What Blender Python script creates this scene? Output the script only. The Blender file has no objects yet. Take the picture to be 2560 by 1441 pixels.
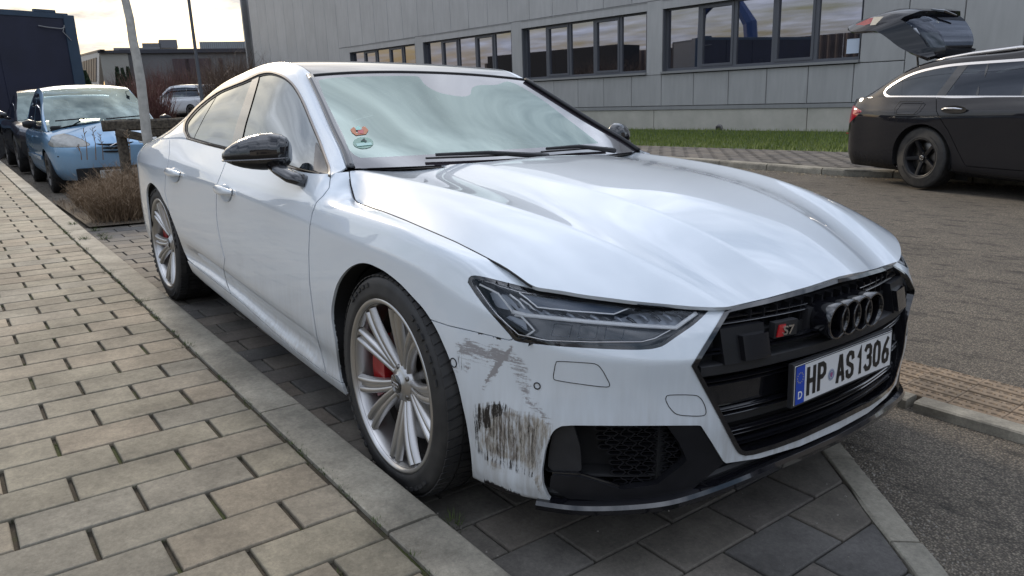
import bpy, bmesh, math, random
import numpy as np
from mathutils import Vector, Matrix, noise
from mathutils.bvhtree import BVHTree
random.seed(7)
rng = np.random.default_rng(7)
D = bpy.data
SC = bpy.context.scene
COL = SC.collection
PI = math.pi
rad = math.radians

# ------------------------------------------------------------------ camera
CAM = np.array([1.95823, -1.98530, 1.22662])
PITCH, YAW, FPX = -0.251332, 2.486401, 1859.665
FW = np.array([math.cos(PITCH)*math.cos(YAW), math.cos(PITCH)*math.sin(YAW), math.sin(PITCH)])
RT = np.cross(FW, [0, 0, 1]); RT /= np.linalg.norm(RT)
UP = np.cross(RT, FW)
cam_d = D.cameras.new('camera')
cam = D.objects.new('camera', cam_d); COL.objects.link(cam)
cam.matrix_world = Matrix(((RT[0], UP[0], -FW[0], CAM[0]), (RT[1], UP[1], -FW[1], CAM[1]), (RT[2], UP[2], -FW[2], CAM[2]), (0, 0, 0, 1)))
cam_d.sensor_width = 36.0; cam_d.lens = FPX/2560*36
cam_d.clip_start = 0.05; cam_d.clip_end = 3000
SC.camera = cam

# ------------------------------------------------------------------ sky, sun, exposure
SUN_AZ, SUN_EL = rad(172), rad(22)          # direction towards the sun, from +X
world = D.worlds.new('World'); SC.world = world; world.use_nodes = True
wn = world.node_tree.nodes; wl = world.node_tree.links
wn.clear()
wo = wn.new('ShaderNodeOutputWorld'); bg = wn.new('ShaderNodeBackground')
sky = wn.new('ShaderNodeTexSky'); sky.sky_type = 'NISHITA'; sky.sun_disc = False
sky.sun_elevation = SUN_EL; sky.sun_rotation = PI/2 - SUN_AZ
sky.air_density = 1.2; sky.dust_density = 1.5; sky.ozone_density = 1.5
tc = wn.new('ShaderNodeTexCoord')
# a broken deck of cloud, thicker and brighter to the low sun: one direction field all round
sep = wn.new('ShaderNodeSeparateXYZ'); wl.new(tc.outputs['Generated'], sep.inputs[0])
def wmath(op, a, b=None, clamp=False):
    n = wn.new('ShaderNodeMath'); n.operation = op; n.use_clamp = clamp
    for i, v in enumerate((a, b)):
        if v is None: continue
        if isinstance(v, (int, float)): n.inputs[i].default_value = v
        else: wl.new(v, n.inputs[i])
    return n.outputs[0]
zc = wmath('ADD', wmath('MAXIMUM', sep.outputs['Z'], 0.0), 0.12)
cx = wmath('DIVIDE', sep.outputs['X'], zc); cy = wmath('DIVIDE', sep.outputs['Y'], zc)
comb = wn.new('ShaderNodeCombineXYZ'); wl.new(cx, comb.inputs[0]); wl.new(cy, comb.inputs[1])
mp = wn.new('ShaderNodeMapping'); wl.new(comb.outputs[0], mp.inputs[0])
mp.inputs['Rotation'].default_value = (0, 0, rad(25)); mp.inputs['Scale'].default_value = (0.8, 1.25, 1)
n1 = wn.new('ShaderNodeTexNoise'); n1.inputs['Scale'].default_value = 1.25; n1.inputs['Detail'].default_value = 12
n1.inputs['Roughness'].default_value = 0.62; n1.inputs['Distortion'].default_value = 0.2
wl.new(mp.outputs[0], n1.inputs['Vector'])
n2 = wn.new('ShaderNodeTexNoise'); n2.inputs['Scale'].default_value = 4.2; n2.inputs['Detail'].default_value = 6
wl.new(mp.outputs[0], n2.inputs['Vector'])
cr = wn.new('ShaderNodeMapRange'); cr.inputs[1].default_value = 0.36; cr.inputs[2].default_value = 0.62
wl.new(n1.outputs['Fac'], cr.inputs[0])
sd = wn.new('ShaderNodeVectorMath'); sd.operation = 'DOT_PRODUCT'
sd.inputs[1].default_value = (math.cos(SUN_EL)*math.cos(SUN_AZ), math.cos(SUN_EL)*math.sin(SUN_AZ), math.sin(SUN_EL))
wl.new(tc.outputs['Generated'], sd.inputs[0])
glow = wmath('POWER', wmath('MAXIMUM', sd.outputs['Value'], 0.0), 9.0)
clcol = wn.new('ShaderNodeMix'); clcol.data_type = 'RGBA'
clcol.inputs[6].default_value = (5.3, 5.75, 6.7, 1); clcol.inputs[7].default_value = (5.0, 4.65, 4.2, 1)
wl.new(glow, clcol.inputs[0])
shade = wn.new('ShaderNodeMapRange'); shade.inputs[1].default_value = 0.3; shade.inputs[2].default_value = 0.72
shade.inputs[3].default_value = 1.22; shade.inputs[4].default_value = 0.60
wl.new(n2.outputs['Fac'], shade.inputs[0])
clm = wn.new('ShaderNodeVectorMath'); clm.operation = 'SCALE'
elev = wn.new('ShaderNodeMapRange'); elev.inputs[1].default_value = 0.0; elev.inputs[2].default_value = 0.75
elev.inputs[3].default_value = 0.80; elev.inputs[4].default_value = 2.2
wl.new(sep.outputs['Z'], elev.inputs[0])
wl.new(clcol.outputs[2], clm.inputs[0]); wl.new(wmath('MULTIPLY', shade.outputs[0], elev.outputs[0]), clm.inputs['Scale'])
skm = wn.new('ShaderNodeVectorMath'); skm.operation = 'SCALE'; skm.inputs['Scale'].default_value = 0.62
wl.new(sky.outputs[0], skm.inputs[0])
mx = wn.new('ShaderNodeMix'); mx.data_type = 'RGBA'
wl.new(wmath('MULTIPLY', cr.outputs[0], 0.93), mx.inputs[0]); wl.new(skm.outputs[0], mx.inputs[6]); wl.new(clm.outputs[0], mx.inputs[7])
wl.new(mx.outputs[2], bg.inputs[0]); bg.inputs[1].default_value = 0.10
wl.new(bg.outputs[0], wo.inputs[0])
sun_d = D.lights.new('sun', 'SUN'); sun = D.objects.new('sun', sun_d); COL.objects.link(sun)
sun_d.energy = 1.5; sun_d.angle = rad(10); sun_d.color = (1.0, 0.86, 0.68)
sv = Vector((math.cos(SUN_EL)*math.cos(SUN_AZ), math.cos(SUN_EL)*math.sin(SUN_AZ), math.sin(SUN_EL)))
sun.rotation_euler = sv.to_track_quat('Z', 'Y').to_euler()
SC.view_settings.view_transform = 'Standard'; SC.view_settings.look = 'None'
SC.view_settings.gamma = 1.0; SC.view_settings.use_curve_mapping = False
SC.view_settings.exposure = 0.74
SC.render.engine = 'CYCLES'

# ------------------------------------------------------------------ helpers
def proj(P):
    d = np.asarray(P, float) - CAM
    z = d @ FW
    return np.stack([1280 + FPX*(d @ RT)/z, 720.5 - FPX*(d @ UP)/z], -1)
def ray(px, py):
    d = FW + RT*(px-1280)/FPX - UP*(py-720.5)/FPX
    return d/np.linalg.norm(d)
def tag(o, label=None, cat=None, group=None, kind=None):
    if label: o['label'] = label
    if cat: o['category'] = cat
    if group: o['group'] = group
    if kind: o['kind'] = kind
    return o
def mesh(name, V, F, mat=None, smooth=False, uvs=None):
    me = D.meshes.new(name)
    me.from_pydata([tuple(map(float, v)) for v in V], [], [tuple(map(int, f)) for f in F])
    me.update()
    if smooth: me.polygons.foreach_set('use_smooth', [True]*len(me.polygons))
    if mat: me.materials.append(mat)
    return me
def obj(name, V, F, mat=None, parent=None, smooth=False):
    o = D.objects.new(name, mesh(name, V, F, mat, smooth)); COL.objects.link(o)
    if parent: o.parent = parent
    return o
def inst(name, me, parent=None, M=None):
    o = D.objects.new(name, me); COL.objects.link(o)
    if parent: o.parent = parent
    if M is not None: o.matrix_local = M
    return o
def empty(name, loc=(0, 0, 0), rz=0, label=None, cat=None, group=None, M=None):
    o = D.objects.new(name, None); COL.objects.link(o); o.empty_display_size = .2
    if M is not None: o.matrix_world = M
    else: o.location = loc; o.rotation_euler = (0, 0, rz)
    return tag(o, label, cat, group)
class MB:
    def __init__(s): s.V = []; s.F = []
    def add(s, V, F):
        n = len(s.V); s.V += [tuple(v) for v in V]; s.F += [tuple(i+n for i in f) for f in F]; return s
    def box(s, a, b, bev=0.0):
        x0, y0, z0 = a; x1, y1, z1 = b
        if bev <= 0:
            V = [(x0,y0,z0),(x1,y0,z0),(x1,y1,z0),(x0,y1,z0),(x0,y0,z1),(x1,y0,z1),(x1,y1,z1),(x0,y1,z1)]
            return s.add(V, [(3,2,1,0),(4,5,6,7),(0,1,5,4),(1,2,6,5),(2,3,7,6),(3,0,4,7)])
        e = bev
        V = [(x0,y0,z0),(x1,y0,z0),(x1,y1,z0),(x0,y1,z0),(x0,y0,z1-e),(x1,y0,z1-e),(x1,y1,z1-e),(x0,y1,z1-e),
             (x0+e,y0+e,z1),(x1-e,y0+e,z1),(x1-e,y1-e,z1),(x0+e,y1-e,z1)]
        return s.add(V, [(3,2,1,0),(0,1,5,4),(1,2,6,5),(2,3,7,6),(3,0,4,7),(4,5,9,8),(5,6,10,9),(6,7,11,10),(7,4,8,11),(8,9,10,11)])
    def tube(s, pts, r, n=8, closed=False, flat=1.0, nrm=None, cap=True):
        pts = [np.array(p, float) for p in pts]; m = len(pts)
        rr = r if hasattr(r, '__len__') else [r]*m
        rings = []; prev = None
        for i, p in enumerate(pts):
            if closed: t = pts[(i+1) % m]-pts[i-1]
            else: t = pts[min(i+1, m-1)]-pts[max(i-1, 0)]
            t = t/(np.linalg.norm(t)+1e-12)
            if nrm is not None: ref = np.array(nrm[i] if hasattr(nrm[0], '__len__') else nrm, float)
            elif prev is not None: ref = prev
            else: ref = np.array([0, 0, 1.]) if abs(t[2]) < .9 else np.array([1., 0, 0])
            a = ref - t*(ref @ t); a /= (np.linalg.norm(a)+1e-12); b = np.cross(t, a); prev = a
            rings.append([p + rr[i]*(flat*math.cos(2*PI*k/n)*a + math.sin(2*PI*k/n)*b) for k in range(n)])
        V = [v for R_ in rings for v in R_]; F = []
        for i in range(m if closed else m-1):
            j = (i+1) % m
            for k in range(n): F.append((i*n+k, i*n+(k+1) % n, j*n+(k+1) % n, j*n+k))
        if cap and not closed:
            F.append(tuple(range(n))[::-1]); F.append(tuple((m-1)*n+k for k in range(n)))
        return s.add(V, F)
    def lathe(s, prof, n=48, axis='y', c=(0, 0, 0), sgn=1):
        V = []; F = []; m = len(prof)
        for i in range(n):
            a = 2*PI*i/n
            for (r, h) in prof:
                if axis == 'y': V.append((c[0]+r*math.cos(a), c[1]+h, c[2]+r*math.sin(a)))
                elif axis == 'z': V.append((c[0]+r*math.cos(a), c[1]+r*math.sin(a), c[2]+h))
                else: V.append((c[0]+h, c[1]+r*math.cos(a), c[2]+r*math.sin(a)))
        for i in range(n):
            j = (i+1) % n
            for k in range(m-1): F.append((i*m+k, i*m+k+1, j*m+k+1, j*m+k))
        return s.add(V, F)
    def prism(s, poly, f0, f1):
        """poly: 2D points; f0, f1 map a 2D point to 3D (back, front)."""
        n = len(poly); V = [f0(*p) for p in poly]+[f1(*p) for p in poly]
        F = [tuple(range(n))[::-1], tuple(range(n, 2*n))]+[(i, (i+1) % n, n+(i+1) % n, n+i) for i in range(n)]
        return s.add(V, F)
    def build(s, name, mat=None, parent=None, smooth=False):
        return obj(name, s.V, s.F, mat, parent, smooth)
    def me(s, name, mat=None, smooth=False):
        return mesh(name, s.V, s.F, mat, smooth)

def fixn(o):
    bm = bmesh.new(); bm.from_mesh(o.data); bmesh.ops.recalc_face_normals(bm, faces=bm.faces); bm.to_mesh(o.data); bm.free()
def autosmooth(o, deg=35):
    me = o.data
    me.polygons.foreach_set('use_smooth', [True]*len(me.polygons))
    me.set_sharp_from_angle(angle=rad(deg))

# --- materials
def nt(name):
    m = D.materials.new(name); m.use_nodes = True; t = m.node_tree; b = t.nodes['Principled BSDF']; return m, t, b
def lnk(t, a, b): t.links.new(a, b)
def mat(name, col, rough=.5, metal=0., coat=0., spec=.5, noise_amt=0., nscale=8., bump=0., bscale=200., ior=None, rvar=0., emit=None, alpha=None, trans=None, objc=True):
    m, t, b = nt(name)
    b.inputs['Base Color'].default_value = (*col, 1); b.inputs['Roughness'].default_value = rough
    b.inputs['Metallic'].default_value = metal; b.inputs['Coat Weight'].default_value = coat; b.inputs['Coat Roughness'].default_value = .03
    b.inputs['Specular IOR Level'].default_value = spec
    if ior: b.inputs['IOR'].default_value = ior
    if trans: b.inputs['Transmission Weight'].default_value = trans
    if emit: b.inputs['Emission Color'].default_value = (*emit[0], 1); b.inputs['Emission Strength'].default_value = emit[1]
    tcn = t.nodes.new('ShaderNodeTexCoord')
    src = tcn.outputs['Object']
    if noise_amt or rvar:
        n = t.nodes.new('ShaderNodeTexNoise'); n.inputs['Scale'].default_value = nscale; n.inputs['Detail'].default_value = 6
        lnk(t, src, n.inputs['Vector'])
        r = t.nodes.new('ShaderNodeMapRange'); r.inputs[1].default_value = .25; r.inputs[2].default_value = .75
        r.inputs[3].default_value = 1-noise_amt; r.inputs[4].default_value = 1+noise_amt
        lnk(t, n.outputs['Fac'], r.inputs[0])
        v = t.nodes.new('ShaderNodeVectorMath'); v.operation = 'SCALE'; v.inputs[0].default_value = col
        lnk(t, r.outputs[0], v.inputs['Scale']); lnk(t, v.outputs[0], b.inputs['Base Color'])
        if rvar:
            r2 = t.nodes.new('ShaderNodeMapRange'); r2.inputs[1].default_value = .3; r2.inputs[2].default_value = .7
            r2.inputs[3].default_value = max(rough-rvar, .02); r2.inputs[4].default_value = rough+rvar
            lnk(t, n.outputs['Fac'], r2.inputs[0]); lnk(t, r2.outputs[0], b.inputs['Roughness'])
    if bump:
        n = t.nodes.new('ShaderNodeTexNoise'); n.inputs['Scale'].default_value = bscale; n.inputs['Detail'].default_value = 4
        lnk(t, src, n.inputs['Vector'])
        bp = t.nodes.new('ShaderNodeBump'); bp.inputs['Strength'].default_value = bump; bp.inputs['Distance'].default_value = .004
        lnk(t, n.outputs['Fac'], bp.inputs['Height']); lnk(t, bp.outputs[0], b.inputs['Normal'])
    return m
# ------------------------------------------------------------------ surface kernel
def pchip(t, y, q):
    t = np.asarray(t, float); y = np.asarray(y, float); q = np.asarray(q, float)
    h = np.diff(t); sh = (slice(None),)+(None,)*(y.ndim-1)
    dlt = np.diff(y, axis=0)/h[sh]
    d = np.zeros_like(y)
    if len(t) > 2:
        w1 = (2*h[1:]+h[:-1])[sh]; w2 = (h[1:]+2*h[:-1])[sh]
        a, b = dlt[:-1], dlt[1:]
        with np.errstate(divide='ignore', invalid='ignore'):
            m = (w1+w2)/(w1/a+w2/b)
        d[1:-1] = np.where(a*b > 0, np.nan_to_num(m), 0)
    d[0] = dlt[0]; d[-1] = dlt[-1]
    i = np.clip(np.searchsorted(t, q, side='right')-1, 0, len(t)-2)
    s = ((q-t[i])/h[i])[sh]; hi = h[i][sh]
    return ((1+2*s)*(1-s)**2*y[i] + s*(1-s)**2*hi*d[i] + s*s*(3-2*s)*y[i+1] + s*s*(s-1)*hi*d[i+1])
def cspline(t, y, q):
    """natural cubic spline over rows of y"""
    t = np.asarray(t, float); y = np.asarray(y, float); n = len(t); h = np.diff(t)
    A = np.zeros((n, n)); B = np.zeros((n,)+y.shape[1:]); A[0, 0] = A[-1, -1] = 1
    for i in range(1, n-1):
        A[i, i-1] = h[i-1]; A[i, i] = 2*(h[i-1]+h[i]); A[i, i+1] = h[i]
        B[i] = 6*((y[i+1]-y[i])/h[i]-(y[i]-y[i-1])/h[i-1])
    M = np.linalg.solve(A, B.reshape(n, -1)).reshape(B.shape)
    q = np.asarray(q, float); i = np.clip(np.searchsorted(t, q, side='right')-1, 0, n-2)
    sh = (slice(None),)+(None,)*(y.ndim-1)
    a = (t[i+1]-q)[sh]; b = (q-t[i])[sh]; H = h[i][sh]
    return (M[i]*a**3+M[i+1]*b**3)/(6*H)+(y[i]/H-M[i]*H/6)*a+(y[i+1]/H-M[i+1]*H/6)*b
def fillet(nodes, r, nstr, narc):
    """nodes: (U, J, 3) control polylines; corner j rounded by fraction r[j]; returns (U, V, 3)"""
    U, J, _ = nodes.shape; out = []
    prev_out = nodes[:, 0]
    for j in range(1, J):
        a = nodes[:, j-1]; b = nodes[:, j]
        rj = r[j] if j < J-1 else 0.0
        end = b+(a-b)*rj
        m = nstr[j-1]
        for k in range(m): out.append(prev_out+(end-prev_out)*(k/m))
        if j < J-1:
            c = nodes[:, j+1]; e2 = b+(c-b)*rj
            m = narc[j]
            for k in range(m):
                s = k/m; out.append((1-s)**2*end+2*s*(1-s)*b+s*s*e2)
            prev_out = e2
        else: out.append(end)
    return np.stack(out, 1)
def gridF(nu, nv):
    i, j = np.meshgrid(np.arange(nu-1), np.arange(nv-1), indexing='ij')
    a = (i*nv+j).ravel()
    return [tuple(q) for q in np.stack([a, a+nv, a+nv+1, a+1], 1).tolist()]
class S:
    """a cuttable surface: V (n,3), F list of tuples"""
    def __init__(s, V, F): s.V = np.asarray(V, float); s.F = F
    @staticmethod
    def grid(P): return S(P.reshape(-1, 3), gridF(*P.shape[:2]))
    def cut(s, f):
        """keep f>0; f: (n,) values at vertices, or a function of V"""
        if callable(f): f = f(s.V)
        f = np.where(np.abs(f) < 1e-9, 1e-9, f)
        pos = f > 0; V = s.V.tolist(); cache = {}; F = []
        pl = pos.tolist(); fl = f.tolist()
        for fc in s.F:
            c = [pl[i] for i in fc]
            if all(c): F.append(fc); continue
            if not any(c): continue
            o = []; n = len(fc)
            for k in range(n):
                a = fc[k]; b = fc[(k+1) % n]
                if pl[a]: o.append(a)
                if pl[a] != pl[b]:
                    key = (a, b) if a < b else (b, a)
                    if key not in cache:
                        t = fl[a]/(fl[a]-fl[b]); A, B = V[a], V[b]
                        V.append([A[0]+t*(B[0]-A[0]), A[1]+t*(B[1]-A[1]), A[2]+t*(B[2]-A[2])]); cache[key] = len(V)-1
                    o.append(cache[key])
            if len(o) >= 3: F.append(tuple(o))
        return S(np.array(V), F).clean()
    def clean(s):
        if not s.F: return S(np.zeros((0, 3)), [])
        used = np.zeros(len(s.V), bool)
        for fc in s.F:
            for i in fc: used[i] = True
        m = np.cumsum(used)-1
        ml = m.tolist()
        return S(s.V[used], [tuple(ml[i] for i in fc) for fc in s.F])
    def mirror(s):
        V = s.V.copy(); V[:, 1] *= -1
        return S(V, [fc[::-1] for fc in s.F])
    def __add__(s, o):
        n = len(s.V)
        return S(np.vstack([s.V, o.V]), s.F+[tuple(i+n for i in fc) for fc in o.F])
    def largest(s, keep=1):
        par = list(range(len(s.V)))
        def fd(i):
            while par[i] != i: par[i] = par[par[i]]; i = par[i]
            return i
        for fc in s.F:
            a = fd(fc[0])
            for i in fc[1:]: par[fd(i)] = a
        cnt = {}
        for fc in s.F: r = fd(fc[0]); cnt[r] = cnt.get(r, 0)+1
        if not cnt: return s
        best = set(sorted(cnt, key=cnt.get)[-keep:])
        return S(s.V, [fc for fc in s.F if fd(fc[0]) in best]).clean()
    def both(s, weld=True):
        r = s+s.mirror()
        return r.weld() if weld else r
    def weld(s, tol=2e-4):
        key = {}; m = []
        for i, v in enumerate(np.round(s.V/tol).astype(int).tolist()):
            m.append(key.setdefault(tuple(v), i))
        F = []
        for fc in s.F:
            g = [m[i] for i in fc]; g = [x for k, x in enumerate(g) if x != g[k-1]]
            if len(g) >= 3: F.append(tuple(g))
        return S(s.V, F).clean()
    def vn(s):
        N = np.zeros_like(s.V)
        for fc in s.F:
            a, b, c = s.V[fc[0]], s.V[fc[1]], s.V[fc[2]]
            d = s.V[fc[-1]]
            n = np.cross(b-a, d-a)
            for i in fc: N[i] += n
        return N/(np.linalg.norm(N, axis=1)[:, None]+1e-12)
    def offset(s, d): return S(s.V+s.vn()*d, s.F)
    def solid(s, d):
        """give it thickness d inward (-normal)"""
        Vi = s.V-s.vn()*d; n = len(s.V); edges = {}
        for fc in s.F:
            for k in range(len(fc)):
                e = (fc[k], fc[(k+1) % len(fc)])
                edges[e] = 1
        F = list(s.F)
        for (a, b) in edges:
            if (b, a) not in edges: F.append((b, a, a+n, b+n))
        F += [tuple(i+n for i in fc[::-1]) for fc in s.F]
        return S(np.vstack([s.V, Vi]), F)
    def obj(s, name, m, parent=None, smooth=True, flip=False):
        F = [fc[::-1] for fc in s.F] if flip else s.F
        return obj(name, s.V.tolist(), F, m, parent, smooth)
def sdpoly(P, poly):
    """signed distance (positive inside) of 2D points P to a polygon"""
    P = np.asarray(P, float); poly = np.asarray(poly, float); n = len(poly)
    d2 = np.full(len(P), 1e18); ins = np.zeros(len(P), bool)
    for i in range(n):
        a = poly[i]; b = poly[(i+1) % n]; e = b-a; w = P-a
        t = np.clip((w @ e)/(e @ e+1e-12), 0, 1); q = w-t[:, None]*e; d2 = np.minimum(d2, (q**2).sum(1))
        c1 = (a[1] <= P[:, 1]) != (b[1] <= P[:, 1])
        with np.errstate(divide='ignore', invalid='ignore'):
            xi = a[0]+(P[:, 1]-a[1])/(b[1]-a[1])*(b[0]-a[0])
        ins ^= c1 & (P[:, 0] < xi)
    return np.where(ins, 1, -1)*np.sqrt(d2)
def smoothpoly(pts, n=6, closed=True):
    pts = np.array(pts, float); m = len(pts); out = []
    for i in range(m if closed else m-1):
        p0 = pts[(i-1) % m] if closed or i > 0 else pts[i]; p1 = pts[i]; p2 = pts[(i+1) % m]
        p3 = pts[(i+2) % m] if closed or i < m-2 else p2
        for k in range(n):
            t = k/n
            out.append(.5*((2*p1)+(-p0+p2)*t+(2*p0-5*p1+4*p2-p3)*t*t+(-p0+3*p1-3*p2+p3)*t**3))
    if not closed: out.append(pts[-1])
    return np.array(out)
def px_in(poly, off=0.):
    """outline traced in the calibrated view, used to cut the 3D panel"""
    return lambda V: sdpoly(proj(V), poly)+off
def px_out(poly, off=0.):
    return lambda V: -sdpoly(proj(V), poly)+off
# ------------------------------------------------------------------ the white car: base surfaces (right half, y<0)
def Rr(k): return k
SIDE = []   # rows: ten (x,y,z)
def row(x, ys, zs): SIDE.append([(x, -y, z) for y, z in zip(ys, zs)])
SIDE.append([(-4.06, 0, z) for z in (.28,.30,.34,.38,.44,.58,.76,.80,.83,.86)])
SIDE.append([(-4.03, -.35, z) for z in (.28,.30,.34,.38,.44,.58,.76,.80,.83,.86)])
row(-3.92, (.55,.60,.63,.65,.67,.69,.72,.73,.71,.69), (.27,.29,.33,.37,.43,.58,.77,.81,.84,.86))
row(-3.7, (.74,.80,.825,.84,.855,.87,.875,.865,.845,.82), (.24,.27,.31,.36,.42,.58,.80,.845,.875,.90))
row(-3.35,(.84,.90,.92,.935,.945,.95,.94,.925,.90,.868), (.20,.23,.28,.34,.42,.60,.82,.87,.91,.94))
row(-2.93,(.86,.93,.95,.957,.965,.97,.955,.93,.905,.872), (.18,.24,.29,.35,.45,.66,.826,.875,.925,.98))
row(-2.5, (.86,.93,.948,.928,.964,.962,.948,.925,.895,.862), (.19,.275,.335,.37,.475,.64,.824,.88,.94,.998))
row(-2.1, (.86,.932,.950,.918,.964,.958,.946,.922,.89,.857), (.17,.246,.333,.365,.458,.62,.825,.885,.935,.984))
row(-1.6, (.86,.935,.950,.915,.964,.956,.946,.922,.89,.861), (.15,.224,.310,.345,.425,.60,.821,.875,.925,.973))
row(-1.1, (.86,.935,.950,.915,.965,.958,.946,.922,.892,.871), (.14,.200,.265,.315,.395,.58,.806,.865,.915,.956))
row(-.75, (.86,.935,.950,.918,.965,.961,.947,.925,.896,.872), (.13,.187,.240,.295,.380,.57,.793,.860,.910,.949))
row(-.62, (.86,.935,.950,.924,.965,.963,.949,.927,.900,.850), (.13,.182,.235,.290,.375,.57,.788,.860,.912,.955))
row(-.575,(.86,.935,.950,.936,.965,.964,.950,.928,.885,.788), (.13,.18,.235,.288,.375,.57,.786,.862,.915,.962))
row(-.53, (.86,.935,.950,.938,.965,.964,.951,.928,.880,.803), (.13,.18,.233,.286,.374,.57,.785,.860,.898,.915))
row(-.44, (.86,.935,.950,.942,.966,.966,.954,.929,.888,.836), (.13,.178,.230,.284,.374,.575,.783,.858,.876,.878))
row(-.2,  (.86,.932,.950,.948,.962,.968,.962,.932,.900,.861), (.13,.175,.225,.28,.372,.58,.780,.858,.872,.872))
row(0,    (.86,.930,.948,.952,.960,.968,.964,.935,.902,.863), (.13,.175,.222,.28,.372,.58,.776,.858,.864,.860))
row(.2,   (.85,.925,.940,.947,.955,.963,.958,.934,.900,.861), (.13,.175,.222,.28,.372,.57,.757,.838,.843,.840))
row(.36,  (.84,.915,.928,.935,.942,.948,.940,.917,.888,.855), (.13,.178,.225,.285,.375,.56,.715,.805,.818,.815))
REF = [(.50,.905),(.60,.862),(.69,.802),(.765,.722),(.82,.645),(.858,.575),(.897,.45),(.926,.30),(.944,.15),(.95,0)]
ZW = {1:[.178]+[.185]*9, 2:[.228]+[.235]*9, 3:[.30,.31]+[.315]*8, 4:[.40,.405]+[.41]*8, 5:[.535,.52,.51]+[.505]*7,
      6:[.675,.637,.613,.602]+[.597]*6, 7:[.745,.705,.688,.672,.662]+[.655]*5, 8:[.765,.735,.718,.702,.692,.685,.678,.684,.69,.692],
      9:[.783,.760,.745,.731,.721,.713,.702,.712,.723,.728], 0:[.14]*10}
DW = {0:.10, 1:.012, 2:0, 3:.004, 4:.0, 5:.010, 6:0, 7:.024, 8:.043, 9:.062}
REFn = []
for i, (x, y) in enumerate(REF):
    a = REF[max(i-1, 0)]; b = REF[min(i+1, len(REF)-1)]
    tx, ty = b[0]-a[0], b[1]-a[1]; l = math.hypot(tx, ty); nx, ny = -ty/l, tx/l   # outward
    if i == len(REF)-1: nx, ny = 1, 0
    REFn.append((nx, ny))
for i, (x, y) in enumerate(REF):
    nx, ny = REFn[i]
    SIDE.append([(x-DW[j]*nx, -(y-DW[j]*ny), ZW[j][i]) for j in range(10)])
SIDE = np.array(SIDE)
SIDE[:, 0, 2] = SIDE[:, 1, 2]+.012
SIDE[:, 0, 1] = SIDE[:, 1, 1]*.93
_m = (SIDE[:, 9, 0] > -.5)
SIDE[_m, 9, 1] *= .965; SIDE[_m, 9, 2] -= .001
cen = SIDE[:, 5]
tS = np.concatenate([[0], np.cumsum(np.linalg.norm(np.diff(SIDE[:, 5:7].mean(1), axis=0), axis=1))])
def dense(t, spec):
    out = []
    for i in range(len(t)-1):
        m = max(1, int(math.ceil((t[i+1]-t[i])/spec(i)))); out += list(t[i]+(t[i+1]-t[i])*np.arange(m)/m)
    return np.array(out+[t[-1]])
kfront = 16
qS = dense(tS, lambda i: .009 if i >= kfront-2 else (.016 if i >= 5 else .04))
NS = pchip(tS, SIDE, qS)
NS[:, :, 1] = np.minimum(NS[:, :, 1], 0)
RS = [0, .3, .25, .45, .26, .5, .12, .34, .5, 0]
PS = fillet(NS, RS, [3, 3, 3, 4, 9, 12, 4, 3, 4], [0, 3, 4, 5, 6, 9, 6, 6, 4, 0])
side = S.grid(PS)

HX = [-.75, -.62, -.45, -.25, -.05, .15, .35, .50, .62, .72, .80, .86, .92]
def cur(xs, ys, x): return pchip(np.array(xs), np.array(ys)[:, None], np.array(x))[:, 0]
hx = np.array(HX)
def pcur(xs, ys, x, d=4): return np.polyval(np.polyfit(xs, ys, d), x)
Sy = cur([-.75,-.584,-.53,-.44,-.2,.24,.43,.54,.92], [.77,.785,.803,.836,.861,.861,.852,.838,.76], hx)
Sz = cur([-.75,-.584,-.53,-.44,-.377,-.19,-.036,.238,.429,.541,.7,.8,.92], [1.0,.965,.915,.878,.875,.871,.861,.835,.803,.768,.715,.67,.61], hx)
_Sz2 = pcur([-.36,-.19,-.036,.238,.429,.541,.7,.8,.92], [.878,.871,.861,.835,.803,.768,.715,.67,.61], hx, 4); _w = np.clip((hx+.40)/.2, 0, 1); Sz = Sz*(1-_w)+_Sz2*_w
Oy = pcur([-.75,-.606,-.223,.188,.517,.658,.776,.844,.92], [.755,.745,.715,.665,.580,.535,.475,.44,.40], hx)
Oz = pcur([-.75,-.606,-.223,.188,.517,.658,.776,.844,.92], [.966,.960,.950,.914,.849,.803,.747,.714,.665], hx)
Iy = pcur([-.75,-.45,-.064,.097,.303,.485,.65,.797,.867,.92], [.36,.35,.34,.33,.305,.28,.255,.225,.207,.19], hx)
Iz = pcur([-.75,-.45,-.249,-.064,.097,.303,.485,.65,.797,.867,.92], [.985,.973,.963,.953,.938,.913,.877,.829,.765,.722,.685], hx)
Cz = pcur([-.75,-.42,-.2,0,.2,.4,.6,.75,.85,.905,.94], [.992,.992,.982,.967,.942,.908,.858,.806,.762,.730,.705], hx)
HT = []
for k, x in enumerate(HX):
    f = min(1, max(0, (.92-x)/1.2))
    sm = .010*min(1, max(0, (.75-x)/.5))
    HT.append([(x, -Sy[k]-.03, Sz[k]-.022), (x, -Sy[k], Sz[k]), (x, -(Sy[k]*.6+Oy[k]*.4), Sz[k]*.46+Oz[k]*.54+sm*.2), (x, -(Oy[k]*1.0), Oz[k]+.003),
               (x, -(Oy[k]*.62+Iy[k]*.38), Oz[k]*.6+Iz[k]*.4-.011), (x, -(Iy[k]*1.25), Iz[k]-.007), (x, -Iy[k], Iz[k]+.009),
               (x, -Iy[k]*.5, Cz[k]-.002), (x, 0, Cz[k])])
HT = np.array(HT)
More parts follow.
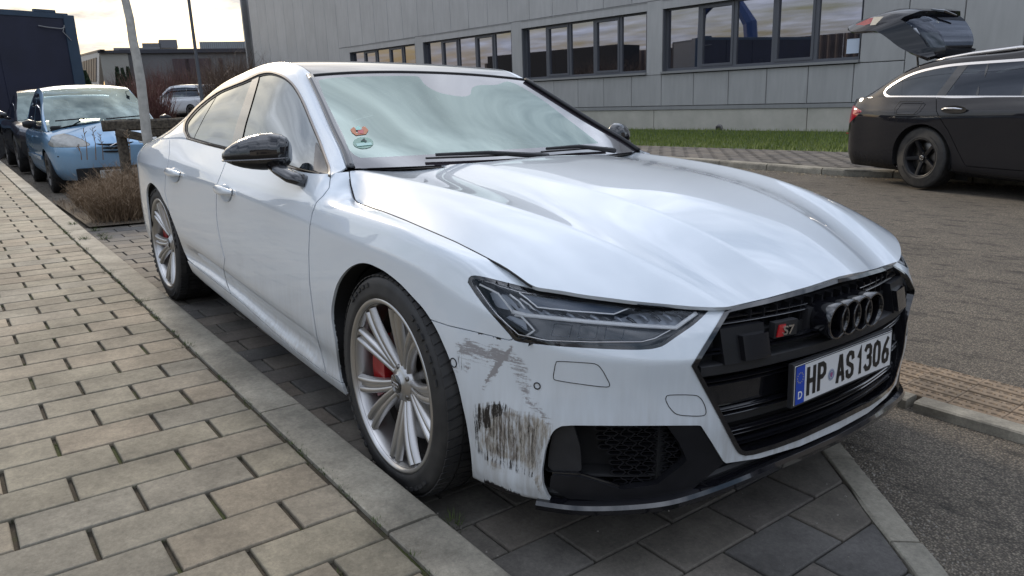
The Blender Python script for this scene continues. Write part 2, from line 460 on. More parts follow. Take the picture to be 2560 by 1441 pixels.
# a nose lip at the front that rolls down
qh = dense(hx, lambda i: .012)
NH = cspline(hx, HT, qh)
def vspl(P, a, b, n, sym=False):
    X = P[:, a:b+1]
    if sym:
        m = X[:, :-1][:, ::-1].copy(); m[:, :, 1] *= -1
        X = np.concatenate([X, m], 1)
    t = -X[0, :, 1]; t = t-t[0]; t = np.abs(t)
    q = np.linspace(0, abs(P[0, b, 1]-P[0, a, 1]), n)
    return cspline(t, X.transpose(1, 0, 2), q).transpose(1, 0, 2)
PH = np.concatenate([vspl(NH, 0, 3, 26)[:, :-1], vspl(NH, 3, 6, 26)[:, :-1], vspl(NH, 6, 8, 22, True)], 1)
hood_s = S.grid(PH)

# greenhouse side: belt, mid, window top, roof edge
GB = [(-3.95,-.70,.862),(-3.6,-.838,.905),(-3.25,-.867,.95),(-2.92,-.867,.982),(-2.66,-.862,.997),(-2.42,-.860,.996),(-2.17,-.857,.986),(-1.95,-.858,.981),
      (-1.74,-.861,.976),(-1.54,-.864,.971),(-1.42,-.867,.967),(-1.30,-.868,.963),(-1.07,-.871,.956),(-.87,-.872,.951),(-.70,-.868,.950),(-.60,-.852,.952)]
GR = [(-4.02,-.55,.935),(-3.64,-.60,1.010),(-3.28,-.61,1.090),(-2.95,-.615,1.185),(-2.67,-.605,1.268),(-2.42,-.60,1.322),(-2.17,-.595,1.358),(-1.95,-.59,1.382),
      (-1.74,-.59,1.390),(-1.54,-.60,1.378),(-1.425,-.608,1.358),(-1.308,-.620,1.316),(-1.071,-.670,1.199),(-.868,-.716,1.098),(-.705,-.752,1.022),(-.613,-.778,.970)]
GT = []
for b, r in zip(GB, GR):
    b = np.array(b); r = np.array(r); h = r-b
    out = np.array([0, -1, 0])*.030*min(1, h[2]/.3)
    GT.append([b+np.array([0, .012, -.02]), b, b+h*.38+out, b+h*.74+out*1.15, b+h*.93+out*.75+np.array([0, 0, .006]), r])
GT = np.array(GT)
tG = np.concatenate([[0], np.cumsum(np.linalg.norm(np.diff(np.array(GR), axis=0), axis=1))])
NG = cspline(tG, GT, dense(tG, lambda i: .018))
PG = fillet(NG, [0, .3, .5, .45, .4, 0], [2, 6, 6, 4, 3], [0, 2, 8, 6, 5, 0])
gh = S.grid(PG)
# roof: edge to centre, incl. tailgate glass and trunk
RC = [(-4.12,.90),(-3.72,1.02),(-3.34,1.165),(-3.0,1.285),(-2.70,1.352),(-2.45,1.386),(-2.2,1.404),(-1.97,1.412),(-1.77,1.408),(-1.60,1.392),(-1.50,1.373),(-1.392,1.346)]
def crown(rs, cs, px, pz, ns, t, q):
    R0 = cspline(t, np.array(rs, float), q); C0 = cspline(t, np.array(cs, float), q)
    sv = 1-np.linspace(0, 1, ns)**.8
    P = np.zeros((len(q), ns, 3))
    for k, s_ in enumerate(sv):
        P[:, k, 0] = C0[:, 0]+(R0[:, 0]-C0[:, 0])*s_**px
        P[:, k, 1] = R0[:, 1]*s_
        P[:, k, 2] = C0[:, 2]+(R0[:, 2]-C0[:, 2])*s_**pz
    return P
tR = tG[:12]
PR = crown(GR[:12], [(x, 0, z) for x, z in RC], 2.0, 2.6, 26, tR, dense(tR, lambda i: .03))
roof = S.grid(PR)
# windscreen: header to cowl
WC = [(-1.392,1.346),(-1.12,1.236),(-.88,1.143),(-.66,1.060),(-.44,.975)]
PW = crown(GR[11:], [(x, 0, z) for x, z in WC], 2.2, 2.2, 26, np.arange(5), np.linspace(0, 4, 60))
wind = S.grid(PW)
# ------------------------------------------------------------------ car materials
def paint_mat(name, col, dirt=(.22,.19,.15), dz=(.15,.62), dmax=.55, rough=.28, metal=0.0, scuff=False, flake=.0):
    m, t, b = nt(name)
    N = t.nodes.new; tcn = N('ShaderNodeTexCoord'); sp = N('ShaderNodeSeparateXYZ'); lnk(t, tcn.outputs['Object'], sp.inputs[0])
    n = N('ShaderNodeTexNoise'); n.inputs['Scale'].default_value = 5; n.inputs['Detail'].default_value = 8; n.inputs['Roughness'].default_value = .65
    mpn = N('ShaderNodeMapping'); mpn.inputs['Scale'].default_value = (1.0, 1.0, .35); lnk(t, tcn.outputs['Object'], mpn.inputs[0]); lnk(t, mpn.outputs[0], n.inputs['Vector'])
    n3 = N('ShaderNodeTexNoise'); n3.inputs['Scale'].default_value = 60; n3.inputs['Detail'].default_value = 5
    mp3 = N('ShaderNodeMapping'); mp3.inputs['Scale'].default_value = (1, 1, .12); lnk(t, tcn.outputs['Object'], mp3.inputs[0]); lnk(t, mp3.outputs[0], n3.inputs['Vector'])
    g = N('ShaderNodeMapRange'); g.inputs[1].default_value = dz[1]; g.inputs[2].default_value = dz[0]; lnk(t, sp.outputs['Z'], g.inputs[0])
    a = N('ShaderNodeMath'); a.operation = 'MULTIPLY'; lnk(t, g.outputs[0], a.inputs[0]); lnk(t, n.outputs['Fac'], a.inputs[1])
    a2 = N('ShaderNodeMath'); a2.operation = 'MULTIPLY'; lnk(t, a.outputs[0], a2.inputs[0]); lnk(t, n3.outputs['Fac'], a2.inputs[1])
    a3 = N('ShaderNodeMath'); a3.operation = 'MULTIPLY'; a3.use_clamp = True; a3.inputs[1].default_value = dmax*4; lnk(t, a2.outputs[0], a3.inputs[0])
    mx = N('ShaderNodeMix'); mx.data_type = 'RGBA'; mx.inputs[6].default_value = (*col, 1); mx.inputs[7].default_value = (*dirt, 1)
    lim = N('ShaderNodeMath'); lim.operation = 'MINIMUM'; lim.inputs[1].default_value = dmax; lnk(t, a3.outputs[0], lim.inputs[0])
    lnk(t, lim.outputs[0], mx.inputs[0])
    colout = mx.outputs[2]
    coat = N('ShaderNodeMapRange'); coat.inputs[1].default_value = 0; coat.inputs[2].default_value = dmax; coat.inputs[3].default_value = 1.0; coat.inputs[4].default_value = .25
    lnk(t, lim.outputs[0], coat.inputs[0]); coatout = coat.outputs[0]
    if scuff:
        def attr(nm):
            x = N('ShaderNodeAttribute'); x.attribute_name = nm; return x.outputs['Fac']
        def ramp(src, a_, b_):
            r = N('ShaderNodeMapRange'); r.inputs[1].default_value = a_; r.inputs[2].default_value = b_; lnk(t, src, r.inputs[0]); return r.outputs[0]
        def mth(op, p, q_):
            x = N('ShaderNodeMath'); x.operation = op; x.use_clamp = True
            for i, v in enumerate((p, q_)):
                if isinstance(v, (int, float)): x.inputs[i].default_value = v
                else: lnk(t, v, x.inputs[i])
            return x.outputs[0]
        def stre(scale, mapping, rot=(0, 0, 0), det=6, ro=.6, dist=0.):
            mm = N('ShaderNodeMapping'); mm.inputs['Scale'].default_value = mapping; mm.inputs['Rotation'].default_value = rot
            lnk(t, tcn.outputs['Object'], mm.inputs[0])
            x = N('ShaderNodeTexNoise'); x.inputs['Scale'].default_value = scale; x.inputs['Detail'].default_value = det; x.inputs['Roughness'].default_value = ro
            x.inputs['Distortion'].default_value = dist
            lnk(t, mm.outputs[0], x.inputs['Vector']); return x.outputs['Fac']
        bs = stre(34, (.55, .55, 4.2), (0, rad(-16), 0), 9, .75, .5); bs2 = stre(130, (1, 1, 1), (0, 0, 0), 6, .7)
        bsum = mth('ADD', mth('MULTIPLY', bs, .75), mth('MULTIPLY', bs2, .25))
        brown = mth('MULTIPLY', ramp(mth('ADD', bsum, mth('MULTIPLY', mth('SUBTRACT', attr('brown'), .5, ), .34)), .50, .56), ramp(attr('brown'), .02, .25))
        m2 = N('ShaderNodeMix'); m2.data_type = 'RGBA'; lnk(t, mth('MULTIPLY', brown, .68), m2.inputs[0]); lnk(t, colout, m2.inputs[6]); m2.inputs[7].default_value = (.13, .095, .085, 1)
        vs = stre(125, (1.2, 1.2, .10), (rad(13), rad(15), 0), 9, .78, .2)
        vs2 = stre(24, (1.3, 1.3, .55), (rad(8), rad(12), 0), 9, .75, .9)
        vs3 = stre(48, (1.2, 1.2, .18), (rad(13), rad(15), 0), 6, .7, .4)
        sm_ = mth('ADD', mth('MULTIPLY', vs, .6), mth('MULTIPLY', vs2, .4))
        grey = mth('MULTIPLY', ramp(mth('ADD', sm_, mth('MULTIPLY', mth('SUBTRACT', attr('black'), .5), .20)), .485, .60), ramp(attr('black'), .02, .2))
        gc = N('ShaderNodeMix'); gc.data_type = 'RGBA'; lnk(t, ramp(vs3, .42, .60), gc.inputs[0]); gc.inputs[6].default_value = (.32, .28, .22, 1); gc.inputs[7].default_value = (.115, .082, .050, 1)
        m3 = N('ShaderNodeMix'); m3.data_type = 'RGBA'; lnk(t, mth('MULTIPLY', grey, .85), m3.inputs[0]); lnk(t, m2.outputs[2], m3.inputs[6]); lnk(t, gc.outputs[2], m3.inputs[7])
        blk = mth('MULTIPLY', ramp(mth('ADD', mth('ADD', mth('MULTIPLY', vs, .72), mth('MULTIPLY', vs2, .28)), mth('MULTIPLY', mth('SUBTRACT', attr('dark'), .5), .30)), .515, .55), ramp(attr('dark'), .04, .25))
        m4 = N('ShaderNodeMix'); m4.data_type = 'RGBA'; lnk(t, blk, m4.inputs[0]); lnk(t, m3.outputs[2], m4.inputs[6]); m4.inputs[7].default_value = (.014, .012, .012, 1)
        colout = m4.outputs[2]
        tot = mth('MAXIMUM', mth('MAXIMUM', brown, grey), blk)
        coatout = mth('MULTIPLY', coatout, mth('SUBTRACT', 1.0, mth('MULTIPLY', tot, .85)))
    lnk(t, colout, b.inputs['Base Color']); lnk(t, coatout, b.inputs['Coat Weight'])
    b.inputs['Roughness'].default_value = rough; b.inputs['Metallic'].default_value = metal; b.inputs['Coat Roughness'].default_value = .015
    b.inputs['Coat IOR'].default_value = 1.65
    if flake:
        f = N('ShaderNodeTexNoise'); f.inputs['Scale'].default_value = 3; lnk(t, tcn.outputs['Object'], f.inputs['Vector'])
    return m
def glass_mat(name, tint, refl_ior=1.6, through=.75, body=(.02,.025,.025), green=1.):
    """a pane: mirror reflection by Fresnel over a tinted see-through layer"""
    m = D.materials.new(name); m.use_nodes = True; t = m.node_tree; t.nodes.clear(); N = t.nodes.new
    o = N('ShaderNodeOutputMaterial'); gl = N('ShaderNodeBsdfGlossy'); gl.inputs['Roughness'].default_value = .012; gl.inputs['Color'].default_value = (*tint, 1)
    tr = N('ShaderNodeBsdfTransparent'); tr.inputs['Color'].default_value = (through*(1-.14*green), through*(1-.03*green), through*(1-.08*green), 1)
    df = N('ShaderNodeBsdfDiffuse'); df.inputs['Color'].default_value = (*body, 1)
    m1 = N('ShaderNodeMixShader'); m1.inputs[0].default_value = 1-through; lnk(t, tr.outputs[0], m1.inputs[1]); lnk(t, df.outputs[0], m1.inputs[2])
    fr = N('ShaderNodeFresnel'); fr.inputs['IOR'].default_value = refl_ior
    m2 = N('ShaderNodeMixShader'); lnk(t, fr.outputs[0], m2.inputs[0]); lnk(t, m1.outputs[0], m2.inputs[1]); lnk(t, gl.outputs[0], m2.inputs[2])
    lnk(t, m2.outputs[0], o.inputs[0]); return m
M = {}
M['white'] = paint_mat('white_paint', (.69,.74,.785))
M['white_bumper'] = paint_mat('white_paint_scuffed', (.69,.74,.785), scuff=True)
M['under'] = mat('underbody_black', (.006,.006,.007), .8)
M['gloss'] = mat('gloss_black', (.006,.006,.008), .12, coat=1)
M['satin'] = mat('satin_black', (.009,.009,.011), .42, spec=.3, noise_amt=.3, nscale=20)
M['plastic'] = mat('black_plastic', (.016,.016,.018), .55, noise_amt=.25, nscale=30, bump=.15, bscale=700)
M['rubber'] = mat('rubber_trim', (.012,.012,.012), .6)
M['chrome'] = mat('dark_chrome', (.30,.28,.27), .22, metal=1)
M['silver'] = mat('silver_alloy', (.46,.45,.44), .30, metal=.9, noise_amt=.10, nscale=7, coat=.5)
M['silverd'] = mat('dusty_alloy', (.13,.12,.11), .5, metal=.6, noise_amt=.3, nscale=9)
M['disc'] = mat('brake_steel', (.20,.19,.18), .35, metal=1)
M['red'] = mat('caliper_red', (.30,.010,.012), .35, coat=.6)
M['glass'] = glass_mat('windscreen_glass', (.84,.98,.92), 3.6, .45, (.05,.075,.07))
M['sglass'] = glass_mat('side_glass', (.90,.96,1.0), 4.2, .35)
M['frit'] = mat('black_glass_border', (.030,.024,.030), .10, coat=1, ior=2.0)
M['lens'] = glass_mat('lamp_lens', (.85,.92,1), 1.45, .985, green=0.)
M['lamp_dark'] = mat('lamp_housing', (.035,.040,.05), .25, coat=.6)
M['lamp_mid'] = mat('lamp_reflector', (.30,.33,.38), .35, metal=.3)
M['lamp_blue'] = mat('lamp_cover', (.030,.050,.085), .3)
M['drl'] = mat('light_guide', (.88,.89,.90), .35)
M['chr2'] = mat('bright_chrome', (.62,.60,.60), .15, metal=1)
def tyre_mat():
    m, t, b = nt('tyre_rubber'); N = t.nodes.new
    tcn = N('ShaderNodeTexCoord'); n = N('ShaderNodeTexNoise'); n.inputs['Scale'].default_value = 14; n.inputs['Detail'].default_value = 8
    lnk(t, tcn.outputs['Object'], n.inputs['Vector'])
    r = N('ShaderNodeValToRGB'); r.color_ramp.elements[0].position = .35; r.color_ramp.elements[0].color = (.013,.013,.014,1); r.color_ramp.elements[1].position = .72; r.color_ramp.elements[1].color = (.036,.034,.032,1)
    lnk(t, n.outputs['Fac'], r.inputs[0]); lnk(t, r.outputs[0], b.inputs['Base Color']); b.inputs['Roughness'].default_value = .62
    return m
M['tyre'] = tyre_mat()

# ------------------------------------------------------------------ the white car
CAR = empty('parked_car', (0, 0, 0), label='white four-door coupe with black wheel-arch tyres and scuffed front bumper corner, parked in the paved bay nearest the camera', cat='car')
CAR['label'] = 'white low saloon nearest the camera with black and brown scuffs on its bumper corner'
front_arch = smoothpoly([(872,1000),(851,949),(838,857),(829,800),(829,765),(838,722),(850,696),(867,675),(885,663),(903,658),(922,660),(941,668),(960,678),(982,694),(1006,715),(1031,742),(1056,769),(1077,799),(1094,829),(1109,862),(1123,895),(1135,929),(1147,970),(1156,1011),(1165,1052),(1172,1093),(1178,1140),(1182,1193)], 3, False).tolist()+[(1190,1380),(900,1250)]
rear_arch = smoothpoly([(378,600),(372,546),(367,504),(366,480),(369,465),(375,457),(383,461),(396,476),(408,500),(421,525),(437,566),(454,612),(471,658),(488,692)], 3, False).tolist()+[(510,760),(400,760)]
lamp = smoothpoly([(1168,706),(1172,694),(1184,689),(1212,693),(1286,711),(1342,723),(1411,733),(1550,753),(1647,763),(1745,770)], 4, False).tolist()+[(1772,772)]+smoothpoly([(1770,779),(1752,797),(1731,815),(1689,844),(1662,863),(1647,869),(1620,874),(1564,875),(1453,870),(1370,864),(1292,855),(1273,838),(1245,807),(1212,768),(1187,735)], 4, False).tolist()
grille = [(1815,772),(1772,843),(1728,915),(1760,975),(1802,1054),(1836,1120),(1846,1135),(1862,1139),(1885,1136),(1940,1120),(2000,1098),(2100,1052),(2175,1010),(2234,960),(2300,900),(2330,720),(2230,650),(2125,686),(2021,720),(1916,749)]
lower = [(1752,1064),(1560,1065),(1430,1064),(1402,1066),(1385,1076),(1375,1092),(1362,1130),(1354,1180),(1357,1215),(1367,1240),(1385,1268),(1405,1292),(1500,1430),(2300,1400),(2500,900),(2249,940),(2230,980),(2175,1027),(2100,1072),(2000,1116),(1900,1146),(1812,1159),(1785,1115)]
doorline = [(826,380),(826,442),(823,470),(808,490),(791,506),(780,535),(774.6,566),(771.7,633),(773.8,708),(783,783),(792,841),(808,900),(816,938)]
leftof = doorline+[(850,1150),(-600,1150),(-600,-300),(826,-300)]
bline = [(572,350),(566,400),(555,430),(542,462),(540.5,500),(540.6,536),(544.6,570),(553.8,617),(561.7,646),(559,675),(568,712),(580,742)]
rline = [(424,330),(423,388),(418,417),(413,445),(412,480),(425,540),(445,600),(470,650),(487,668)]
sillt = [(470,650),(497,673),(545,710),(608,760),(725,866),(808,929),(854,958),(880,985)]
sillpoly = sillt+[(900,1150),(400,900),(440,700)]
bump = [(1050,785),(1077,800),(1120,814.5),(1203,834),(1275,852),(1295,840),(1400,800),(1700,782),(1768,776),(1771,760),(1810,600),(2700,300),(2700,1700),(1000,1700)]
GF, GR_ = -1.3, -.8
inv = lambda p, off=0.: (lambda V: -sdpoly(proj(V), p)+off)
hoodpoly = [(872.5,427),(877,462),(887,499),(893,506),(902,511),(958,529),(1016,552),(1141,606),(1250,662),(1286,685),(1322,711),(1330,715),(1342,720),(1411,730),(1453,738),(1592,755.5),(1731,768),(1800,771),(1820,769),(1916,747),(2021,718),(2125,684),(2400,600),(2400,250),(1700,250),(1595,374),(1533,380),(1444,383.5),(1355,389.5),(1278,398),(1200,405.5),(1120,411),(1015,416),(890,425.5)]
base = side.cut(px_out(front_arch)).cut(px_out(rear_arch))
nolamp = base.cut(inv(lamp))
bum = nolamp.cut(px_in(bump, GF)).cut(inv(grille)).cut(inv(lower))
rest = nolamp.cut(inv(bump, GF))
# the sill
sill = rest.cut(px_in(sillpoly, -.8)).cut(lambda V: np.where(V[:, 0] < .0, 1., -1.)*np.minimum(1, np.abs(V[:, 0])))
rest2 = rest.cut(inv(sillpoly, -.8))
fend = rest2.cut(inv(leftof, -1.2)).cut(inv(hoodpoly, -1.3))
body = rest2.cut(px_in(leftof, -1.2))
fdoor_poly = doorline[:]+[(820,1000),(560,800)]+bline[::-1]+[(700,300)]
rdoor_poly = bline+[(560,760),(480,690)]+rline[::-1]
fdoor = body.cut(px_in(fdoor_poly, -.9))
rdoor = body.cut(inv(fdoor_poly, 0)).cut(px_in(rdoor_poly, -.7))
quart = body.cut(inv(fdoor_poly, 0)).cut(inv(rdoor_poly, -.5)).cut(lambda V: -(V[:, 0]+2.0))
def panel(name, s, m='white', th=.010, lab=None, left=True):
    s = s.largest()
    r = s.solid(th)
    o = r.obj(name, M[m], CAR); autosmooth(o, 40)
    if lab: o['label'] = lab
    if left:
        l = s.mirror().solid(th).obj(name, M[m], CAR); autosmooth(l, 40)
        if lab: l['label'] = lab+', far side'
    return o
panel('front_door', fdoor); panel('rear_door', rdoor); panel('front_fender', fend); panel('side_sill', sill)
bumo = bum.largest().both().solid(.012)
BUM = bumo.obj('front_bumper', M['white_bumper'], CAR); autosmooth(BUM, 40)
BUM['label'] = 'front bumper with brown scrapes and black rubbed scuffs at the corner'
panel('rear_quarter', quart)
# scuff attributes, in the traced places, on the near corner only
nv = len(BUM.data.vertices); co = np.array([v.co[:] for v in BUM.data.vertices]); pp = proj(co); near = co[:, 1] < -.3
def setattr_(nm, polys, soft):
    val = np.zeros(nv)
    for poly, amp, sf in polys:
        val = np.maximum(val, amp*np.clip(sdpoly(pp, poly)/sf+.25, 0, 1))
    val *= near
    a = BUM.data.attributes.new(nm, 'FLOAT', 'POINT'); a.data.foreach_set('value', val)
setattr_('brown', [([(1140,858),(1170,850),(1215,868),(1245,862),(1265,880),(1275,905),(1235,915),(1190,898),(1145,888)], .78, 9),
                   ([(1255,865),(1285,880),(1315,915),(1330,960),(1322,985),(1300,965),(1280,925),(1262,900)], .60, 10),
                   ([(1208,968),(1214,950),(1243,905),(1275,865),(1284,863),(1280,878),(1252,915),(1222,958)], 1.0, 3),
                   ([(1240,890),(1262,897),(1282,908),(1278,914),(1255,908)], 1.0, 3),
                   ([(1300,965),(1318,985),(1335,1005),(1365,1035),(1385,1060),(1372,1062),(1340,1030),(1310,1010)], .72, 8),
                   ([(1165,902),(1190,897),(1198,905),(1185,910)], 1.0, 3), ([(1122,930),(1140,925),(1152,932),(1145,942),(1130,938)], .95, 3),
                   ([(1160,918),(1182,918),(1180,923),(1162,922)], .95, 2)], 8)
setattr_('black', [([(1182,1012),(1205,1010),(1235,1004),(1268,1018),(1290,1030),(1330,1032),(1365,1045),(1380,1062),(1372,1100),(1352,1150),(1358,1220),(1330,1185),(1300,1165),(1250,1150),(1215,1140),(1198,1110)], .95, 14),
                   ([(1215,1140),(1250,1150),(1262,1180),(1240,1178),(1222,1165)], .8, 8), ([(1340,1180),(1356,1230),(1352,1242),(1330,1200)], .95, 5)], 10)
setattr_('dark', [([(1190,1030),(1290,1035),(1370,1060),(1350,1150),(1345,1200),(1300,1165),(1215,1140)], .20, 20),
                  ([(1180,1012),(1205,1010),(1250,1003),(1272,1016),(1268,1040),(1240,1050),(1225,1080),(1205,1075),(1195,1100),(1200,1140),(1192,1120),(1184,1060)], .70, 10),
                  ([(1200,1120),(1240,1140),(1300,1165),(1340,1190),(1352,1230),(1330,1195),(1290,1180),(1240,1160),(1210,1150)], .55, 8),
                  ([(1285,1075),(1320,1065),(1345,1075),(1335,1095),(1300,1095)], .42, 8),
                  ([(1206,1196),(1240,1210),(1290,1231),(1340,1252),(1392,1266),(1402,1292),(1340,1287),(1270,1264),(1212,1228)], 1.0, 5),
                  ([(1140,880),(1146,875),(1165,930),(1150,925)], .3, 4), ([(1190,828),(1208,834),(1206,839),(1192,834)], 1., 2), ([(1236,842),(1255,846),(1252,853),(1238,849)], 1., 2)], 8)
# black shell beneath the panel gaps
hood = hood_s.cut(px_in(hoodpoly, -1.4)).cut(lambda V: .915-V[:, 0])
HOOD = hood.both().solid(.012).obj('hood', M['white'], CAR); autosmooth(HOOD, 30)
und = base.cut(inv(lamp)).cut(inv(grille)).cut(inv(lower)).both(False).offset(-.016).obj('inner_shell', M['under'], CAR)
und2 = hood_s.cut(px_in(hoodpoly, 1.0)).cut(lambda V: .80-V[:, 0]).both().offset(-.022).obj('inner_shell', M['under'], CAR)
# roof skin (black glass), roof edges and pillars
dlo = [(459,329),(461,306),(477,283),(502,258),(543,228),(577,213),(610,200),(640,186),(655,181),(677,179),(702,186),(722,198),(740,217),(760,252),(780,300),(802,352),(826,418),(827,446),(752,430),(660,401),(560,374),(527,366),(468,349)]
dlo = smoothpoly(dlo[:16], 4, False).tolist()+dlo[16:]
ghc = gh.cut(inv(dlo)).cut(lambda V: V[:, 2]-.93-.0*V[:, 0])
panel('roof_side', gh.cut(inv(dlo)), th=.006)
rf = roof.cut(lambda V: V[:, 0]+2.75)
ROOF = rf.cut(lambda V: -(np.abs(V[:, 1])-.585)).both().solid(.008).obj('roof_panel', mat('roof_black_glass', (.012,.012,.014), .08, coat=1, ior=1.9), CAR, flip=False); autosmooth(ROOF, 40)
panel('roof_side', rf.cut(lambda V: np.abs(V[:, 1])-.588), th=.006)
TG = roof.cut(lambda V: -(V[:, 0]+2.755)).both().solid(.008).obj('tailgate', M['white'], CAR); autosmooth(TG, 40)
# side glass and its trims
ring = gh.cut(px_in(dlo))
def band(s, poly, a, b, out=0.):
    r = s.cut(px_in(poly, -a))
    if b is not None: r = r.cut(inv(poly, b))
    return r.offset(out) if out else r
def side_part(name, s, m, th=0, out=0.):
    s2 = s.offset(out) if out else s
    for q_ in (s2, s2.mirror()):
        if not q_.F: continue
        q_ = q_.largest()
        o = (q_.solid(th) if th else q_).obj(name, M[m], CAR); autosmooth(o, 40)
depthscale = 1
side_part('window_trim', band(ring, dlo, 0, 4.2), 'chrome', .006, .004)
side_part('window_seal', band(ring, dlo, 4.4, 8.2), 'rubber', .006, -.001)
glz = band(ring, dlo, 8.3, None, -.004)
bp = [(633,150),(630,203),(616.7,238),(593,306.7),(574,380),(601,400),(606.7,350),(615,313),(630,263),(648,200),(655,150)]
bp2 = [(p[0]-(2.5), p[1]) for p in bp[5:]]
fgl = glz.cut(inv(bp)).cut(px_in([(603,420),(606.7,352),(615,313),(630,263),(648,200),(656,100),(1000,100),(1000,500),(603,500)], -1.5))
tri = [(790,350),(833,440),(833,450),(780,430),(784,420)]
side_part('side_window', fgl.cut(inv(tri)), 'sglass')
side_part('mirror_triangle', fgl.cut(px_in(tri, -.5)), 'gloss', .004, .003)
rgl = glz.cut(inv(bp)).cut(inv([(603,420),(606.7,352),(615,313),(630,263),(648,200),(656,100),(1000,100),(1000,500),(603,500)]))
qs = [(545,150),(542,240),(511,293),(486,343),(480,400),(300,400),(300,150)]
side_part('side_window', rgl.cut(inv(qs, -.8)), 'sglass'); side_part('quarter_window', rgl.cut(px_in(qs, -.8)), 'sglass')
side_part('door_pillar', glz.cut(px_in(bp, -.8)), 'gloss', .004, .003)
side_part('inner_shell', ring.cut(px_in(dlo, -4)).cut(lambda V: -V[:,0]-.6).cut(px_in(bp, 2.5)), 'under', 0, -.012)
# windscreen with black border, and its rubber side strips
inn = smoothpoly([(797,206),(803,199),(830,195.5),(890,192),(1030,190.5),(1050,196),(1062,212),(1090,229),(1125,238),(1160,242),(1176,236),(1180,221),(1200,213),(1240,213),(1262,205),(1285,208),(1350,246),(1420,299),(1495,357),(1488,359),(1355,369),(1200,378.7),(1050,388),(905,395),(888,391),(874,376),(855,332),(820,262)], 3)
wfull = wind.both()
wing = wfull.cut(px_in(inn)).obj('windscreen', M['glass'], CAR); autosmooth(wing, 50)
fr = wfull.cut(inv(inn)); fro = fr.solid(.004).obj('windscreen_border', M['frit'], CAR); autosmooth(fro, 40)
for sg in (1, -1):
    e = np.array([(x, y*sg, z) for x, y, z in GR[11:]]); e = pchip(np.arange(5), e, np.linspace(0, 4, 24))
    b = MB(); b.tube([p+np.array([.012, -.010*sg*-1, .004]) for p in e], .016, 8, flat=.55); o = b.build('pillar_strip', M['satin'] if sg < 0 else M['gloss'], CAR, True)
hdr = MB(); hp = PW[0, :, :]; hdr.tube([p+np.array([0, 0, .001]) for p in hp]+[p*np.array([1, -1, 1])+np.array([0, 0, .001]) for p in hp[::-1][1:]], .006, 6); hdr.build('header_seal', M['rubber'], CAR)
# cowl: dark trough between hood and screen
cw = MB(); rowf = []
for i in range(25):
    y = -.77+1.54*i/24; u = (abs(y)/.77)**2.2
    rowf.append(((-.40-.21*u, y, .972-.012*u), (-.50-.17*u, y, .975-.02*u)))
for i in range(24):
    a, b_ = rowf[i]; c, d_ = rowf[i+1]; cw.add([a, b_, d_, c], [(0, 1, 2, 3)])
cw.build('cowl_panel', M['plastic'], CAR)
# ray caster for features traced on the skin
allb = side.both(False); BV = BVHTree.FromPolygons([Vector(v) for v in allb.V.tolist()], allb.F)
hb = hood_s.both(False); BVH_ = BVHTree.FromPolygons([Vector(v) for v in hb.V.tolist()], hb.F)
wb = wfull; BVW = BVHTree.FromPolygons([Vector(v) for v in wb.V.tolist()], wb.F)
def cast(px, py, bv=None):
    for b_ in ((bv,) if bv else (BV, BVH_)):
        r = b_.ray_cast(Vector(CAM), Vector(ray(px, py)))
        if r[0] is not None:
            n = np.array(r[1]); return np.array(r[0]), (n if n @ (CAM-np.array(r[0])) > 0 else -n)
    return None, None
def hit(px, py, off=0., bv=None):
    p, n = cast(px, py, bv)
    return None if p is None else p+n*off
def hits(pts, off=0., bv=None, nrm=False):
    out = []
    for p in pts:
        h = hit(p[0], p[1], off, bv)
        if h is not None: out.append(h)
    return out
def normal_at(px, py, bv=None):
    p, n = cast(px, py, bv)
    return np.array([.5, -.7, .5]) if n is None else n
def densify(pts, step=8, closed=False):
    out = []; pts = [np.array(p, float) for p in pts]; m = len(pts)
    for i in range(m if closed else m-1):
        a, b = pts[i], pts[(i+1) % m]; k = max(1, int(np.linalg.norm(b-a)/step))
        out += [a+(b-a)*j/k for j in range(k)]
    if not closed: out.append(pts[-1])
    return out
def groove(name, pts, r=.0011, m='rubber', closed=True, off=.0003, n=5, parent=None, both=False, sm=3):
    P = hits(densify(smoothpoly(pts, sm, closed), 6, closed), off)
    for sg in ((1, -1) if both else (1,)):
        b = MB(); b.tube([p*np.array([1, sg, 1]) for p in P], r, n, closed=closed); b.build(name, M[m], parent or CAR, True)
# dark line of the bonnet gap, sunk between the panels
for sg in (1, -1):
    P = []
    for q in densify(smoothpoly(hoodpoly[:12], 3, False), 8):
        r = BVH_.ray_cast(Vector(CAM), Vector(ray(*q)))
        if r[0] is not None and r[0][1] < 0: P.append((np.array(r[0])+np.array([0, 0, -.0022]))*np.array([1, sg, 1]))
    b = MB(); b.tube(P, .0034, 6); b.build('bonnet_gap', M['under'], CAR, True)
# bumper caps and parking sensors
groove('tow_cap_seam', [(1386,925),(1384,945),(1395,952),(1460,962),(1515,968),(1524,962),(1518,948),(1505,925),(1492,912),(1470,908),(1400,904),(1390,908)], both=True)
groove('tow_cap_seam', [(1666,1005),(1676,1022),(1692,1036),(1720,1040),(1755,1040),(1765,1032),(1760,1010),(1748,993),(1730,988),(1675,988),(1665,994)], both=True)
def sensor(px, py, r):
    c = hit(px, py, .001); n = normal_at(px, py); a = np.cross(n, [0, 0, 1]); a /= np.linalg.norm(a); b_ = np.cross(n, a)
    for sg in (1, -1):
        mm = np.array([1, sg, 1])
        k = MB(); k.tube([(c+r*(math.cos(t_)*a+math.sin(t_)*b_))*mm for t_ in np.linspace(0, 2*PI, 25)[:-1]], .0016, 6, closed=True)
        o = k.build('parking_sensor', M['rubber'], CAR, True)
sensor(1343, 965, .0085); sensor(1134, 907, .0125); 
k = MB(); c = hit(1134, 907, .002); 
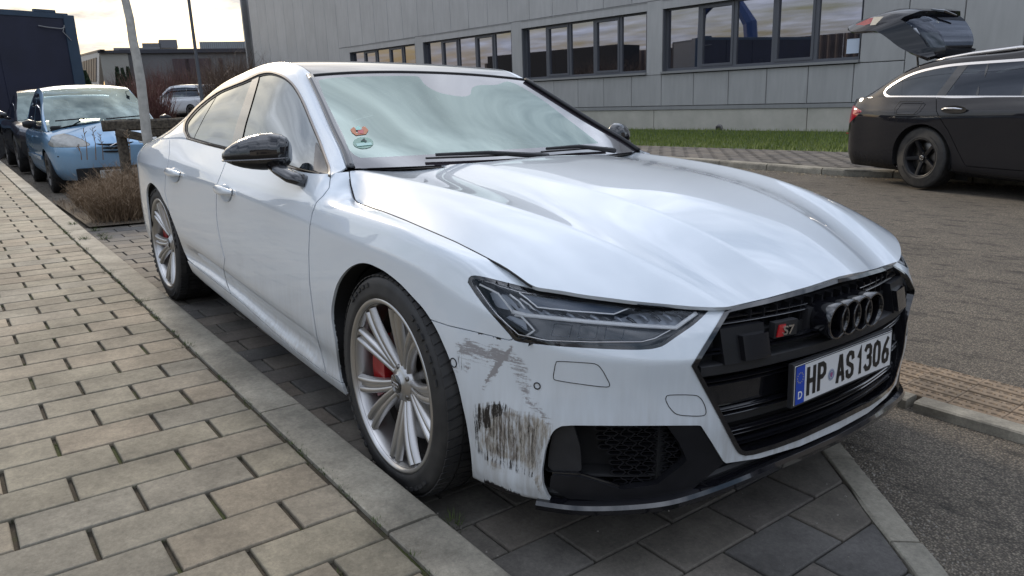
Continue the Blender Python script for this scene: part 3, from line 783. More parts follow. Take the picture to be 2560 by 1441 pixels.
# ------------------------------------------------------------------ wheels
def make_wheel(parent_name, R, W, rr, style, parent, face=0.0):
    """axis along y, outer face towards -y at y=0; returns the wheel Empty"""
    w = empty(parent_name); w.parent = parent
    tp = [(rr-.012, .012), (rr+.004, .006), (rr+.010, .001), (rr+.022, -.002), (rr+.028, .000), (R-.030, .001), (R-.016, .006), (R-.006, .016), (R, .034)]
    full = tp+[(R+.001, W*.3), (R+.001, W*.7)]+[(r, W-h) for r, h in tp[::-1]]
    b = MB().lathe(full, 96, 'y'); ty = b.build('tyre', M['tyre'], w, True)
    # tread: blocks across the shoulder, grooves between
    t = MB()
    NB = 72
    for i in range(NB):
        a = 2*PI*i/NB; d = 2*PI/NB*.40
        for (y0, y1, sk) in ((.010, .052, .35), (.060, W*.47, -.2), (W*.53, W-.060, .2), (W-.052, W-.010, -.35)):
            V = []
            for (yy, s_) in ((y0, -1), (y1, 1)):
                ra = R-.004 if (yy < .02 or yy > W-.02) else R+.0015
                rb = R+.006 if not (yy < .02 or yy > W-.02) else R-.001
                for da in (-d, d):
                    an = a+da+sk*.05*s_
                    V.append((ra*math.cos(an), yy, ra*math.sin(an)))
                    V.append((rb*math.cos(an*1), yy, rb*math.sin(an)))
            t.add(V, [(0, 2, 3, 1), (4, 5, 7, 6), (1, 3, 7, 5), (0, 1, 5, 4), (2, 6, 7, 3)])
    o = t.build('tread_blocks', M['tyre'], w); o['kind'] = 'stuff'
    # raised sidewall rings and moulded marks
    sw = MB()
    for k in range(60):
        a0 = 2*PI*k/60
        if k % 30 in (3,4,5,6,7,8,9,18,19,20,21,22): 
            hgt = .012; rm = rr+.045
            V = [((rm+dr)*math.cos(a0+da), -.0035, (rm+dr)*math.sin(a0+da)) for dr, da in ((0, 0), (hgt, 0), (hgt, .06), (0, .06))]
            V2 = [(v[0], .001, v[2]) for v in V]
            sw.add(V+V2, [(0, 1, 2, 3), (4, 7, 6, 5), (0, 4, 5, 1), (1, 5, 6, 2), (2, 6, 7, 3), (3, 7, 4, 0)])
    if sw.V: o = sw.build('sidewall_marks', M['tyre'], w); o['kind'] = 'stuff'
    if style == 'star':
        RM = M['silver']
        b = MB().lathe([(rr+.006, .004), (rr+.004, .001), (rr-.004, .001), (rr-.008, .006), (rr-.016, .022), (rr-.018, .05), (rr-.03, .10), (rr-.03, W-.02), (rr+.004, W-.006)], 96, 'y')
        rim = b.build('rim', RM, w, True)
        bb = MB().lathe([(rr-.032, .09), (rr-.034, W-.03)], 64, 'y'); bb.build('rim_barrel', M['silverd'], w, True)
        arms = MB(); chan = MB()
        for g in range(5):
            arms = MB(); chan = MB()
            for s_ in (-1, 1):
                th0 = rad(356+72*g)+s_*rad(9.5); th1 = rad(356+72*g)+s_*rad(15.5)
                # two ridges with a channel between
                for (side_, wd) in ((-1, 1), (1, 1)):
                    off0, off1 = side_*.0085, side_*.0185
                    pts = []
                    for k in range(9):
                        u = k/8; r = .052+(rr-.020-.052)*u
                        th = th0+(th1-th0)*u**1.3; of = off0+(off1-off0)*u
                        y = .036-.022*u**.8+.010*math.sin(PI*u)*0
                        y = .040*(1-u)**1.5+.012
                        ct, st = math.cos(th), math.sin(th)
                        pts.append((r*ct-of*st, y, r*st+of*ct, th))
                    # prism section: rounded blade
                    V = []; F = []
                    for k, (x, y, z, th) in enumerate(pts):
                        hw = .0068+.0026*k/8; ct, st = math.cos(th), math.sin(th); dp = .030-.012*k/8
                        sec = [(-hw*1.5, dp), (-hw, .004), (-hw*.45, 0), (hw*.45, 0), (hw, .004), (hw*1.5, dp)]
                        V += [(x-o_*st, y+h_, z+o_*ct) for o_, h_ in sec]
                    for k in range(8):
                        for q_ in range(5): F.append((k*6+q_, (k+1)*6+q_, (k+1)*6+q_+1, k*6+q_+1))
                    F.append(tuple(range(6))); F.append(tuple(48+i for i in range(6))[::-1])
                    arms.add(V, F)
                V = []; F = []
                for k in range(9):
                    u = k/8; r = .050+(rr-.018-.050)*u; th = th0+(th1-th0)*u**1.3; hw = .0125+.013*u; y = .040*(1-u)**1.5+.012+.012
                    ct, st = math.cos(th), math.sin(th)
                    V += [(r*ct+hw*st, y, r*st-hw*ct), (r*ct-hw*st, y, r*st+hw*ct)]
                    V += [(r*ct+hw*st, y+.012, r*st-hw*ct), (r*ct-hw*st, y+.012, r*st+hw*ct)]
                for k in range(8):
                    a_ = k*4; c_ = a_+4
                    F += [(a_, c_, c_+1, a_+1), (a_+2, a_+3, c_+3, c_+2), (a_, a_+2, c_+2, c_), (a_+1, c_+1, c_+3, a_+3)]
                chan.add(V, F)
            n_ = len(arms.V); sp = MB(); sp.add(arms.V, arms.F); sp.add(chan.V, chan.F); sp = sp.build('spoke', RM, w); fixn(sp); autosmooth(sp, 50)
        hb_ = MB().lathe([(.0, .034), (.031, .034), (.033, .040), (.046, .044), (.062, .052), (.066, .07), (.066, .10)], 48, 'y'); hb_.build('hub', RM, w, True)
        for k in range(5):
            a = rad(356+36+72*k); bo = MB().lathe([(0, .040), (.007, .040), (.009, .046), (.009, .06)], 10, 'y', (.052*math.cos(a), .004, .052*math.sin(a))); bo.build('wheel_bolt', M['disc'], w, True)
        hc = MB().lathe([(0, .029), (.028, .029), (.031, .033), (.031, .045)], 40, 'y').build('hub_cap', M['gloss'], w, True)
        rg = MB()
        for cx_ in (-.0135, -.0045, .0045, .0135): rg.tube([(cx_+.0068*math.cos(a), .0280, .0068*math.sin(a)) for a in np.linspace(0, 2*PI, 17)[:-1]], .0011, 5, closed=True)
        rg.build('ring_emblem', M['chr2'], hc, True)
    else:
        RM = M['gloss'] if style == 'black5' else M['silverd']
        if style == 'black5': RM = M['satin']
        b = MB().lathe([(rr+.006, .004), (rr+.004, .001), (rr-.006, .003), (rr-.012, .018), (rr-.02, .05), (rr-.03, W-.02)], 64, 'y'); b.build('rim', RM, w, True)
        MB().lathe([(0, .11), (rr-.03, .11)], 48, 'y').build('rim_barrel', M['under'], w)
        ar = MB(); ns = 5 if style == 'black5' else 7
        for g in range(ns):
            th = rad(90+18)+2*PI*g/ns if style == 'black5' else 2*PI*g/ns
            V = []; F = []
            for k in range(6):
                u = k/5; r = .03+(rr-.012-.03)*u; ct, st = math.cos(th), math.sin(th); y = .03*(1-u)**1.2+.012; hw = (.036-.012*u**.5) if style == 'black5' else .026-.004*u
                if style == 'black5' and u > .8: hw += .006
                V += [(r*ct+o_*st, y+h_, r*st-o_*ct) for o_, h_ in ((-hw, .03), (-hw*.75, .003), (0, 0), (hw*.75, .003), (hw, .03))]
            for k in range(5):
                for q_ in range(4): F.append((k*5+q_, (k+1)*5+q_, (k+1)*5+q_+1, k*5+q_+1))
            o = obj('spoke', V, F, RM, w); fixn(o); autosmooth(o, 50)
        hc = MB().lathe([(0, .026), (.030, .026), (.034, .030), (.034, .05)], 32, 'y').build('hub_cap', M['gloss'] if style == 'black5' else M['silverd'], w, True)
        if style == 'black5':
            MB().lathe([(.020, .0245), (.026, .0235), (.029, .0245)], 32, 'y').build('emblem_ring', M['chr2'], hc, True)
            q4 = MB()
            for a0 in (0, PI): q4.add([(0, .0245, 0)]+[(.019*math.cos(a0+a), .0245, .019*math.sin(a0+a)) for a in np.linspace(0, PI/2, 7)], [tuple(range(8))])
            q4.build('emblem_quarters', M['chr2'], hc)
            for k in range(5):
                a = rad(90+18+36)+2*PI*k/5; MB().lathe([(0, .028), (.009, .028), (.011, .034), (.011, .06)], 10, 'y', (.055*math.cos(a), .002, .055*math.sin(a))).build('wheel_bolt', M['rubber'], w)
    MB().lathe([(.0, .085), (.10, .085), (.185, .088), (.19, .092), (.19, .105), (.10, .11)], 64, 'y').build('brake_disc', M['disc'], w, True)
    return w
def copy_tree(o, parent=None):
    c = o.copy(); COL.objects.link(c); c.parent = parent
    for ch in list(o.children): copy_tree(ch, c)
    return c
wf = make_wheel('front_wheel', .352, .255, .272, 'star', CAR)
wf.location = (.0, -.972, .352); wf.rotation_euler = (0, 0, rad(-1.6))
cal = MB()
for k in range(10):
    pass
V = []; F = []
for k in range(9):
    a = rad(150+60*k/8)
    for (r, y) in ((.130, .055), (.215, .055), (.215, .12), (.130, .12)): V.append((r*math.cos(a), y, r*math.sin(a)))
for k in range(8):
    for q_ in range(4): F.append((k*4+q_, k*4+(q_+1) % 4, (k+1)*4+(q_+1) % 4, (k+1)*4+q_))
F += [(0, 1, 2, 3), (35, 34, 33, 32)]
ca = obj('brake_caliper', V, F, M['red'], wf); fixn(ca)
wr = copy_tree(wf, CAR); wr.name = 'rear_wheel'; wr.location = (-2.926, -.945, .352); wr.rotation_euler = (0, rad(14), 0)
wfl = copy_tree(wf, CAR); wfl.location = (0, .972, .352); wfl.rotation_euler = (0, 0, PI-rad(1.6))
wrl = copy_tree(wf, CAR); wrl.name = 'rear_wheel'; wrl.location = (-2.926, .945, .352); wrl.rotation_euler = (0, 0, PI)
# wheel-arch liners
for cx_, ry in ((-.01, .405), (-2.926, .395)):
    for sg in (-1, 1):
        V = []; F = []; n = 28
        for k in range(n+1):
            a = rad(-20)+rad(220)*k/n; r = ry
            for y in (.915, .62): V.append((cx_+r*math.cos(a), sg*y, .352+r*math.sin(a)*.93))
        for k in range(n): F.append((2*k, 2*k+2, 2*k+3, 2*k+1))
        o = obj('wheel_arch_liner', V, F, M['under'], CAR, True)
        obj('wheel_arch_liner', [(cx_-.45, sg*.62, .12), (cx_+.45, sg*.62, .12), (cx_+.45, sg*.62, .80), (cx_-.45, sg*.62, .80)], [(0, 1, 2, 3)], M['under'], CAR)
# floor pan
MB().box((-3.9, -.80, .15), (.55, .80, .22)).build('floor_pan', M['under'], CAR)
MB().box((.40, -.62, .16), (.80, .62, .60)).build('radiator_block', M['under'], CAR)
# inner lip of the front arch
for poly in (front_arch[:-2], rear_arch[:-2]):
    pts = hits(densify(poly, 6), -.004)
    for sg in (1, -1):
        V = []; F = []
        for p in pts: V += [(p[0], (p[1]+.004)*sg, p[2]), (p[0], (p[1]+.07)*sg, p[2])]
        for k in range(len(pts)-1): F.append((2*k, 2*k+2, 2*k+3, 2*k+1))
        obj('arch_lip', V, F, M['under'], CAR)
# ------------------------------------------------------------------ headlamps
def inset(s, poly, a): return s.cut(px_in(poly, -a))
lampS = base.cut(px_in(lamp)); 
def near_far(name, s, m, th=0, parent=None, auto=True):
    out = []
    for q_ in (s, s.mirror()):
        if not q_.F: continue
        o = (q_.solid(th) if th else q_).obj(name, M[m], parent or CAR); 
        if auto: autosmooth(o, 40)
        out.append(o)
    return out
def lamp_inset(V): return -.035
LAMP = []
for sg in (1, -1):
    e = empty('headlight'); e.parent = CAR; LAMP.append(e)
def lampart(name, s, m, th=0):
    s = s.largest()
    for e, q_ in zip(LAMP, (s, s.mirror())):
        o = (q_.solid(th) if th else q_).obj(name, M[m], e); autosmooth(o, 40)
lampart('bezel', lampS.cut(inv(lamp, 8.5)).offset(-.002), 'gloss', .02)
lampart('lens', inset(lampS, lamp, 8.5).offset(.0005), 'lens')
lampart('housing', inset(lampS, lamp, 1).offset(-.060), 'lamp_dark')
# side walls of the housing
wallp = hits(densify(lamp, 6, True), -.004); wn_ = []
lampwall = [np.array(p) for p in wallp if p[1] < 0 and p[0] > 0]
cenL = np.mean(lampwall, 0)
for e, sg in zip(LAMP, (1, -1)):
    V = []; F = []
    nrm = np.array(normal_at(1450, 800))
    for p in lampwall:
        q_ = p-nrm*.075; V += [p*np.array([1, sg, 1]), q_*np.array([1, sg, 1])]
    m_ = len(lampwall)
    for k in range(m_): F.append((2*k, 2*((k+1) % m_), 2*((k+1) % m_)+1, 2*k+1))
    obj('housing', V, F, M['lamp_dark'], e, True)
BVL = BVHTree.FromPolygons([Vector(v) for v in side.V.tolist()], side.F)
def lamp_line(name, pts, r, m, off, flat=1., n=6, sm=1):
    Q = [cast(*p) for p in densify(pts, 10)]; Q = [q for q in Q if q[0] is not None]; P = [q[0]+q[1]*off for q in Q]; N_ = [q[1] for q in Q]
    for e, sg in zip(LAMP, (1, -1)):
        mm = np.array([1, sg, 1])
        b = MB(); b.tube([p*mm for p in P], r, n, flat=flat, nrm=[q_*mm for q_ in N_[:len(P)]]); b.build(name, M[m], e, True)
def lamp_plate(name, pts, m, off, th=.004):
    s = base.cut(px_in(pts)).offset(off)
    if s.F: lampart(name, s, m, th)
lamp_plate('reflector_band', [(1232,728),(1297,742),(1345,775),(1425,782),(1536,790),(1588,770),(1620,768),(1725,782),(1738,786),(1690,812),(1560,803),(1310,782),(1283,775)], 'lamp_mid', -.030)
lamp_plate('upper_cover', [(1297,730),(1342,738),(1411,744),(1550,760),(1583,764),(1536,782),(1425,775),(1342,765)], 'lamp_blue', -.010)
lamp_plate('lower_module', [(1300,792),(1480,807),(1690,822),(1640,845),(1606,853),(1370,850),(1320,846),(1334,828)], 'lamp_dark', -.024)
lamp_plate('side_reflector', [(1200,722),(1240,736),(1272,775),(1240,770),(1222,765)], 'lamp_mid', -.04)
lamp_plate('side_reflector', [(1240,783),(1270,790),(1300,800),(1310,838),(1292,838),(1265,812)], 'lamp_mid', -.04)
lamp_line('light_strip', [(1278,779),(1314,788),(1390,796),(1481,804),(1600,813),(1692,818),(1744,780)], .0058, 'drl', -.006, .5)
lamp_line('light_strip', [(1195,711),(1242,733),(1278,779)], .0028, 'drl', -.008, .5)
lamp_line('inner_frame', [(1184,702),(1200,699),(1298,726),(1411,741),(1542,756)], .0013, 'chr2', -.008, .5)
lamp_line('inner_frame', [(1297,730),(1318,745),(1342,767),(1425,775),(1536,783),(1584,763)], .0020, 'drl', -.006, .5)
lamp_line('inner_frame', [(1284,788),(1300,790),(1334,826),(1312,842)], .0030, 'drl', -.008, .5)
lamp_line('inner_frame', [(1183,712),(1225,771),(1262,812),(1292,840),(1370,852),(1480,856),(1606,855),(1640,846),(1685,820)], .0026, 'chr2', -.008, .5)
for k in range(13):
    x0 = 1330+k*30; y0 = 772+k*2.6 if k < 9 else 778+k*1.0; 
    x0 = 1322+k*31; ytop = 768+(x0-1322)*.055; 
    if x0 > 1590: ytop = 772
    lamp_line('light_rib', [(x0, ytop+5), (x0+14, ytop+12), (x0+25, ytop+24)], .0042, 'lamp_mid' if k % 2 else 'lamp_dark', -.018, .6)
for k in range(4):
    x0 = 1255+k*14; lamp_line('light_rib', [(x0, 727+k*4), (x0+22, 745+k*4), (x0+38, 768+k*3)], .0026, 'drl' if k % 2 else 'lamp_dark', -.020, .6)
for cx_, cy_ in ((1400, 826), (1470, 829), (1540, 830)):
    c = hit(cx_, cy_, -.020); n_ = normal_at(cx_, cy_); a = np.cross(n_, [0, 0, 1]); a /= np.linalg.norm(a); b_ = np.cross(n_, a)
    for e, sg in zip(LAMP, (1, -1)):
        mm = np.array([1, sg, 1]); k = MB(); k.add([(c+a*x_+b_*y_)*mm for x_, y_ in ((-.026, -.016), (.020, -.016), (.026, .016), (-.020, .016))]+[(c-n_*.01+a*x_+b_*y_)*mm for x_, y_ in ((-.022, -.012), (.016, -.012), (.022, .012), (-.016, .012))], [(0, 1, 5, 4), (1, 2, 6, 5), (2, 3, 7, 6), (3, 0, 4, 7), (4, 5, 6, 7)])
        k.build('projector', M['lamp_mid'], e)
# ------------------------------------------------------------------ grille
GRI = empty('grille'); GRI.parent = CAR
gs = nolamp.cut(px_in(bump, GF)).cut(px_in(grille))
g1 = gs.cut(inv(grille, 11.5)).both().offset(.003).solid(.035); o = g1.obj('grille_frame', M['gloss'], GRI); autosmooth(o, 35)
o = gs.both().offset(-.075).obj('grille_backing', M['under'], GRI); autosmooth(o, 40)
def gxy(z):
    """outline of the nose at height z: arrays x(y)"""
    j = {}
    ys = []; xs = []
    for i in range(5, 10):
        zz = [ZW[k][i] for k in range(1, 10)]; dd = [DW[k] for k in range(1, 10)]
        d = np.interp(z, zz, dd); (x, y), (nx, ny) = REF[i], REFn[i]
        xs.append(x-d*nx); ys.append(y-d*ny)
    return np.array(ys[::-1]), np.array(xs[::-1])
def gx(y, z): a, b_ = gxy(z); return cspline(a, b_[:, None], [min(abs(y), a[-1])])[0, 0]
def halfw(z): return np.interp(z, [.321, .594, .703], [.424, .582, .435])-.022
def bar(name, z, h, dep, inb, m, y0=None, y1=None, n=40, lean=0.):
    """a blade following the nose: height h, depth dep, set back inb"""
    w = halfw(z); y0 = -w if y0 is None else y0; y1 = w if y1 is None else y1
    V = []; F = []
    for k in range(n+1):
        y = y0+(y1-y0)*k/n; x = gx(y, z)-inb
        V += [(x-dep, y, z+h/2), (x-.004, y, z+h/2), (x, y, z+h/2-.003+lean), (x, y, z-h/2+.003+lean), (x-.004, y, z-h/2), (x-dep, y, z-h/2)]
    for k in range(n):
        for q_ in range(5): F.append((k*6+q_, k*6+q_+1, (k+1)*6+q_+1, (k+1)*6+q_))
    F += [tuple(range(6))[::-1], tuple(n*6+i for i in range(6))]
    o = obj(name, V, F, M[m], GRI); fixn(o); autosmooth(o, 40); return o
bar('grille_shelf', .556, .030, .05, .012, 'plastic')
for z, h in ((.676, .007), (.664, .007)): 
    bar('grille_slat', z, h, .02, .018, 'gloss', -halfw(z), -.14); bar('grille_slat', z, h, .02, .018, 'gloss', .14, halfw(z))
for z in (.607, .598):
    bar('grille_slat', z, .006, .02, .018, 'gloss', -halfw(z), -.47); bar('grille_slat', z, .006, .02, .018, 'gloss', .37, halfw(z))
    bar('grille_slat', z, .006, .02, .016, 'gloss', -.32, -.13); bar('grille_slat', z, .006, .02, .016, 'gloss', .13, .17)
for z in (.520, .508, .436, .424, .374, .363): bar('grille_slat', z, .007, .025, .018, 'gloss')
bar('grille_panel', .473, .066, .02, .035, 'gloss')
bar('grille_panel', .40, .03, .02, .045, 'plastic')
for z in (.343, .333): bar('grille_slat', z, .006, .03, .014, 'gloss')
bar('grille_panel', .66, .07, .02, .05, 'satin'); bar('grille_panel', .60, .07, .02, .052, 'under')
for k in range(22):
    y = -.50+k*1.0/21
    b = MB(); z1 = .58 if abs(y) > .40 else .69
    b.box((gx(y, .62)-.07, y-.002, .575), (gx(y, .62)-.045, y+.002, z1)); b.build('grille_strut', M['satin'], GRI)
# radar covers
for sg in (-1, 1):
    for (z0, z1, y0, y1, pr_, mm) in ((.568, .658, .335, .475, .004, 'satin'), (.575, .638, .340, .425, .016, 'gloss')):
        V = []; n = 10
        for k in range(n+1):
            y = y0+(y1-y0)*k/n; 
            for z in (z0, z1): V.append((gx(y, z)+pr_-.012, sg*y, z)); 
            for z in (z0, z1): V.append((gx(y, z)-.05, sg*y, z))
        F = []
        for k in range(n): 
            a = 4*k; c_ = a+4
            F += [(a, c_, c_+1, a+1), (a+1, c_+1, c_+3, a+3), (a+2, a, c_, c_+2)]
        F += [(0, 1, 3, 2), (4*n, 4*n+2, 4*n+3, 4*n+1)]
        o = obj('radar_cover', V, F, M[mm], GRI); fixn(o)
# the ring emblem: four deep rings
EM = empty('ring_emblem'); EM.parent = GRI
for yc in (-.094, -.031, .031, .094):
    b = MB(); x0 = gx(0, .632)
    b.lathe([(.047, -.045), (.050, .010), (.052, .022), (.0500, .028), (.0455, .028), (.0415, .020), (.0405, .004), (.0405, -.035)], 56, 'x', (x0, yc, .634))
    o = b.build('ring', M['gloss'], EM, True); fixn(o); autosmooth(o, 40)
b = MB(); b.box((gx(0, .66)-.07, -.155, .60), (gx(0, .66)-.02, .155, .667)); b.build('emblem_base', M['plastic'], EM)
# badge with the two characters
def text_me(name, s, size, m, ext=.001, sx=1., bold=0.0):
    cu = D.curves.new(name, 'FONT'); cu.body = s; cu.size = size; cu.extrude = ext; cu.align_x = 'LEFT'; cu.offset = bold; cu.resolution_u = 4
    o = D.objects.new(name, cu); COL.objects.link(o)
    dg = bpy.context.evaluated_depsgraph_get(); me = D.meshes.new_from_object(o.evaluated_get(dg)); D.objects.remove(o); D.curves.remove(cu)
    co = np.array([v.co[:] for v in me.vertices])
    co[:, 0] -= co[:, 0].min(); co[:, 0] *= sx
    me.vertices.foreach_set('co', co.ravel()); me.update(); me.materials.clear(); me.materials.append(m); me.name = name
    return me
def plane_M(o, ex, ey):
    ex = Vector(ex).normalized(); ey = Vector(ey); ey = (ey-ex*ey.dot(ex)).normalized(); ez = ex.cross(ey)
    return Matrix(((ex[0], ey[0], ez[0], o[0]), (ex[1], ey[1], ez[1], o[1]), (ex[2], ey[2], ez[2], o[2]), (0, 0, 0, 1)))
pa = np.array([gx(-.305, .63)-.004, -.305, .617]); pb = np.array([gx(-.21, .63)-.004, -.21, .617]); exb = pb-pa
BM = plane_M(pa, exb, (0, 0, 1))
bd = MB(); bd.add([(0, 0, 0), (.024, 0, 0), (.030, .032, 0), (.006, .032, 0), (0, 0, .004), (.024, 0, .004), (.030, .032, .004), (.006, .032, .004)], [(4, 5, 6, 7), (0, 1, 5, 4), (1, 2, 6, 5), (2, 3, 7, 6), (3, 0, 4, 7)])
o = bd.build('badge_flag', mat('badge_red', (.42, .008, .014), .25, coat=1), GRI); o.matrix_local = BM
t7 = text_me('badge_letters', 'S7', .034, M['chr2'], .0022, 1.25, .0006); o = inst('badge_letters', t7, GRI, BM @ Matrix.Translation((.020, .004, .004)))
bbx = MB(); bbx.box((-.006, -.004, -.02), (.080, .038, -.001)); o = bbx.build('badge_base', M['plastic'], GRI); o.matrix_local = BM
# ------------------------------------------------------------------ number plate
PL = empty('license_plate'); PL.parent = CAR
PM = plane_M(np.array([.9505, -.260, .4245]), (0, 1, 0), (-.06, 0, 1))
def pbox(name, x0, y0, x1, y1, z0, z1, m, bev=.0):
    b = MB(); b.box((x0, y0, z0), (x1, y1, z1), bev); o = b.build(name, m, PL); o.matrix_local = PM; return o
pw, ph = .520, .110
pbox('plate_holder', -.006, -.006, pw+.006, ph+.006, -.016, -.001, M['plastic'], .002)
pbox('plate_board', 0, 0, pw, ph, -.001, .0015, mat('plate_white', (.66, .66, .66), .4), .0008)
pbox('euro_band', .002, .002, .045, ph-.002, .0015, .0021, mat('euro_blue', (.006, .05, .38), .4))
fr_ = MB()
for a, b_ in (((.001, .001), (pw-.001, .001)), ((pw-.001, .001), (pw-.001, ph-.001)), ((pw-.001, ph-.001), (.001, ph-.001)), ((.001, ph-.001), (.001, .001))): fr_.tube([(a[0], a[1], .002), (b_[0], b_[1], .002)], .0012, 5)
o = fr_.build('plate_rim', M['rubber'], PL); o.matrix_local = PM
yel = mat('star_yellow', (.60, .52, .18), .5); pwht = mat('plate_print_white', (.7, .7, .7), .5); pblk = mat('plate_print_black', (.010, .010, .010), .4)
stars = MB()
for k in range(12):
    a = 2*PI*k/12; cx_, cy_ = .0235+.014*math.cos(a), .075+.014*math.sin(a)
    P = [(cx_+(.0026 if i % 2 == 0 else .0011)*math.cos(PI/2+PI*i/5), cy_+(.0026 if i % 2 == 0 else .0011)*math.sin(PI/2+PI*i/5), .0024) for i in range(10)]
    stars.add(P, [tuple(range(10))])
o = stars.build('euro_stars', yel, PL); o.matrix_local = PM
inst('euro_letter', text_me('euro_letter', 'D', .030, pwht, .0002, 1., .0006), PL, PM @ Matrix.Translation((.0150, .016, .0023)))
# plate characters as strokes of even width
ST = {'H': [[(0,0),(0,1)],[(1,0),(1,1)],[(0,.5),(1,.5)]], 'P': [[(0,0),(0,1),(.6,1),(.93,.9),(1,.75),(.93,.58),(.6,.48),(0,.48)]],
      'A': [[(-.02,0),(.42,1),(.58,1),(1.02,0)],[(.16,.28),(.84,.28)]], 'S': [[(1,.78),(.92,.95),(.6,1.0),(.35,1.0),(.06,.9),(.0,.75),(.08,.6),(.5,.5),(.92,.4),(1,.25),(.94,.08),(.6,0),(.35,0),(.06,.07),(0,.23)]],
      '1': [[(.1,.72),(.65,1),(.65,0)]], '3': [[(0,.88),(.2,1),(.7,1),(.95,.9),(.97,.66),(.72,.53),(.45,.53)],[(.72,.53),(.98,.42),(1,.14),(.75,0),(.25,0),(0,.13)]],
      '0': [[(.5,1),(.12,.93),(0,.75),(0,.25),(.12,.07),(.5,0),(.88,.07),(1,.25),(1,.75),(.88,.93),(.5,1)]],
      '6': [[(.85,1),(.35,.72),(.06,.42),(0,.26),(.1,.06),(.45,0),(.85,.05),(1,.26),(.88,.46),(.5,.52),(.12,.42)]]}
def glyph(ch, x, y, w, h, sw):
    b = MB()
    for st in ST[ch]:
        pts = [(x+sw/2+(w-sw)*a, y+sw/2+(h-sw)*c_) for a, c_ in st]
        P = [np.array(p) for p in pts]; L = []; R_2 = []
        for i, p in enumerate(P):
            d0 = P[i]-P[i-1] if i else P[1]-P[0]; d1 = P[i+1]-P[i] if i < len(P)-1 else d0
            d0 = d0/np.linalg.norm(d0); d1 = d1/np.linalg.norm(d1); n0 = np.array([-d0[1], d0[0]]); n1 = np.array([-d1[1], d1[0]]); m_ = n0+n1; m_ /= np.linalg.norm(m_)
            k = sw/2/max(.55, m_ @ n0); e = np.zeros(2)
            if i == 0: e = -d0*sw*.42
            if i == len(P)-1: e = d0*sw*.42
            L.append(p+m_*k+e); R_2.append(p-m_*k+e)
        n = len(P); V = [(q_[0], q_[1], z) for z in (.0017, .0030) for q_ in L+R_2]
        F = []
        for i in range(n-1):
            F += [(2*n+i, 3*n+i, 3*n+i+1, 2*n+i+1), (i, i+1, 2*n+i+1, 2*n+i), (n+i+1, n+i, 3*n+i, 3*n+i+1)]
        F += [(0, 2*n, 3*n, n)[::-1], (n-1, 3*n-1, 4*n-1, 2*n-1)]
        b.add(V, F)
    o = b.build('plate_character', pblk, PL); fixn(o); o.matrix_local = PM; return o
xx = .056
for ch, x in (('H', .055), ('P', .108), ('A', .205), ('S', .256), ('1', .318), ('3', .358), ('0', .409), ('6', .462)):
    glyph(ch, x, .0145, {'1': .030}.get(ch, .0435), .083, .0135)
sl = MB().lathe([(0, .0022), (.0165, .0022), (.0175, .0017)], 32, 'z'); o = sl.build('plate_seal', mat('seal_grey', (.34, .36, .42), .4), PL); o.matrix_local = PM @ Matrix.Translation((.179, .048, 0))
sl = MB(); sl.tube([(.0125*math.cos(a), .0125*math.sin(a), .0023) for a in np.linspace(0, 2*PI, 25)[:-1]], .0008, 4, closed=True); o = sl.build('seal_ring', mat('seal_blue', (.05, .10, .25), .4), PL); o.matrix_local = PM @ Matrix.Translation((.179, .048, 0))
sh = MB(); sh.add([(-.006, .007, .0026), (.006, .007, .0026), (.006, -.001, .0026), (.003, -.006, .0026), (0, -.008, .0026), (-.003, -.006, .0026), (-.006, -.001, .0026)], [(6, 5, 4, 3, 2, 1, 0)]); o = sh.build('seal_shield', mat('seal_violet', (.14, .03, .16), .4), PL); o.matrix_local = PM @ Matrix.Translation((.179, .048, 0))
sh = MB()
for yy in (.0045, .0005, -.0035): sh.box((-.0035, yy-.0008, .0027), (.0035, yy+.0008, .0029))
o = sh.build('seal_bars', mat('seal_pink', (.5, .12, .25), .4), PL); o.matrix_local = PM @ Matrix.Translation((.179, .048, 0))
# ------------------------------------------------------------------ lower front: ducts, mesh, splitter
bf = nolamp.cut(px_in(bump, GF)).cut(px_in(lower)).cut(lambda V: V[:, 2]-.158)
bfb = bf.both()
o = bfb.offset(-.085).obj('duct_backing', M['under'], CAR)
# returns: wall of the white skin going inwards around the duct
pts = hits(densify([(1785,1115),(1752,1064),(1560,1065),(1430,1064),(1402,1066),(1385,1076),(1375,1092),(1362,1130),(1354,1180),(1357,1215),(1367,1240),(1385,1268)], 8), -.002)
for sg in (1, -1):
    V = []; F = []
    for p in pts: V += [(p[0], p[1]*sg, p[2]), (p[0]-.06, (p[1]+.012)*sg, p[2]-.004)]
    for k in range(len(pts)-1): F.append((2*k, 2*k+2, 2*k+3, 2*k+1))
    obj('duct_wall', V, F, M['satin'], CAR, True)
plate1 = [(1665,1062),(1754,1062),(1814,1160),(1745,1218),(1712,1243),(1560,1258),(1420,1252),(1372,1222),(1376,1190),(1452,1196),(1556,1228),(1645,1214),(1722,1156),(1700,1110)]
s_ = nolamp.cut(px_in(bump, GF)).cut(px_in(plate1)); near_far('duct_frame', s_.offset(-.006), 'satin', .03)
s_ = nolamp.cut(px_in(bump, GF)).cut(px_in([(1378,1082),(1402,1072),(1430,1072),(1448,1130),(1452,1190),(1376,1186),(1362,1180),(1366,1135)])); near_far('duct_side_panel', s_.offset(-.022), 'plastic', .01)
s_ = nolamp.cut(px_in(bump, GF)).cut(px_in([(1452,1190),(1376,1186),(1380,1200),(1556,1230),(1548,1218)])); near_far('duct_blade', s_.offset(-.012), 'gloss', .008)
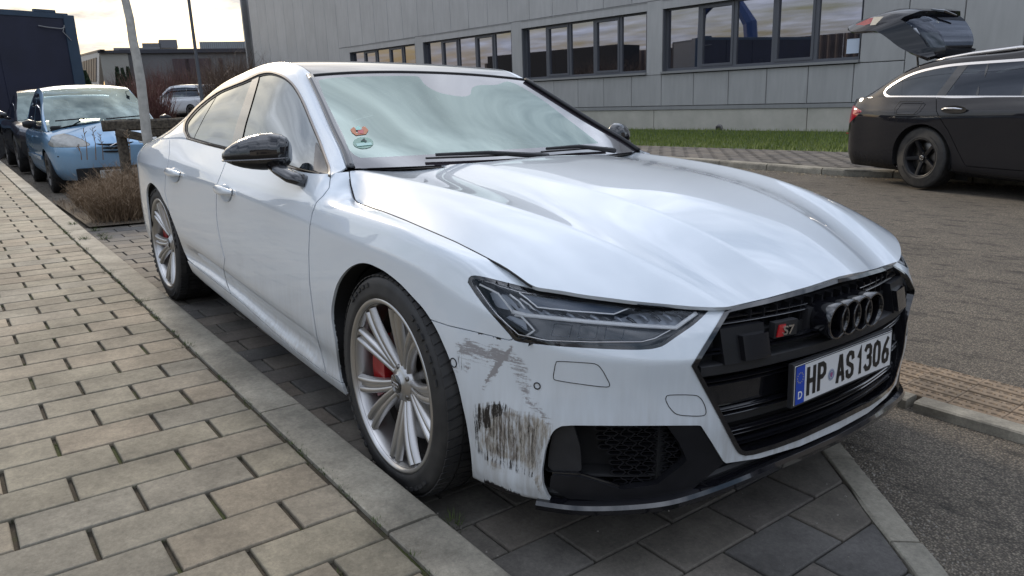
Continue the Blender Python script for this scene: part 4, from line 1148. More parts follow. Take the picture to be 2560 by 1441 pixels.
# honeycomb
hcr = [(1482,1070),(1672,1066),(1724,1152),(1645,1212),(1552,1224),(1522,1140)]
honey = {1: MB(), -1: MB()}; cw_, chh = 44., 15.5
def inside(p, poly): return sdpoly([p], poly)[0] > -2
seg = set()
for r_i in range(-2, 14):
    for c_i in range(-2, 10):
        cx_ = 1480+c_i*cw_*1.0+(cw_/2 if r_i % 2 else 0)+r_i*2.5; cy_ = 1072+r_i*chh*.78+c_i*1.5
        if sdpoly([(cx_, cy_)], hcr)[0] < -6: continue
        hp = [(cx_+cw_*.5*a, cy_+chh*.5*b_) for a, b_ in ((-1, 0), (-.62, -.78), (.62, -.78), (1, 0), (.62, .78), (-.62, .78))]
        P = [hit(*q_, -.030) for q_ in hp]
        if any(p is None for p in P): continue
        n_ = normal_at(cx_, cy_); C_ = np.mean(P, 0)
        inn_ = [C_+(p-C_)*.80 for p in P]; out_ = [C_+(p-C_)*1.0 for p in P]; bk = [q_-n_*.02 for q_ in inn_]
        for sg in (1, -1):
            mm = np.array([1, sg, 1])
            honey[sg].add([q_*mm for q_ in out_+inn_+bk], [(i, (i+1) % 6, 6+(i+1) % 6, 6+i) for i in range(6)]+[(6+i, 6+(i+1) % 6, 12+(i+1) % 6, 12+i) for i in range(6)])
for sg in (1, -1): o = honey[sg].build('honeycomb_mesh', M['satin'], CAR); o['kind'] = 'stuff'
# splitter lip
zb = [.165, .170, .180, .189, .196, .206, .222, .236, .242, .243]; of_ = [.000, .002, .010, .014, .014, .012, .010, .008, .006, .006]
L_ = [(.36, -.938, .165)]; idx = list(range(1, 10))
prof_pts = []
for i in idx:
    (x, y), (nx, ny) = REF[i], REFn[i]; prof_pts.append((x+nx*of_[i], -(y+ny*of_[i]), zb[i], nx, -ny))
pp_ = np.array(prof_pts); tq = np.arange(len(pp_)); pp_ = cspline(tq, pp_, np.linspace(0, len(pp_)-1, 60))
start = int(60*.02)
def sweep(name, sec, m, rows, smooth=True):
    full = np.vstack([rows, (rows[::-1][1:]*np.array([1, -1, 1, 1, -1]))])
    V = []; F = []; k = len(sec)
    for r in full:
        for (o_, h_) in sec: V.append((r[0]+r[3]*o_, r[1]+r[4]*o_, r[2]+h_))
    for i in range(len(full)-1):
        for q_ in range(k-1): F.append((i*k+q_, i*k+q_+1, (i+1)*k+q_+1, (i+1)*k+q_))
    F += [tuple(range(k))[::-1], tuple((len(full)-1)*k+i for i in range(k))]
    o = obj(name, V, F, M[m], CAR); fixn(o); autosmooth(o, 30); return o
sweep('splitter_lip', [(-.10, -.006), (-.01, -.004), (0, .000), (.002, .014), (-.004, .024), (-.022, .030), (-.06, .034), (-.10, .034)], 'gloss', pp_)
sweep('splitter_deck', [(-.11, .030), (-.035, .030), (-.030, .040), (-.036, .050), (-.11, .052)], 'plastic', pp_)
for k in range(9):
    y = -.44+k*.11
    b = MB(); x = gx(y, .3)-.055; b.box((x-.02, y-.003, .24), (x+.02, y+.003, .31)); b.build('duct_rib', M['satin'], CAR)
b = MB(); b.box((.80, -.56, .20), (.84, .56, .31)); b.build('duct_backing', M['under'], CAR)
# ------------------------------------------------------------------ door mirrors
def mirror_cap():
    A = np.array([-.900, -.878, 1.012]); B = np.array([-1.045, -1.095, 1.000]); ax = B-A; L = np.linalg.norm(ax); ax /= L
    up = np.array([0, 0, 1.]); fw = np.cross(up, ax); fw /= np.linalg.norm(fw)
    if fw[0] < 0: fw = -fw
    return A, ax, L, up, fw
A_, ax_, L__, up_, fw_ = mirror_cap()
us = [0, .04, .12, .25, .4, .55, .7, .82, .92, .98, 1.0]
ht = [.040, .058, .072, .080, .080, .074, .062, .048, .031, .015, .004]; hb2 = [.034, .048, .058, .062, .061, .056, .048, .038, .026, .014, .004]
dpf = [.028, .048, .064, .073, .076, .073, .066, .055, .040, .025, .006]
def msec(u, n=28):
    h1 = np.interp(u, us, ht); h2 = np.interp(u, us, hb2); df = np.interp(u, us, dpf)
    out = []
    for k in range(n):
        a = 2*PI*k/n; c_, s_ = math.cos(a), math.sin(a)
        z = (h1 if s_ > 0 else h2)*abs(s_)**.85*(1 if s_ > 0 else -1)
        x = (df if c_ > 0 else .030)*abs(c_)**.8*(1 if c_ > 0 else -1)
        out.append(A_+ax_*L__*u+up_*(z+.004)+fw_*x)
    return out
uu = pchip(np.arange(11), np.array(us)[:, None], np.linspace(0, 10, 41))[:, 0]
MS = [msec(u) for u in uu]
for sg in (1, -1):
    mr = empty('door_mirror'); mr.parent = CAR
    mm = np.array([1, sg, 1]); V = [p*mm for r in MS for p in r]; n = 28; F = []
    for i in range(len(MS)-1):
        for k in range(n): F.append((i*n+k, i*n+(k+1) % n, (i+1)*n+(k+1) % n, (i+1)*n+k))
    F += [tuple(range(n)), tuple((len(MS)-1)*n+k for k in range(n))]
    up_f = [f for f in F if np.mean([V[i][2] for i in f]) > .984]; lo_f = [f for f in F if np.mean([V[i][2] for i in f]) <= .984]
    o = obj('mirror_cap', V, up_f, M['gloss'], mr); fixn(o); autosmooth(o, 60)
    o = obj('mirror_base', V, lo_f, M['satin'], mr); fixn(o); autosmooth(o, 60)
    b = MB(); b.tube([(A_+ax_*L__*u+up_*(-.012)+fw_*(np.interp(u, us, dpf)+.002))*mm for u in np.linspace(.02, .97, 20)], .0035, 6); b.build('turn_signal', M['frit'], mr, True)
    b = MB(); b.tube([np.array([-.885, -.95, .972])*mm, np.array([-.835, -.945, .955])*mm, np.array([-.775, -.930, .935])*mm, np.array([-.745, -.885, .918])*mm], [.036, .036, .038, .038], 14, flat=.55); b.build('mirror_arm', M['gloss'], mr, True)
# ------------------------------------------------------------------ door handles
def handle(cx_, z, ln=.21, y=-.955):
    h = empty('door_handle'); return h
def put_handle(px0, px1, drop):
    a = hit(*px0); b_ = hit(*px1); n_ = normal_at((px0[0]+px1[0])/2, (px0[1]+px1[1])/2); ex = (b_-a)/np.linalg.norm(b_-a); L = np.linalg.norm(b_-a); ey = np.cross(n_, ex)
    if ey[2] < 0: ey = -ey
    for sg in (1, -1):
        mm = np.array([1, sg, 1]); H = empty('door_handle'); H.parent = CAR
        V = []; F = []; n = 12; K_ = 12
        for i in range(n+1):
            u = i/n; w = .0175*(.72+.5*math.sin(PI*min(1, u*1.1)))*(1 if 0 < i < n else .8); lift = .010+.020*math.sin(PI*min(1, max(0, u)))**.6
            for k in range(K_):
                t_ = 2*PI*k/K_; V.append((a+ex*L*u+n_*(lift+.0075*math.cos(t_))+ey*(w*math.sin(t_)))*mm)
        for i in range(n):
            for k in range(K_): F.append((i*K_+k, i*K_+(k+1) % K_, (i+1)*K_+(k+1) % K_, (i+1)*K_+k))
        F += [tuple(range(K_)), tuple(n*K_+k for k in range(K_))]
        o = obj('handle_bar', V, F, M['white'], H); fixn(o); autosmooth(o, 50)
        # recess bowl below and behind the bar
        c = a+ex*L*.5-ey*.012; V = [c*mm+n_*mm*.0012]; R2 = []
        ng = 20
        for j, (rr_, dp) in enumerate(((.4, -.0005), (.8, .0004), (1.0, .0016))):
            for k in range(ng):
                t_ = 2*PI*k/ng; V.append((c+ex*(L*.32*rr_*math.cos(t_))+ey*(.040*rr_*math.sin(t_))+n_*(dp+.001))*mm)
        F = [(0, 1+k, 1+(k+1) % ng) for k in range(ng)]
        for j in range(2):
            for k in range(ng): F.append((1+j*ng+k, 1+(j+1)*ng+k, 1+(j+1)*ng+(k+1) % ng, 1+j*ng+(k+1) % ng))
        o = obj('handle_recess', V, F, M['white'], H); fixn(o); autosmooth(o, 60)
        b = MB(); b.tube([(a+ex*L+ey*w_+n_*.012)*mm for w_ in np.linspace(-.014, .014, 7)], .0022, 5); b.build('handle_seam', M['rubber'], H)
put_handle((543,471), (587,482), 1); put_handle((419,428), (456,437), 1)
# ------------------------------------------------------------------ wipers and stickers on the screen
for pts, bl in (([(1064,404),(1150,401),(1240,397),(1350,391)], 0), ([(1352,388),(1400,384),(1450,380),(1515,377)], 1)):
    P = [hit(px, py-1, .012, BVW) for px, py in densify(pts, 12)]; P = [p for p in P if p is not None]
    if len(P) > 2:
        W_ = empty('wiper'); W_.parent = CAR
        b = MB(); b.tube(P, .007, 6, flat=.6); b.build('wiper_blade', M['plastic'], W_)
        b = MB(); b.tube([P[int(len(P)*.1)]+np.array([.0, 0, .012]), P[len(P)//2]+np.array([.02, 0, .014]), P[-1]+np.array([.05, 0, -.01])], [.006, .008, .012], 6); b.build('wiper_arm', M['plastic'], W_)
P = hits([(905,421),(960,416),(1020,409),(1064,404)], .01, BVW)
def decal(name, pts, m, off=.0015, bv=BVW, parent=None, mm=None):
    P = [hit(px, py, off, bv) for px, py in pts]
    if any(p is None for p in P): return None
    return obj(name, P, [tuple(range(len(P)))], m, parent or CAR)
decal('sticker_green', [(908+25.5*math.cos(a), 358.5+14.5*math.sin(a)) for a in np.linspace(0, 2*PI, 25)[:-1]], mat('sticker_green_mat', (.04, .20, .13), .4, coat=.8))
decal('sticker_strip', [(890,361),(928,358),(931,364),(893,368)], mat('sticker_white_mat', (.42, .62, .56), .4), .003)
decal('sticker_ring', [(876,325),(884,319),(888,322),(891,333),(905,337),(905,319),(912,317),(921,327),(915,337),(890,340),(880,333)], mat('sticker_orange_mat', (.50, .17, .07), .4), .002)
decal('sticker_red', [(893,326),(908,325),(909,336),(896,336)], mat('sticker_red_mat', (.50, .10, .10), .4), .003)
decal('sticker_tab', [(889,321),(896,317),(903,322),(902,327),(890,328)], mat('sticker_mint_mat', (.35, .62, .54), .4), .004)
s4 = text_me('sticker_number', '4', .045, mat('sticker_dark', (.01, .04, .03), .5), .0003, 1., .001)
h1 = hit(904, 358, .003, BVW); h2 = hit(916, 357.3, .003, BVW); h3 = hit(903, 347, .003, BVW)
if h1 is not None: inst('sticker_number', s4, CAR, plane_M(h1, h2-h1, h3-h1))
# dark cabin
cb = MB(); cb.box((-2.6, -.70, .45), (-.75, .70, .80)); cb.build('cabin_floor', mat('cabin_dark', (.02, .021, .024), .8), CAR)
ds = MB(); ds.box((-.95, -.72, .78), (-.45, .72, .945), .03); ds.build('dashboard', M['plastic'], CAR)
for yy in (-.37, .37):
    for xx_ in (-1.55, -2.35):
        st = MB(); st.tube([(xx_+.12, yy, .62), (xx_+.03, yy, .85), (xx_-.06, yy, 1.08)], [.22, .23, .20], 12, flat=.35); st.tube([(xx_-.06, yy, 1.12), (xx_-.08, yy, 1.24)], [.11, .10], 12, flat=.5); st.build('seat', M['satin'], CAR, True)
# ------------------------------------------------------------------ gravity frame of the street (the bay is tilted 2 degrees against it)
RHO = rad(2.0)
fh = np.array([FW[0], FW[1], 0]); fh /= np.linalg.norm(fh)
Kx = np.array([[0, -fh[2], fh[1]], [fh[2], 0, -fh[0]], [-fh[1], fh[0], 0]])
RG = np.eye(3)-math.sin(RHO)*Kx+(1-math.cos(RHO))*Kx@Kx
C0 = np.array([CAM[0], CAM[1], 0])
def G2W(P): return (np.asarray(P, float)-C0) @ RG.T+C0
MGm = Matrix(((RG[0][0], RG[0][1], RG[0][2], 0), (RG[1][0], RG[1][1], RG[1][2], 0), (RG[2][0], RG[2][1], RG[2][2], 0), (0, 0, 0, 1)))
MGm = Matrix.Translation(Vector(C0)) @ MGm @ Matrix.Translation(-Vector(C0))
def GM(x, y, z, rz=0): return MGm @ Matrix.Translation((x, y, z)) @ Matrix.Rotation(rz, 4, 'Z')
OG = RG.T @ (CAM-C0)+C0
def rayG(px, py): return RG.T @ ray(px, py)
def G_at(px, py, dist):
    """street-frame point seen at a pixel, at a horizontal distance"""
    d = rayG(px, py); return OG+d*(dist/np.hypot(d[0], d[1]))
def onG(px, py, z=0.):
    d = rayG(px, py); return OG+d*((z-OG[2])/d[2])
def lat(x, y): return (x-CAM[0])*RT[0]+(y-CAM[1])*RT[1]
def sst(a, b, v):
    t = np.clip((v-a)/(b-a), 0, 1); return t*t*(3-2*t)
def zf(x, y):
    L = lat(x, y); g = math.tan(RHO)*L
    z = sst(1.0, 4.0, L)*g
    z = z+sst(-6.2, -8.5, x)*(sst(0, -3, L))*(g+.12)+sst(-12, -20, x)*0
    return z
# --- ground materials
def brick_mat(name, cols, rough=.85, stain=(.05,.06,.02), stain_amt=.25, patch=.0):
    m, t, b = nt(name); N = t.nodes.new
    oi = N('ShaderNodeObjectInfo'); ge = N('ShaderNodeNewGeometry')
    ad = N('ShaderNodeMath'); ad.operation = 'ADD'; lnk(t, oi.outputs['Random'], ad.inputs[0]); lnk(t, ge.outputs['Random Per Island'], ad.inputs[1])
    fr_ = N('ShaderNodeMath'); fr_.operation = 'FRACT'; lnk(t, ad.outputs[0], fr_.inputs[0])
    r = N('ShaderNodeValToRGB'); e = r.color_ramp.elements
    e[0].position = 0; e[0].color = (*cols[0], 1); e[1].position = 1; e[1].color = (*cols[-1], 1)
    for k in range(1, len(cols)-1): q = e.new(k/(len(cols)-1)); q.color = (*cols[k], 1)
    lnk(t, fr_.outputs[0], r.inputs[0])
    n = N('ShaderNodeTexNoise'); n.inputs['Scale'].default_value = 3.2; n.inputs['Detail'].default_value = 9; n.inputs['Roughness'].default_value = .7
    lnk(t, ge.outputs['Position'], n.inputs['Vector'])
    n2 = N('ShaderNodeTexNoise'); n2.inputs['Scale'].default_value = 70; n2.inputs['Detail'].default_value = 10; n2.inputs['Roughness'].default_value = .85
    lnk(t, ge.outputs['Position'], n2.inputs['Vector'])
    mr = N('ShaderNodeMapRange'); mr.inputs[1].default_value = .36; mr.inputs[2].default_value = .64; mr.inputs[3].default_value = .58; mr.inputs[4].default_value = 1.28; lnk(t, n.outputs['Fac'], mr.inputs[0])  # broad noise: random tone, contrast raised to paint dappled tree shade into the colour
    mr2 = N('ShaderNodeMapRange'); mr2.inputs[1].default_value = .3; mr2.inputs[2].default_value = .7; mr2.inputs[3].default_value = .62; mr2.inputs[4].default_value = 1.38; lnk(t, n2.outputs['Fac'], mr2.inputs[0])
    mu = N('ShaderNodeMath'); mu.operation = 'MULTIPLY'; lnk(t, mr.outputs[0], mu.inputs[0]); lnk(t, mr2.outputs[0], mu.inputs[1])
    sc = N('ShaderNodeVectorMath'); sc.operation = 'SCALE'; lnk(t, r.outputs[0], sc.inputs[0]); lnk(t, mu.outputs[0], sc.inputs['Scale'])
    # small pale grit
    v = N('ShaderNodeTexVoronoi'); v.inputs['Scale'].default_value = 95; lnk(t, ge.outputs['Position'], v.inputs['Vector'])
    gt = N('ShaderNodeMapRange'); gt.inputs[1].default_value = .13; gt.inputs[2].default_value = .05; lnk(t, v.outputs['Distance'], gt.inputs[0])
    vr = N('ShaderNodeMath'); vr.operation = 'GREATER_THAN'; vr.inputs[1].default_value = .82; sx = N('ShaderNodeSeparateXYZ'); lnk(t, v.outputs['Color'], sx.inputs[0]); lnk(t, sx.outputs[0], vr.inputs[0])
    g3 = N('ShaderNodeMath'); g3.operation = 'MULTIPLY'; lnk(t, gt.outputs[0], g3.inputs[0]); lnk(t, vr.outputs[0], g3.inputs[1])
    g4 = N('ShaderNodeMath'); g4.operation = 'MULTIPLY'; g4.inputs[1].default_value = .45; lnk(t, g3.outputs[0], g4.inputs[0])
    mx2 = N('ShaderNodeMix'); mx2.data_type = 'RGBA'; lnk(t, g4.outputs[0], mx2.inputs[0]); lnk(t, sc.outputs[0], mx2.inputs[6]); mx2.inputs[7].default_value = (.38, .35, .31, 1)
    lnk(t, mx2.outputs[2], b.inputs['Base Color']); b.inputs['Roughness'].default_value = rough
    bp = N('ShaderNodeBump'); bp.inputs['Strength'].default_value = .5; bp.inputs['Distance'].default_value = .002; lnk(t, n2.outputs['Fac'], bp.inputs['Height']); lnk(t, bp.outputs[0], b.inputs['Normal'])
    return m
M['brick'] = brick_mat('paver_beige', [(.20,.178,.132), (.225,.197,.143), (.19,.172,.135), (.235,.192,.138), (.21,.184,.137), (.228,.19,.138)])
M['bay'] = brick_mat('paver_grey', [(.105,.095,.082), (.13,.115,.095), (.09,.085,.08), (.15,.125,.10), (.115,.105,.09)])
M['kerb'] = brick_mat('kerb_concrete', [(.25,.23,.185), (.275,.25,.20), (.24,.222,.18)])
M['gut'] = brick_mat('relief_clay', [(.21,.155,.105), (.24,.175,.115), (.19,.145,.10)])
def soil_mat(name, a, b_, sc_=40, moss=None):
    m, t, b = nt(name); N = t.nodes.new; ge = N('ShaderNodeNewGeometry')
    n = N('ShaderNodeTexNoise'); n.inputs['Scale'].default_value = sc_; n.inputs['Detail'].default_value = 10; n.inputs['Roughness'].default_value = .7; lnk(t, ge.outputs['Position'], n.inputs['Vector'])
    r = N('ShaderNodeValToRGB'); r.color_ramp.elements[0].position = .33; r.color_ramp.elements[0].color = (*a, 1); r.color_ramp.elements[1].position = .68; r.color_ramp.elements[1].color = (*b_, 1)
    lnk(t, n.outputs['Fac'], r.inputs[0]); out = r.outputs[0]
    if moss:
        n2 = N('ShaderNodeTexNoise'); n2.inputs['Scale'].default_value = 4.5; n2.inputs['Detail'].default_value = 5; lnk(t, ge.outputs['Position'], n2.inputs['Vector'])
        r2 = N('ShaderNodeMapRange'); r2.inputs[1].default_value = .52; r2.inputs[2].default_value = .62; lnk(t, n2.outputs['Fac'], r2.inputs[0])
        mx = N('ShaderNodeMix'); mx.data_type = 'RGBA'; lnk(t, r2.outputs[0], mx.inputs[0]); lnk(t, out, mx.inputs[6]); mx.inputs[7].default_value = (*moss, 1); out = mx.outputs[2]
    lnk(t, out, b.inputs['Base Color']); b.inputs['Roughness'].default_value = .95
    bp = N('ShaderNodeBump'); bp.inputs['Strength'].default_value = .8; bp.inputs['Distance'].default_value = .01; lnk(t, n.outputs['Fac'], bp.inputs['Height']); lnk(t, bp.outputs[0], b.inputs['Normal'])
    return m
M['joint'] = soil_mat('joint_sand', (.035,.028,.018), (.075,.06,.04), 120, (.045,.055,.012))
M['jointd'] = soil_mat('joint_dirt', (.02,.018,.015), (.05,.042,.032), 120, (.03,.035,.012))
M['soil'] = soil_mat('planter_soil', (.05,.038,.025), (.12,.09,.06), 60)
def asphalt_mat():
    m, t, b = nt('worn_asphalt'); N = t.nodes.new; ge = N('ShaderNodeNewGeometry'); P = ge.outputs['Position']
    def noi(s_, d_, ro=.6, sc_=None, off=(0, 0, 0)):
        x = N('ShaderNodeTexNoise'); x.inputs['Scale'].default_value = s_; x.inputs['Detail'].default_value = d_; x.inputs['Roughness'].default_value = ro
        if sc_ or any(off):
            mm = N('ShaderNodeMapping'); mm.inputs['Scale'].default_value = sc_ or (1, 1, 1); mm.inputs['Location'].default_value = off; mm.inputs['Rotation'].default_value = (0, 0, rad(-14)); lnk(t, P, mm.inputs[0]); lnk(t, mm.outputs[0], x.inputs['Vector'])
        else: lnk(t, P, x.inputs['Vector'])
        return x.outputs['Fac']
    v = N('ShaderNodeTexVoronoi'); v.inputs['Scale'].default_value = 130; v.feature = 'F1'; lnk(t, P, v.inputs['Vector'])
    sx = N('ShaderNodeSeparateXYZ'); lnk(t, v.outputs['Color'], sx.inputs[0])
    r = N('ShaderNodeValToRGB'); e = r.color_ramp.elements; e[0].position = 0; e[0].color = (.135,.112,.086,1); e[1].position = 1; e[1].color = (.30,.255,.195,1)
    q = e.new(.5); q.color = (.19,.162,.126,1); lnk(t, sx.outputs[0], r.inputs[0])
    edge = N('ShaderNodeMapRange'); edge.inputs[1].default_value = .15; edge.inputs[2].default_value = .62; edge.inputs[3].default_value = 1.15; edge.inputs[4].default_value = .35; lnk(t, v.outputs['Distance'], edge.inputs[0])
    n1 = noi(1.1, 8, .65); n2 = noi(7, 8, .7, (.6, 1.5, 1)); 
    a = N('ShaderNodeMapRange'); a.inputs[1].default_value = .3; a.inputs[2].default_value = .7; a.inputs[3].default_value = .75; a.inputs[4].default_value = 1.3; lnk(t, n1, a.inputs[0])
    c = N('ShaderNodeMapRange'); c.inputs[1].default_value = .34; c.inputs[2].default_value = .48; c.inputs[3].default_value = .30; c.inputs[4].default_value = 1.0; lnk(t, n2, c.inputs[0])
    m1 = N('ShaderNodeMath'); m1.operation = 'MULTIPLY'; lnk(t, a.outputs[0], m1.inputs[0]); lnk(t, c.outputs[0], m1.inputs[1])
    m2 = N('ShaderNodeMath'); m2.operation = 'MULTIPLY'; lnk(t, m1.outputs[0], m2.inputs[0]); lnk(t, edge.outputs[0], m2.inputs[1])
    s_ = N('ShaderNodeVectorMath'); s_.operation = 'SCALE'; lnk(t, r.outputs[0], s_.inputs[0]); lnk(t, m2.outputs[0], s_.inputs['Scale'])
    lnk(t, s_.outputs[0], b.inputs['Base Color']); b.inputs['Roughness'].default_value = .88
    bp = N('ShaderNodeBump'); bp.inputs['Strength'].default_value = .9; bp.inputs['Distance'].default_value = .006; lnk(t, m2.outputs[0], bp.inputs['Height']); lnk(t, bp.outputs[0], b.inputs['Normal'])
    return m
M['asphalt'] = asphalt_mat()
# --- the ground sheet
def sheet(name, xs, ys, zfun, m, kind='structure', parent=None):
    X, Y = np.meshgrid(xs, ys, indexing='ij'); Z = zfun(X, Y)
    P = np.stack([X, Y, Z], -1); o = S.grid(P).obj(name, m, parent); tag(o, kind=kind) if kind else None; return o
xs = np.concatenate([np.linspace(-600, -60, 12), np.linspace(-55, -12, 24), np.linspace(-11.5, 6, 71), np.linspace(8, 60, 14), np.linspace(80, 600, 8)])
ys = np.concatenate([np.linspace(-600, -60, 10), np.linspace(-50, -8, 12), np.linspace(-7, 14, 85), np.linspace(16, 60, 16), np.linspace(80, 600, 8)])
def zground(x, y):
    # a low verge rises far to the left behind the parked cars
    return zf(x, y)-.03+sst(-22, -45, x)*.55*sst(9, 2, y)
road = sheet('road', xs, ys, zground, M['asphalt'])
def bayz(x, y): return np.zeros_like(x)-.012
tag(obj('parking_bay', [(-6.05, -1.1, -.012), (1.75, -1.1, -.012), (1.75, -.52, -.012), (.20, .86, -.012), (.20, 1.0, -.012), (-6.05, 1.0, -.012)], [(0, 1, 2, 3, 4, 5)], M['jointd']), kind='structure')
BAY = D.objects['parking_bay']
SW = obj('sidewalk', [(-30, -9, .066), (6, -9, .066), (6, -1.15, .066), (-30, -1.15, .066)], [(0, 1, 2, 3)], M['joint']); tag(SW, kind='structure')
def brick_me(name, lx, ly, h=.05, bev=.005, m=None):
    V = []; e = bev
    for z, k in ((-h, 0), (-e, 0), (-e*.3, e*.35), (0, e)):
        V += [(-lx/2+k, -ly/2+k, z), (lx/2-k, -ly/2+k, z), (lx/2-k, ly/2-k, z), (-lx/2+k, ly/2-k, z)]
    F = [(12, 13, 14, 15)]
    for j in range(3):
        for k in range(4): F.append((4*j+k, 4*j+(k+1) % 4, 4*j+4+(k+1) % 4, 4*j+4+k))
    return mesh(name, V, F, m)
def lay(items, me, parent, name, limit):
    """items: (x, y, z, rz, tilt) ; nearest ones are parts, the rest one piece of stuff"""
    items = sorted(items, key=lambda q: (q[0]-CAM[0])**2+(q[1]-CAM[1])**2)
    for (x, y, z, rz, tx, ty, s_) in items[:limit]:
        inst(name, me, parent, Matrix.Translation((x, y, z)) @ Matrix.Rotation(rz, 4, 'Z') @ Matrix.Rotation(tx, 4, 'X') @ Matrix.Rotation(ty, 4, 'Y'))
    if items[limit:]:
        b = MB(); v0 = [v.co.copy() for v in me.vertices]; f0 = [tuple(p.vertices) for p in me.polygons]
        for (x, y, z, rz, tx, ty, s_) in items[limit:]:
            mt = Matrix.Translation((x, y, z)) @ Matrix.Rotation(rz, 4, 'Z') @ Matrix.Rotation(tx, 4, 'X'); b.add([mt @ v for v in v0], f0)
        o = b.build('far_'+name+'s', me.materials[0], parent); o['kind'] = 'stuff'
def jit(a): return random.uniform(-a, a)
full_me = brick_me('paving_brick', .1745, .302, m=M['brick']); half_me = brick_me('paving_brick', .1745, .156, m=M['brick'])
fulls, halves = [], []
x = -16.0+.0; k = 0
x0 = -.943
for k in range(-84, 14):
    xc = -.640+k*.180
    if k % 2 == 0: halves.append((xc, -1.170-.080, .08+jit(.0012), jit(.004), jit(.004), jit(.003), 0)); y = -1.170-.170
    else: y = -1.170-.006
    n = 0
    while y > -6.2 and n < 16:
        yc = y-.154; pxy = None
        # skip what the frame never shows
        d = np.array([xc, yc, .08])-CAM
        if d @ FW > .2:
            q = proj([xc, yc, .08])
            if -900 < q[0] < 1700 and q[1] < 2600: fulls.append((xc, yc, .08+jit(.0014), jit(.004), jit(.004), jit(.003), 0))
        y -= .315; n += 1
lay(halves, half_me, SW, 'half_brick', 40); lay(fulls, full_me, SW, 'paving_brick', 300)
# kerb stones
KB = empty('kerb', (0, 0, 0)); KB['kind'] = 'structure'
def ye(x): return -.992+.0*x
def kerbstone(xa, xb):
    n = 6; V = []; F = []; g = .004; dz = jit(.002)
    for i in range(n+1):
        x = xa+g+(xb-xa-2*g)*i/n; e = ye(x); zb = zf(x, e)-.02
        sec = [(-1.158, -.05), (-1.158, .078), (-1.154, .081), (e-.030, .081), (e-.015, .077), (e-.004, .066), (e, .040), (e+.004, zb)]
        V += [(x, y, z+dz) for y, z in sec]
    for i in range(n):
        for q in range(7): F.append((i*8+q, i*8+q+1, (i+1)*8+q+1, (i+1)*8+q))
    F += [tuple(range(8))[::-1], tuple(n*8+i for i in range(8))]
    o = obj('kerb_stone', V, F, M['kerb'], KB); fixn(o); autosmooth(o, 30)
xk = -.660+.99*3
while xk > -16: kerbstone(xk-.99, xk); xk -= .99
# bay pavers, clipped along the diagonal kerb
def diag(x, y): return -( (x-.737)*.47+(y-.346)*.54 )      # >0 on the bay side
pv = MB
cnt = 0; baymes = {}
bay_full = brick_me('bay_paver', .174, .304, m=M['bay'])
for k in range(-39, 6):
    xc = .866+.09+k*.18
    y = -.09+(.157 if k % 2 else 0)+.314*4
    while y > -1.15:
        yc = y-.157
        q = proj([xc, yc, 0])
        vis = (xc > .2) or yc < -.28 or xc < -4
        if vis and yc > -1.08 and -100 < q[0] < 2560 and q[1] < 1620:
            cor = [diag(xc+a, yc+b_) for a in (-.09, .09) for b_ in (-.157, .157)]
            z = .0+jit(.0015)
            if min(cor) > .004: inst('bay_paver', bay_full, BAY, Matrix.Translation((xc, yc, z)) @ Matrix.Rotation(jit(.006), 4, 'Z') @ Matrix.Rotation(jit(.004), 4, 'X'))
            elif max(cor) > .03:
                s_ = S(np.array([(v.co.x+xc, v.co.y+yc, v.co.z+z) for v in bay_full.vertices]), [tuple(p.vertices) for p in bay_full.polygons]).cut(lambda V: diag(V[:, 0], V[:, 1])-.003)
                if s_.F: s_.obj('bay_paver', M['bay'], BAY, False)
        y -= .314
# diagonal concrete edging
ED = empty('bay_edging'); ED['kind'] = 'structure'
dv = np.array([.54, -.47])/math.hypot(.54, .47); nv_ = np.array([-dv[1], dv[0]])
for k in range(-2, 3):
    a = np.array([.737, .346])+dv*(k*.50+.03); n = 5; V = []; F = []
    for i in range(n+1):
        p = a+dv*(.492*i/n); w = .088
        for (o_, z) in ((.0+jit(.003), -.06), (.0+jit(.004), .003), (.006, .007), (w-.006, .007), (w+jit(.004), .003), (w, -.06)):
            V.append((p[0]+nv_[0]*o_, p[1]+nv_[1]*o_, z))
    for i in range(n):
        for q in range(5): F.append((i*6+q, i*6+q+1, (i+1)*6+q+1, (i+1)*6+q))
    F += [tuple(range(6))[::-1], tuple(n*6+i for i in range(6))]
    o = obj('edging_stone', V, F, M['kerb'], ED); fixn(o)
# relief-clay gutter band with its pale edging
GU = empty('gutter'); GU['kind'] = 'structure'
for k in range(-3, 6):
    xa = .715+k*1.0 if k else .715; xb = xa+.985
    V = []; F = []
    for i in range(7):
        x = xa+.97*i/6
        for (y, z) in ((1.045+jit(.003), -.05), (1.045+jit(.003), .006), (1.053, .012), (1.128, .012), (1.136, .006), (1.136, -.05)): V.append((x, y, z+zf(x, y)))
    for i in range(6):
        for q in range(5): F.append((i*6+q, i*6+q+1, (i+1)*6+q+1, (i+1)*6+q))
    F += [tuple(range(6))[::-1], tuple(36+i for i in range(6))]
    o = obj('edging_stone', V, F, M['kerb'], GU); fixn(o)
rel = MB(); gme = brick_me('clay_paver', .196, .096, .05, .004, M['gut'])
for i in range(-7, 22):
    for j in range(4):
        x = .30+i*.1; 
        if i % 2: continue
        xc, yc = .30+i*.1, 1.188+j*.1; z = zf(xc, yc)+.006+jit(.001)
        q = proj([xc, yc, z])
        if q[0] > 2050 and q[0] < 2750: inst('clay_paver', gme, GU, Matrix.Translation((xc, yc, z)))
        for a in (-.07, -.023, .023, .07):
            for b_ in (-.022, .024):
                P = [np.array([xc+a+.016*t_, yc+b_+.006*(1-t_*t_), z+.001]) for t_ in np.linspace(-1, 1, 4)]
                rel.tube(P, .0042, 4, flat=1)
o = rel.build('relief_arcs', M['gut'], GU); o['kind'] = 'stuff'
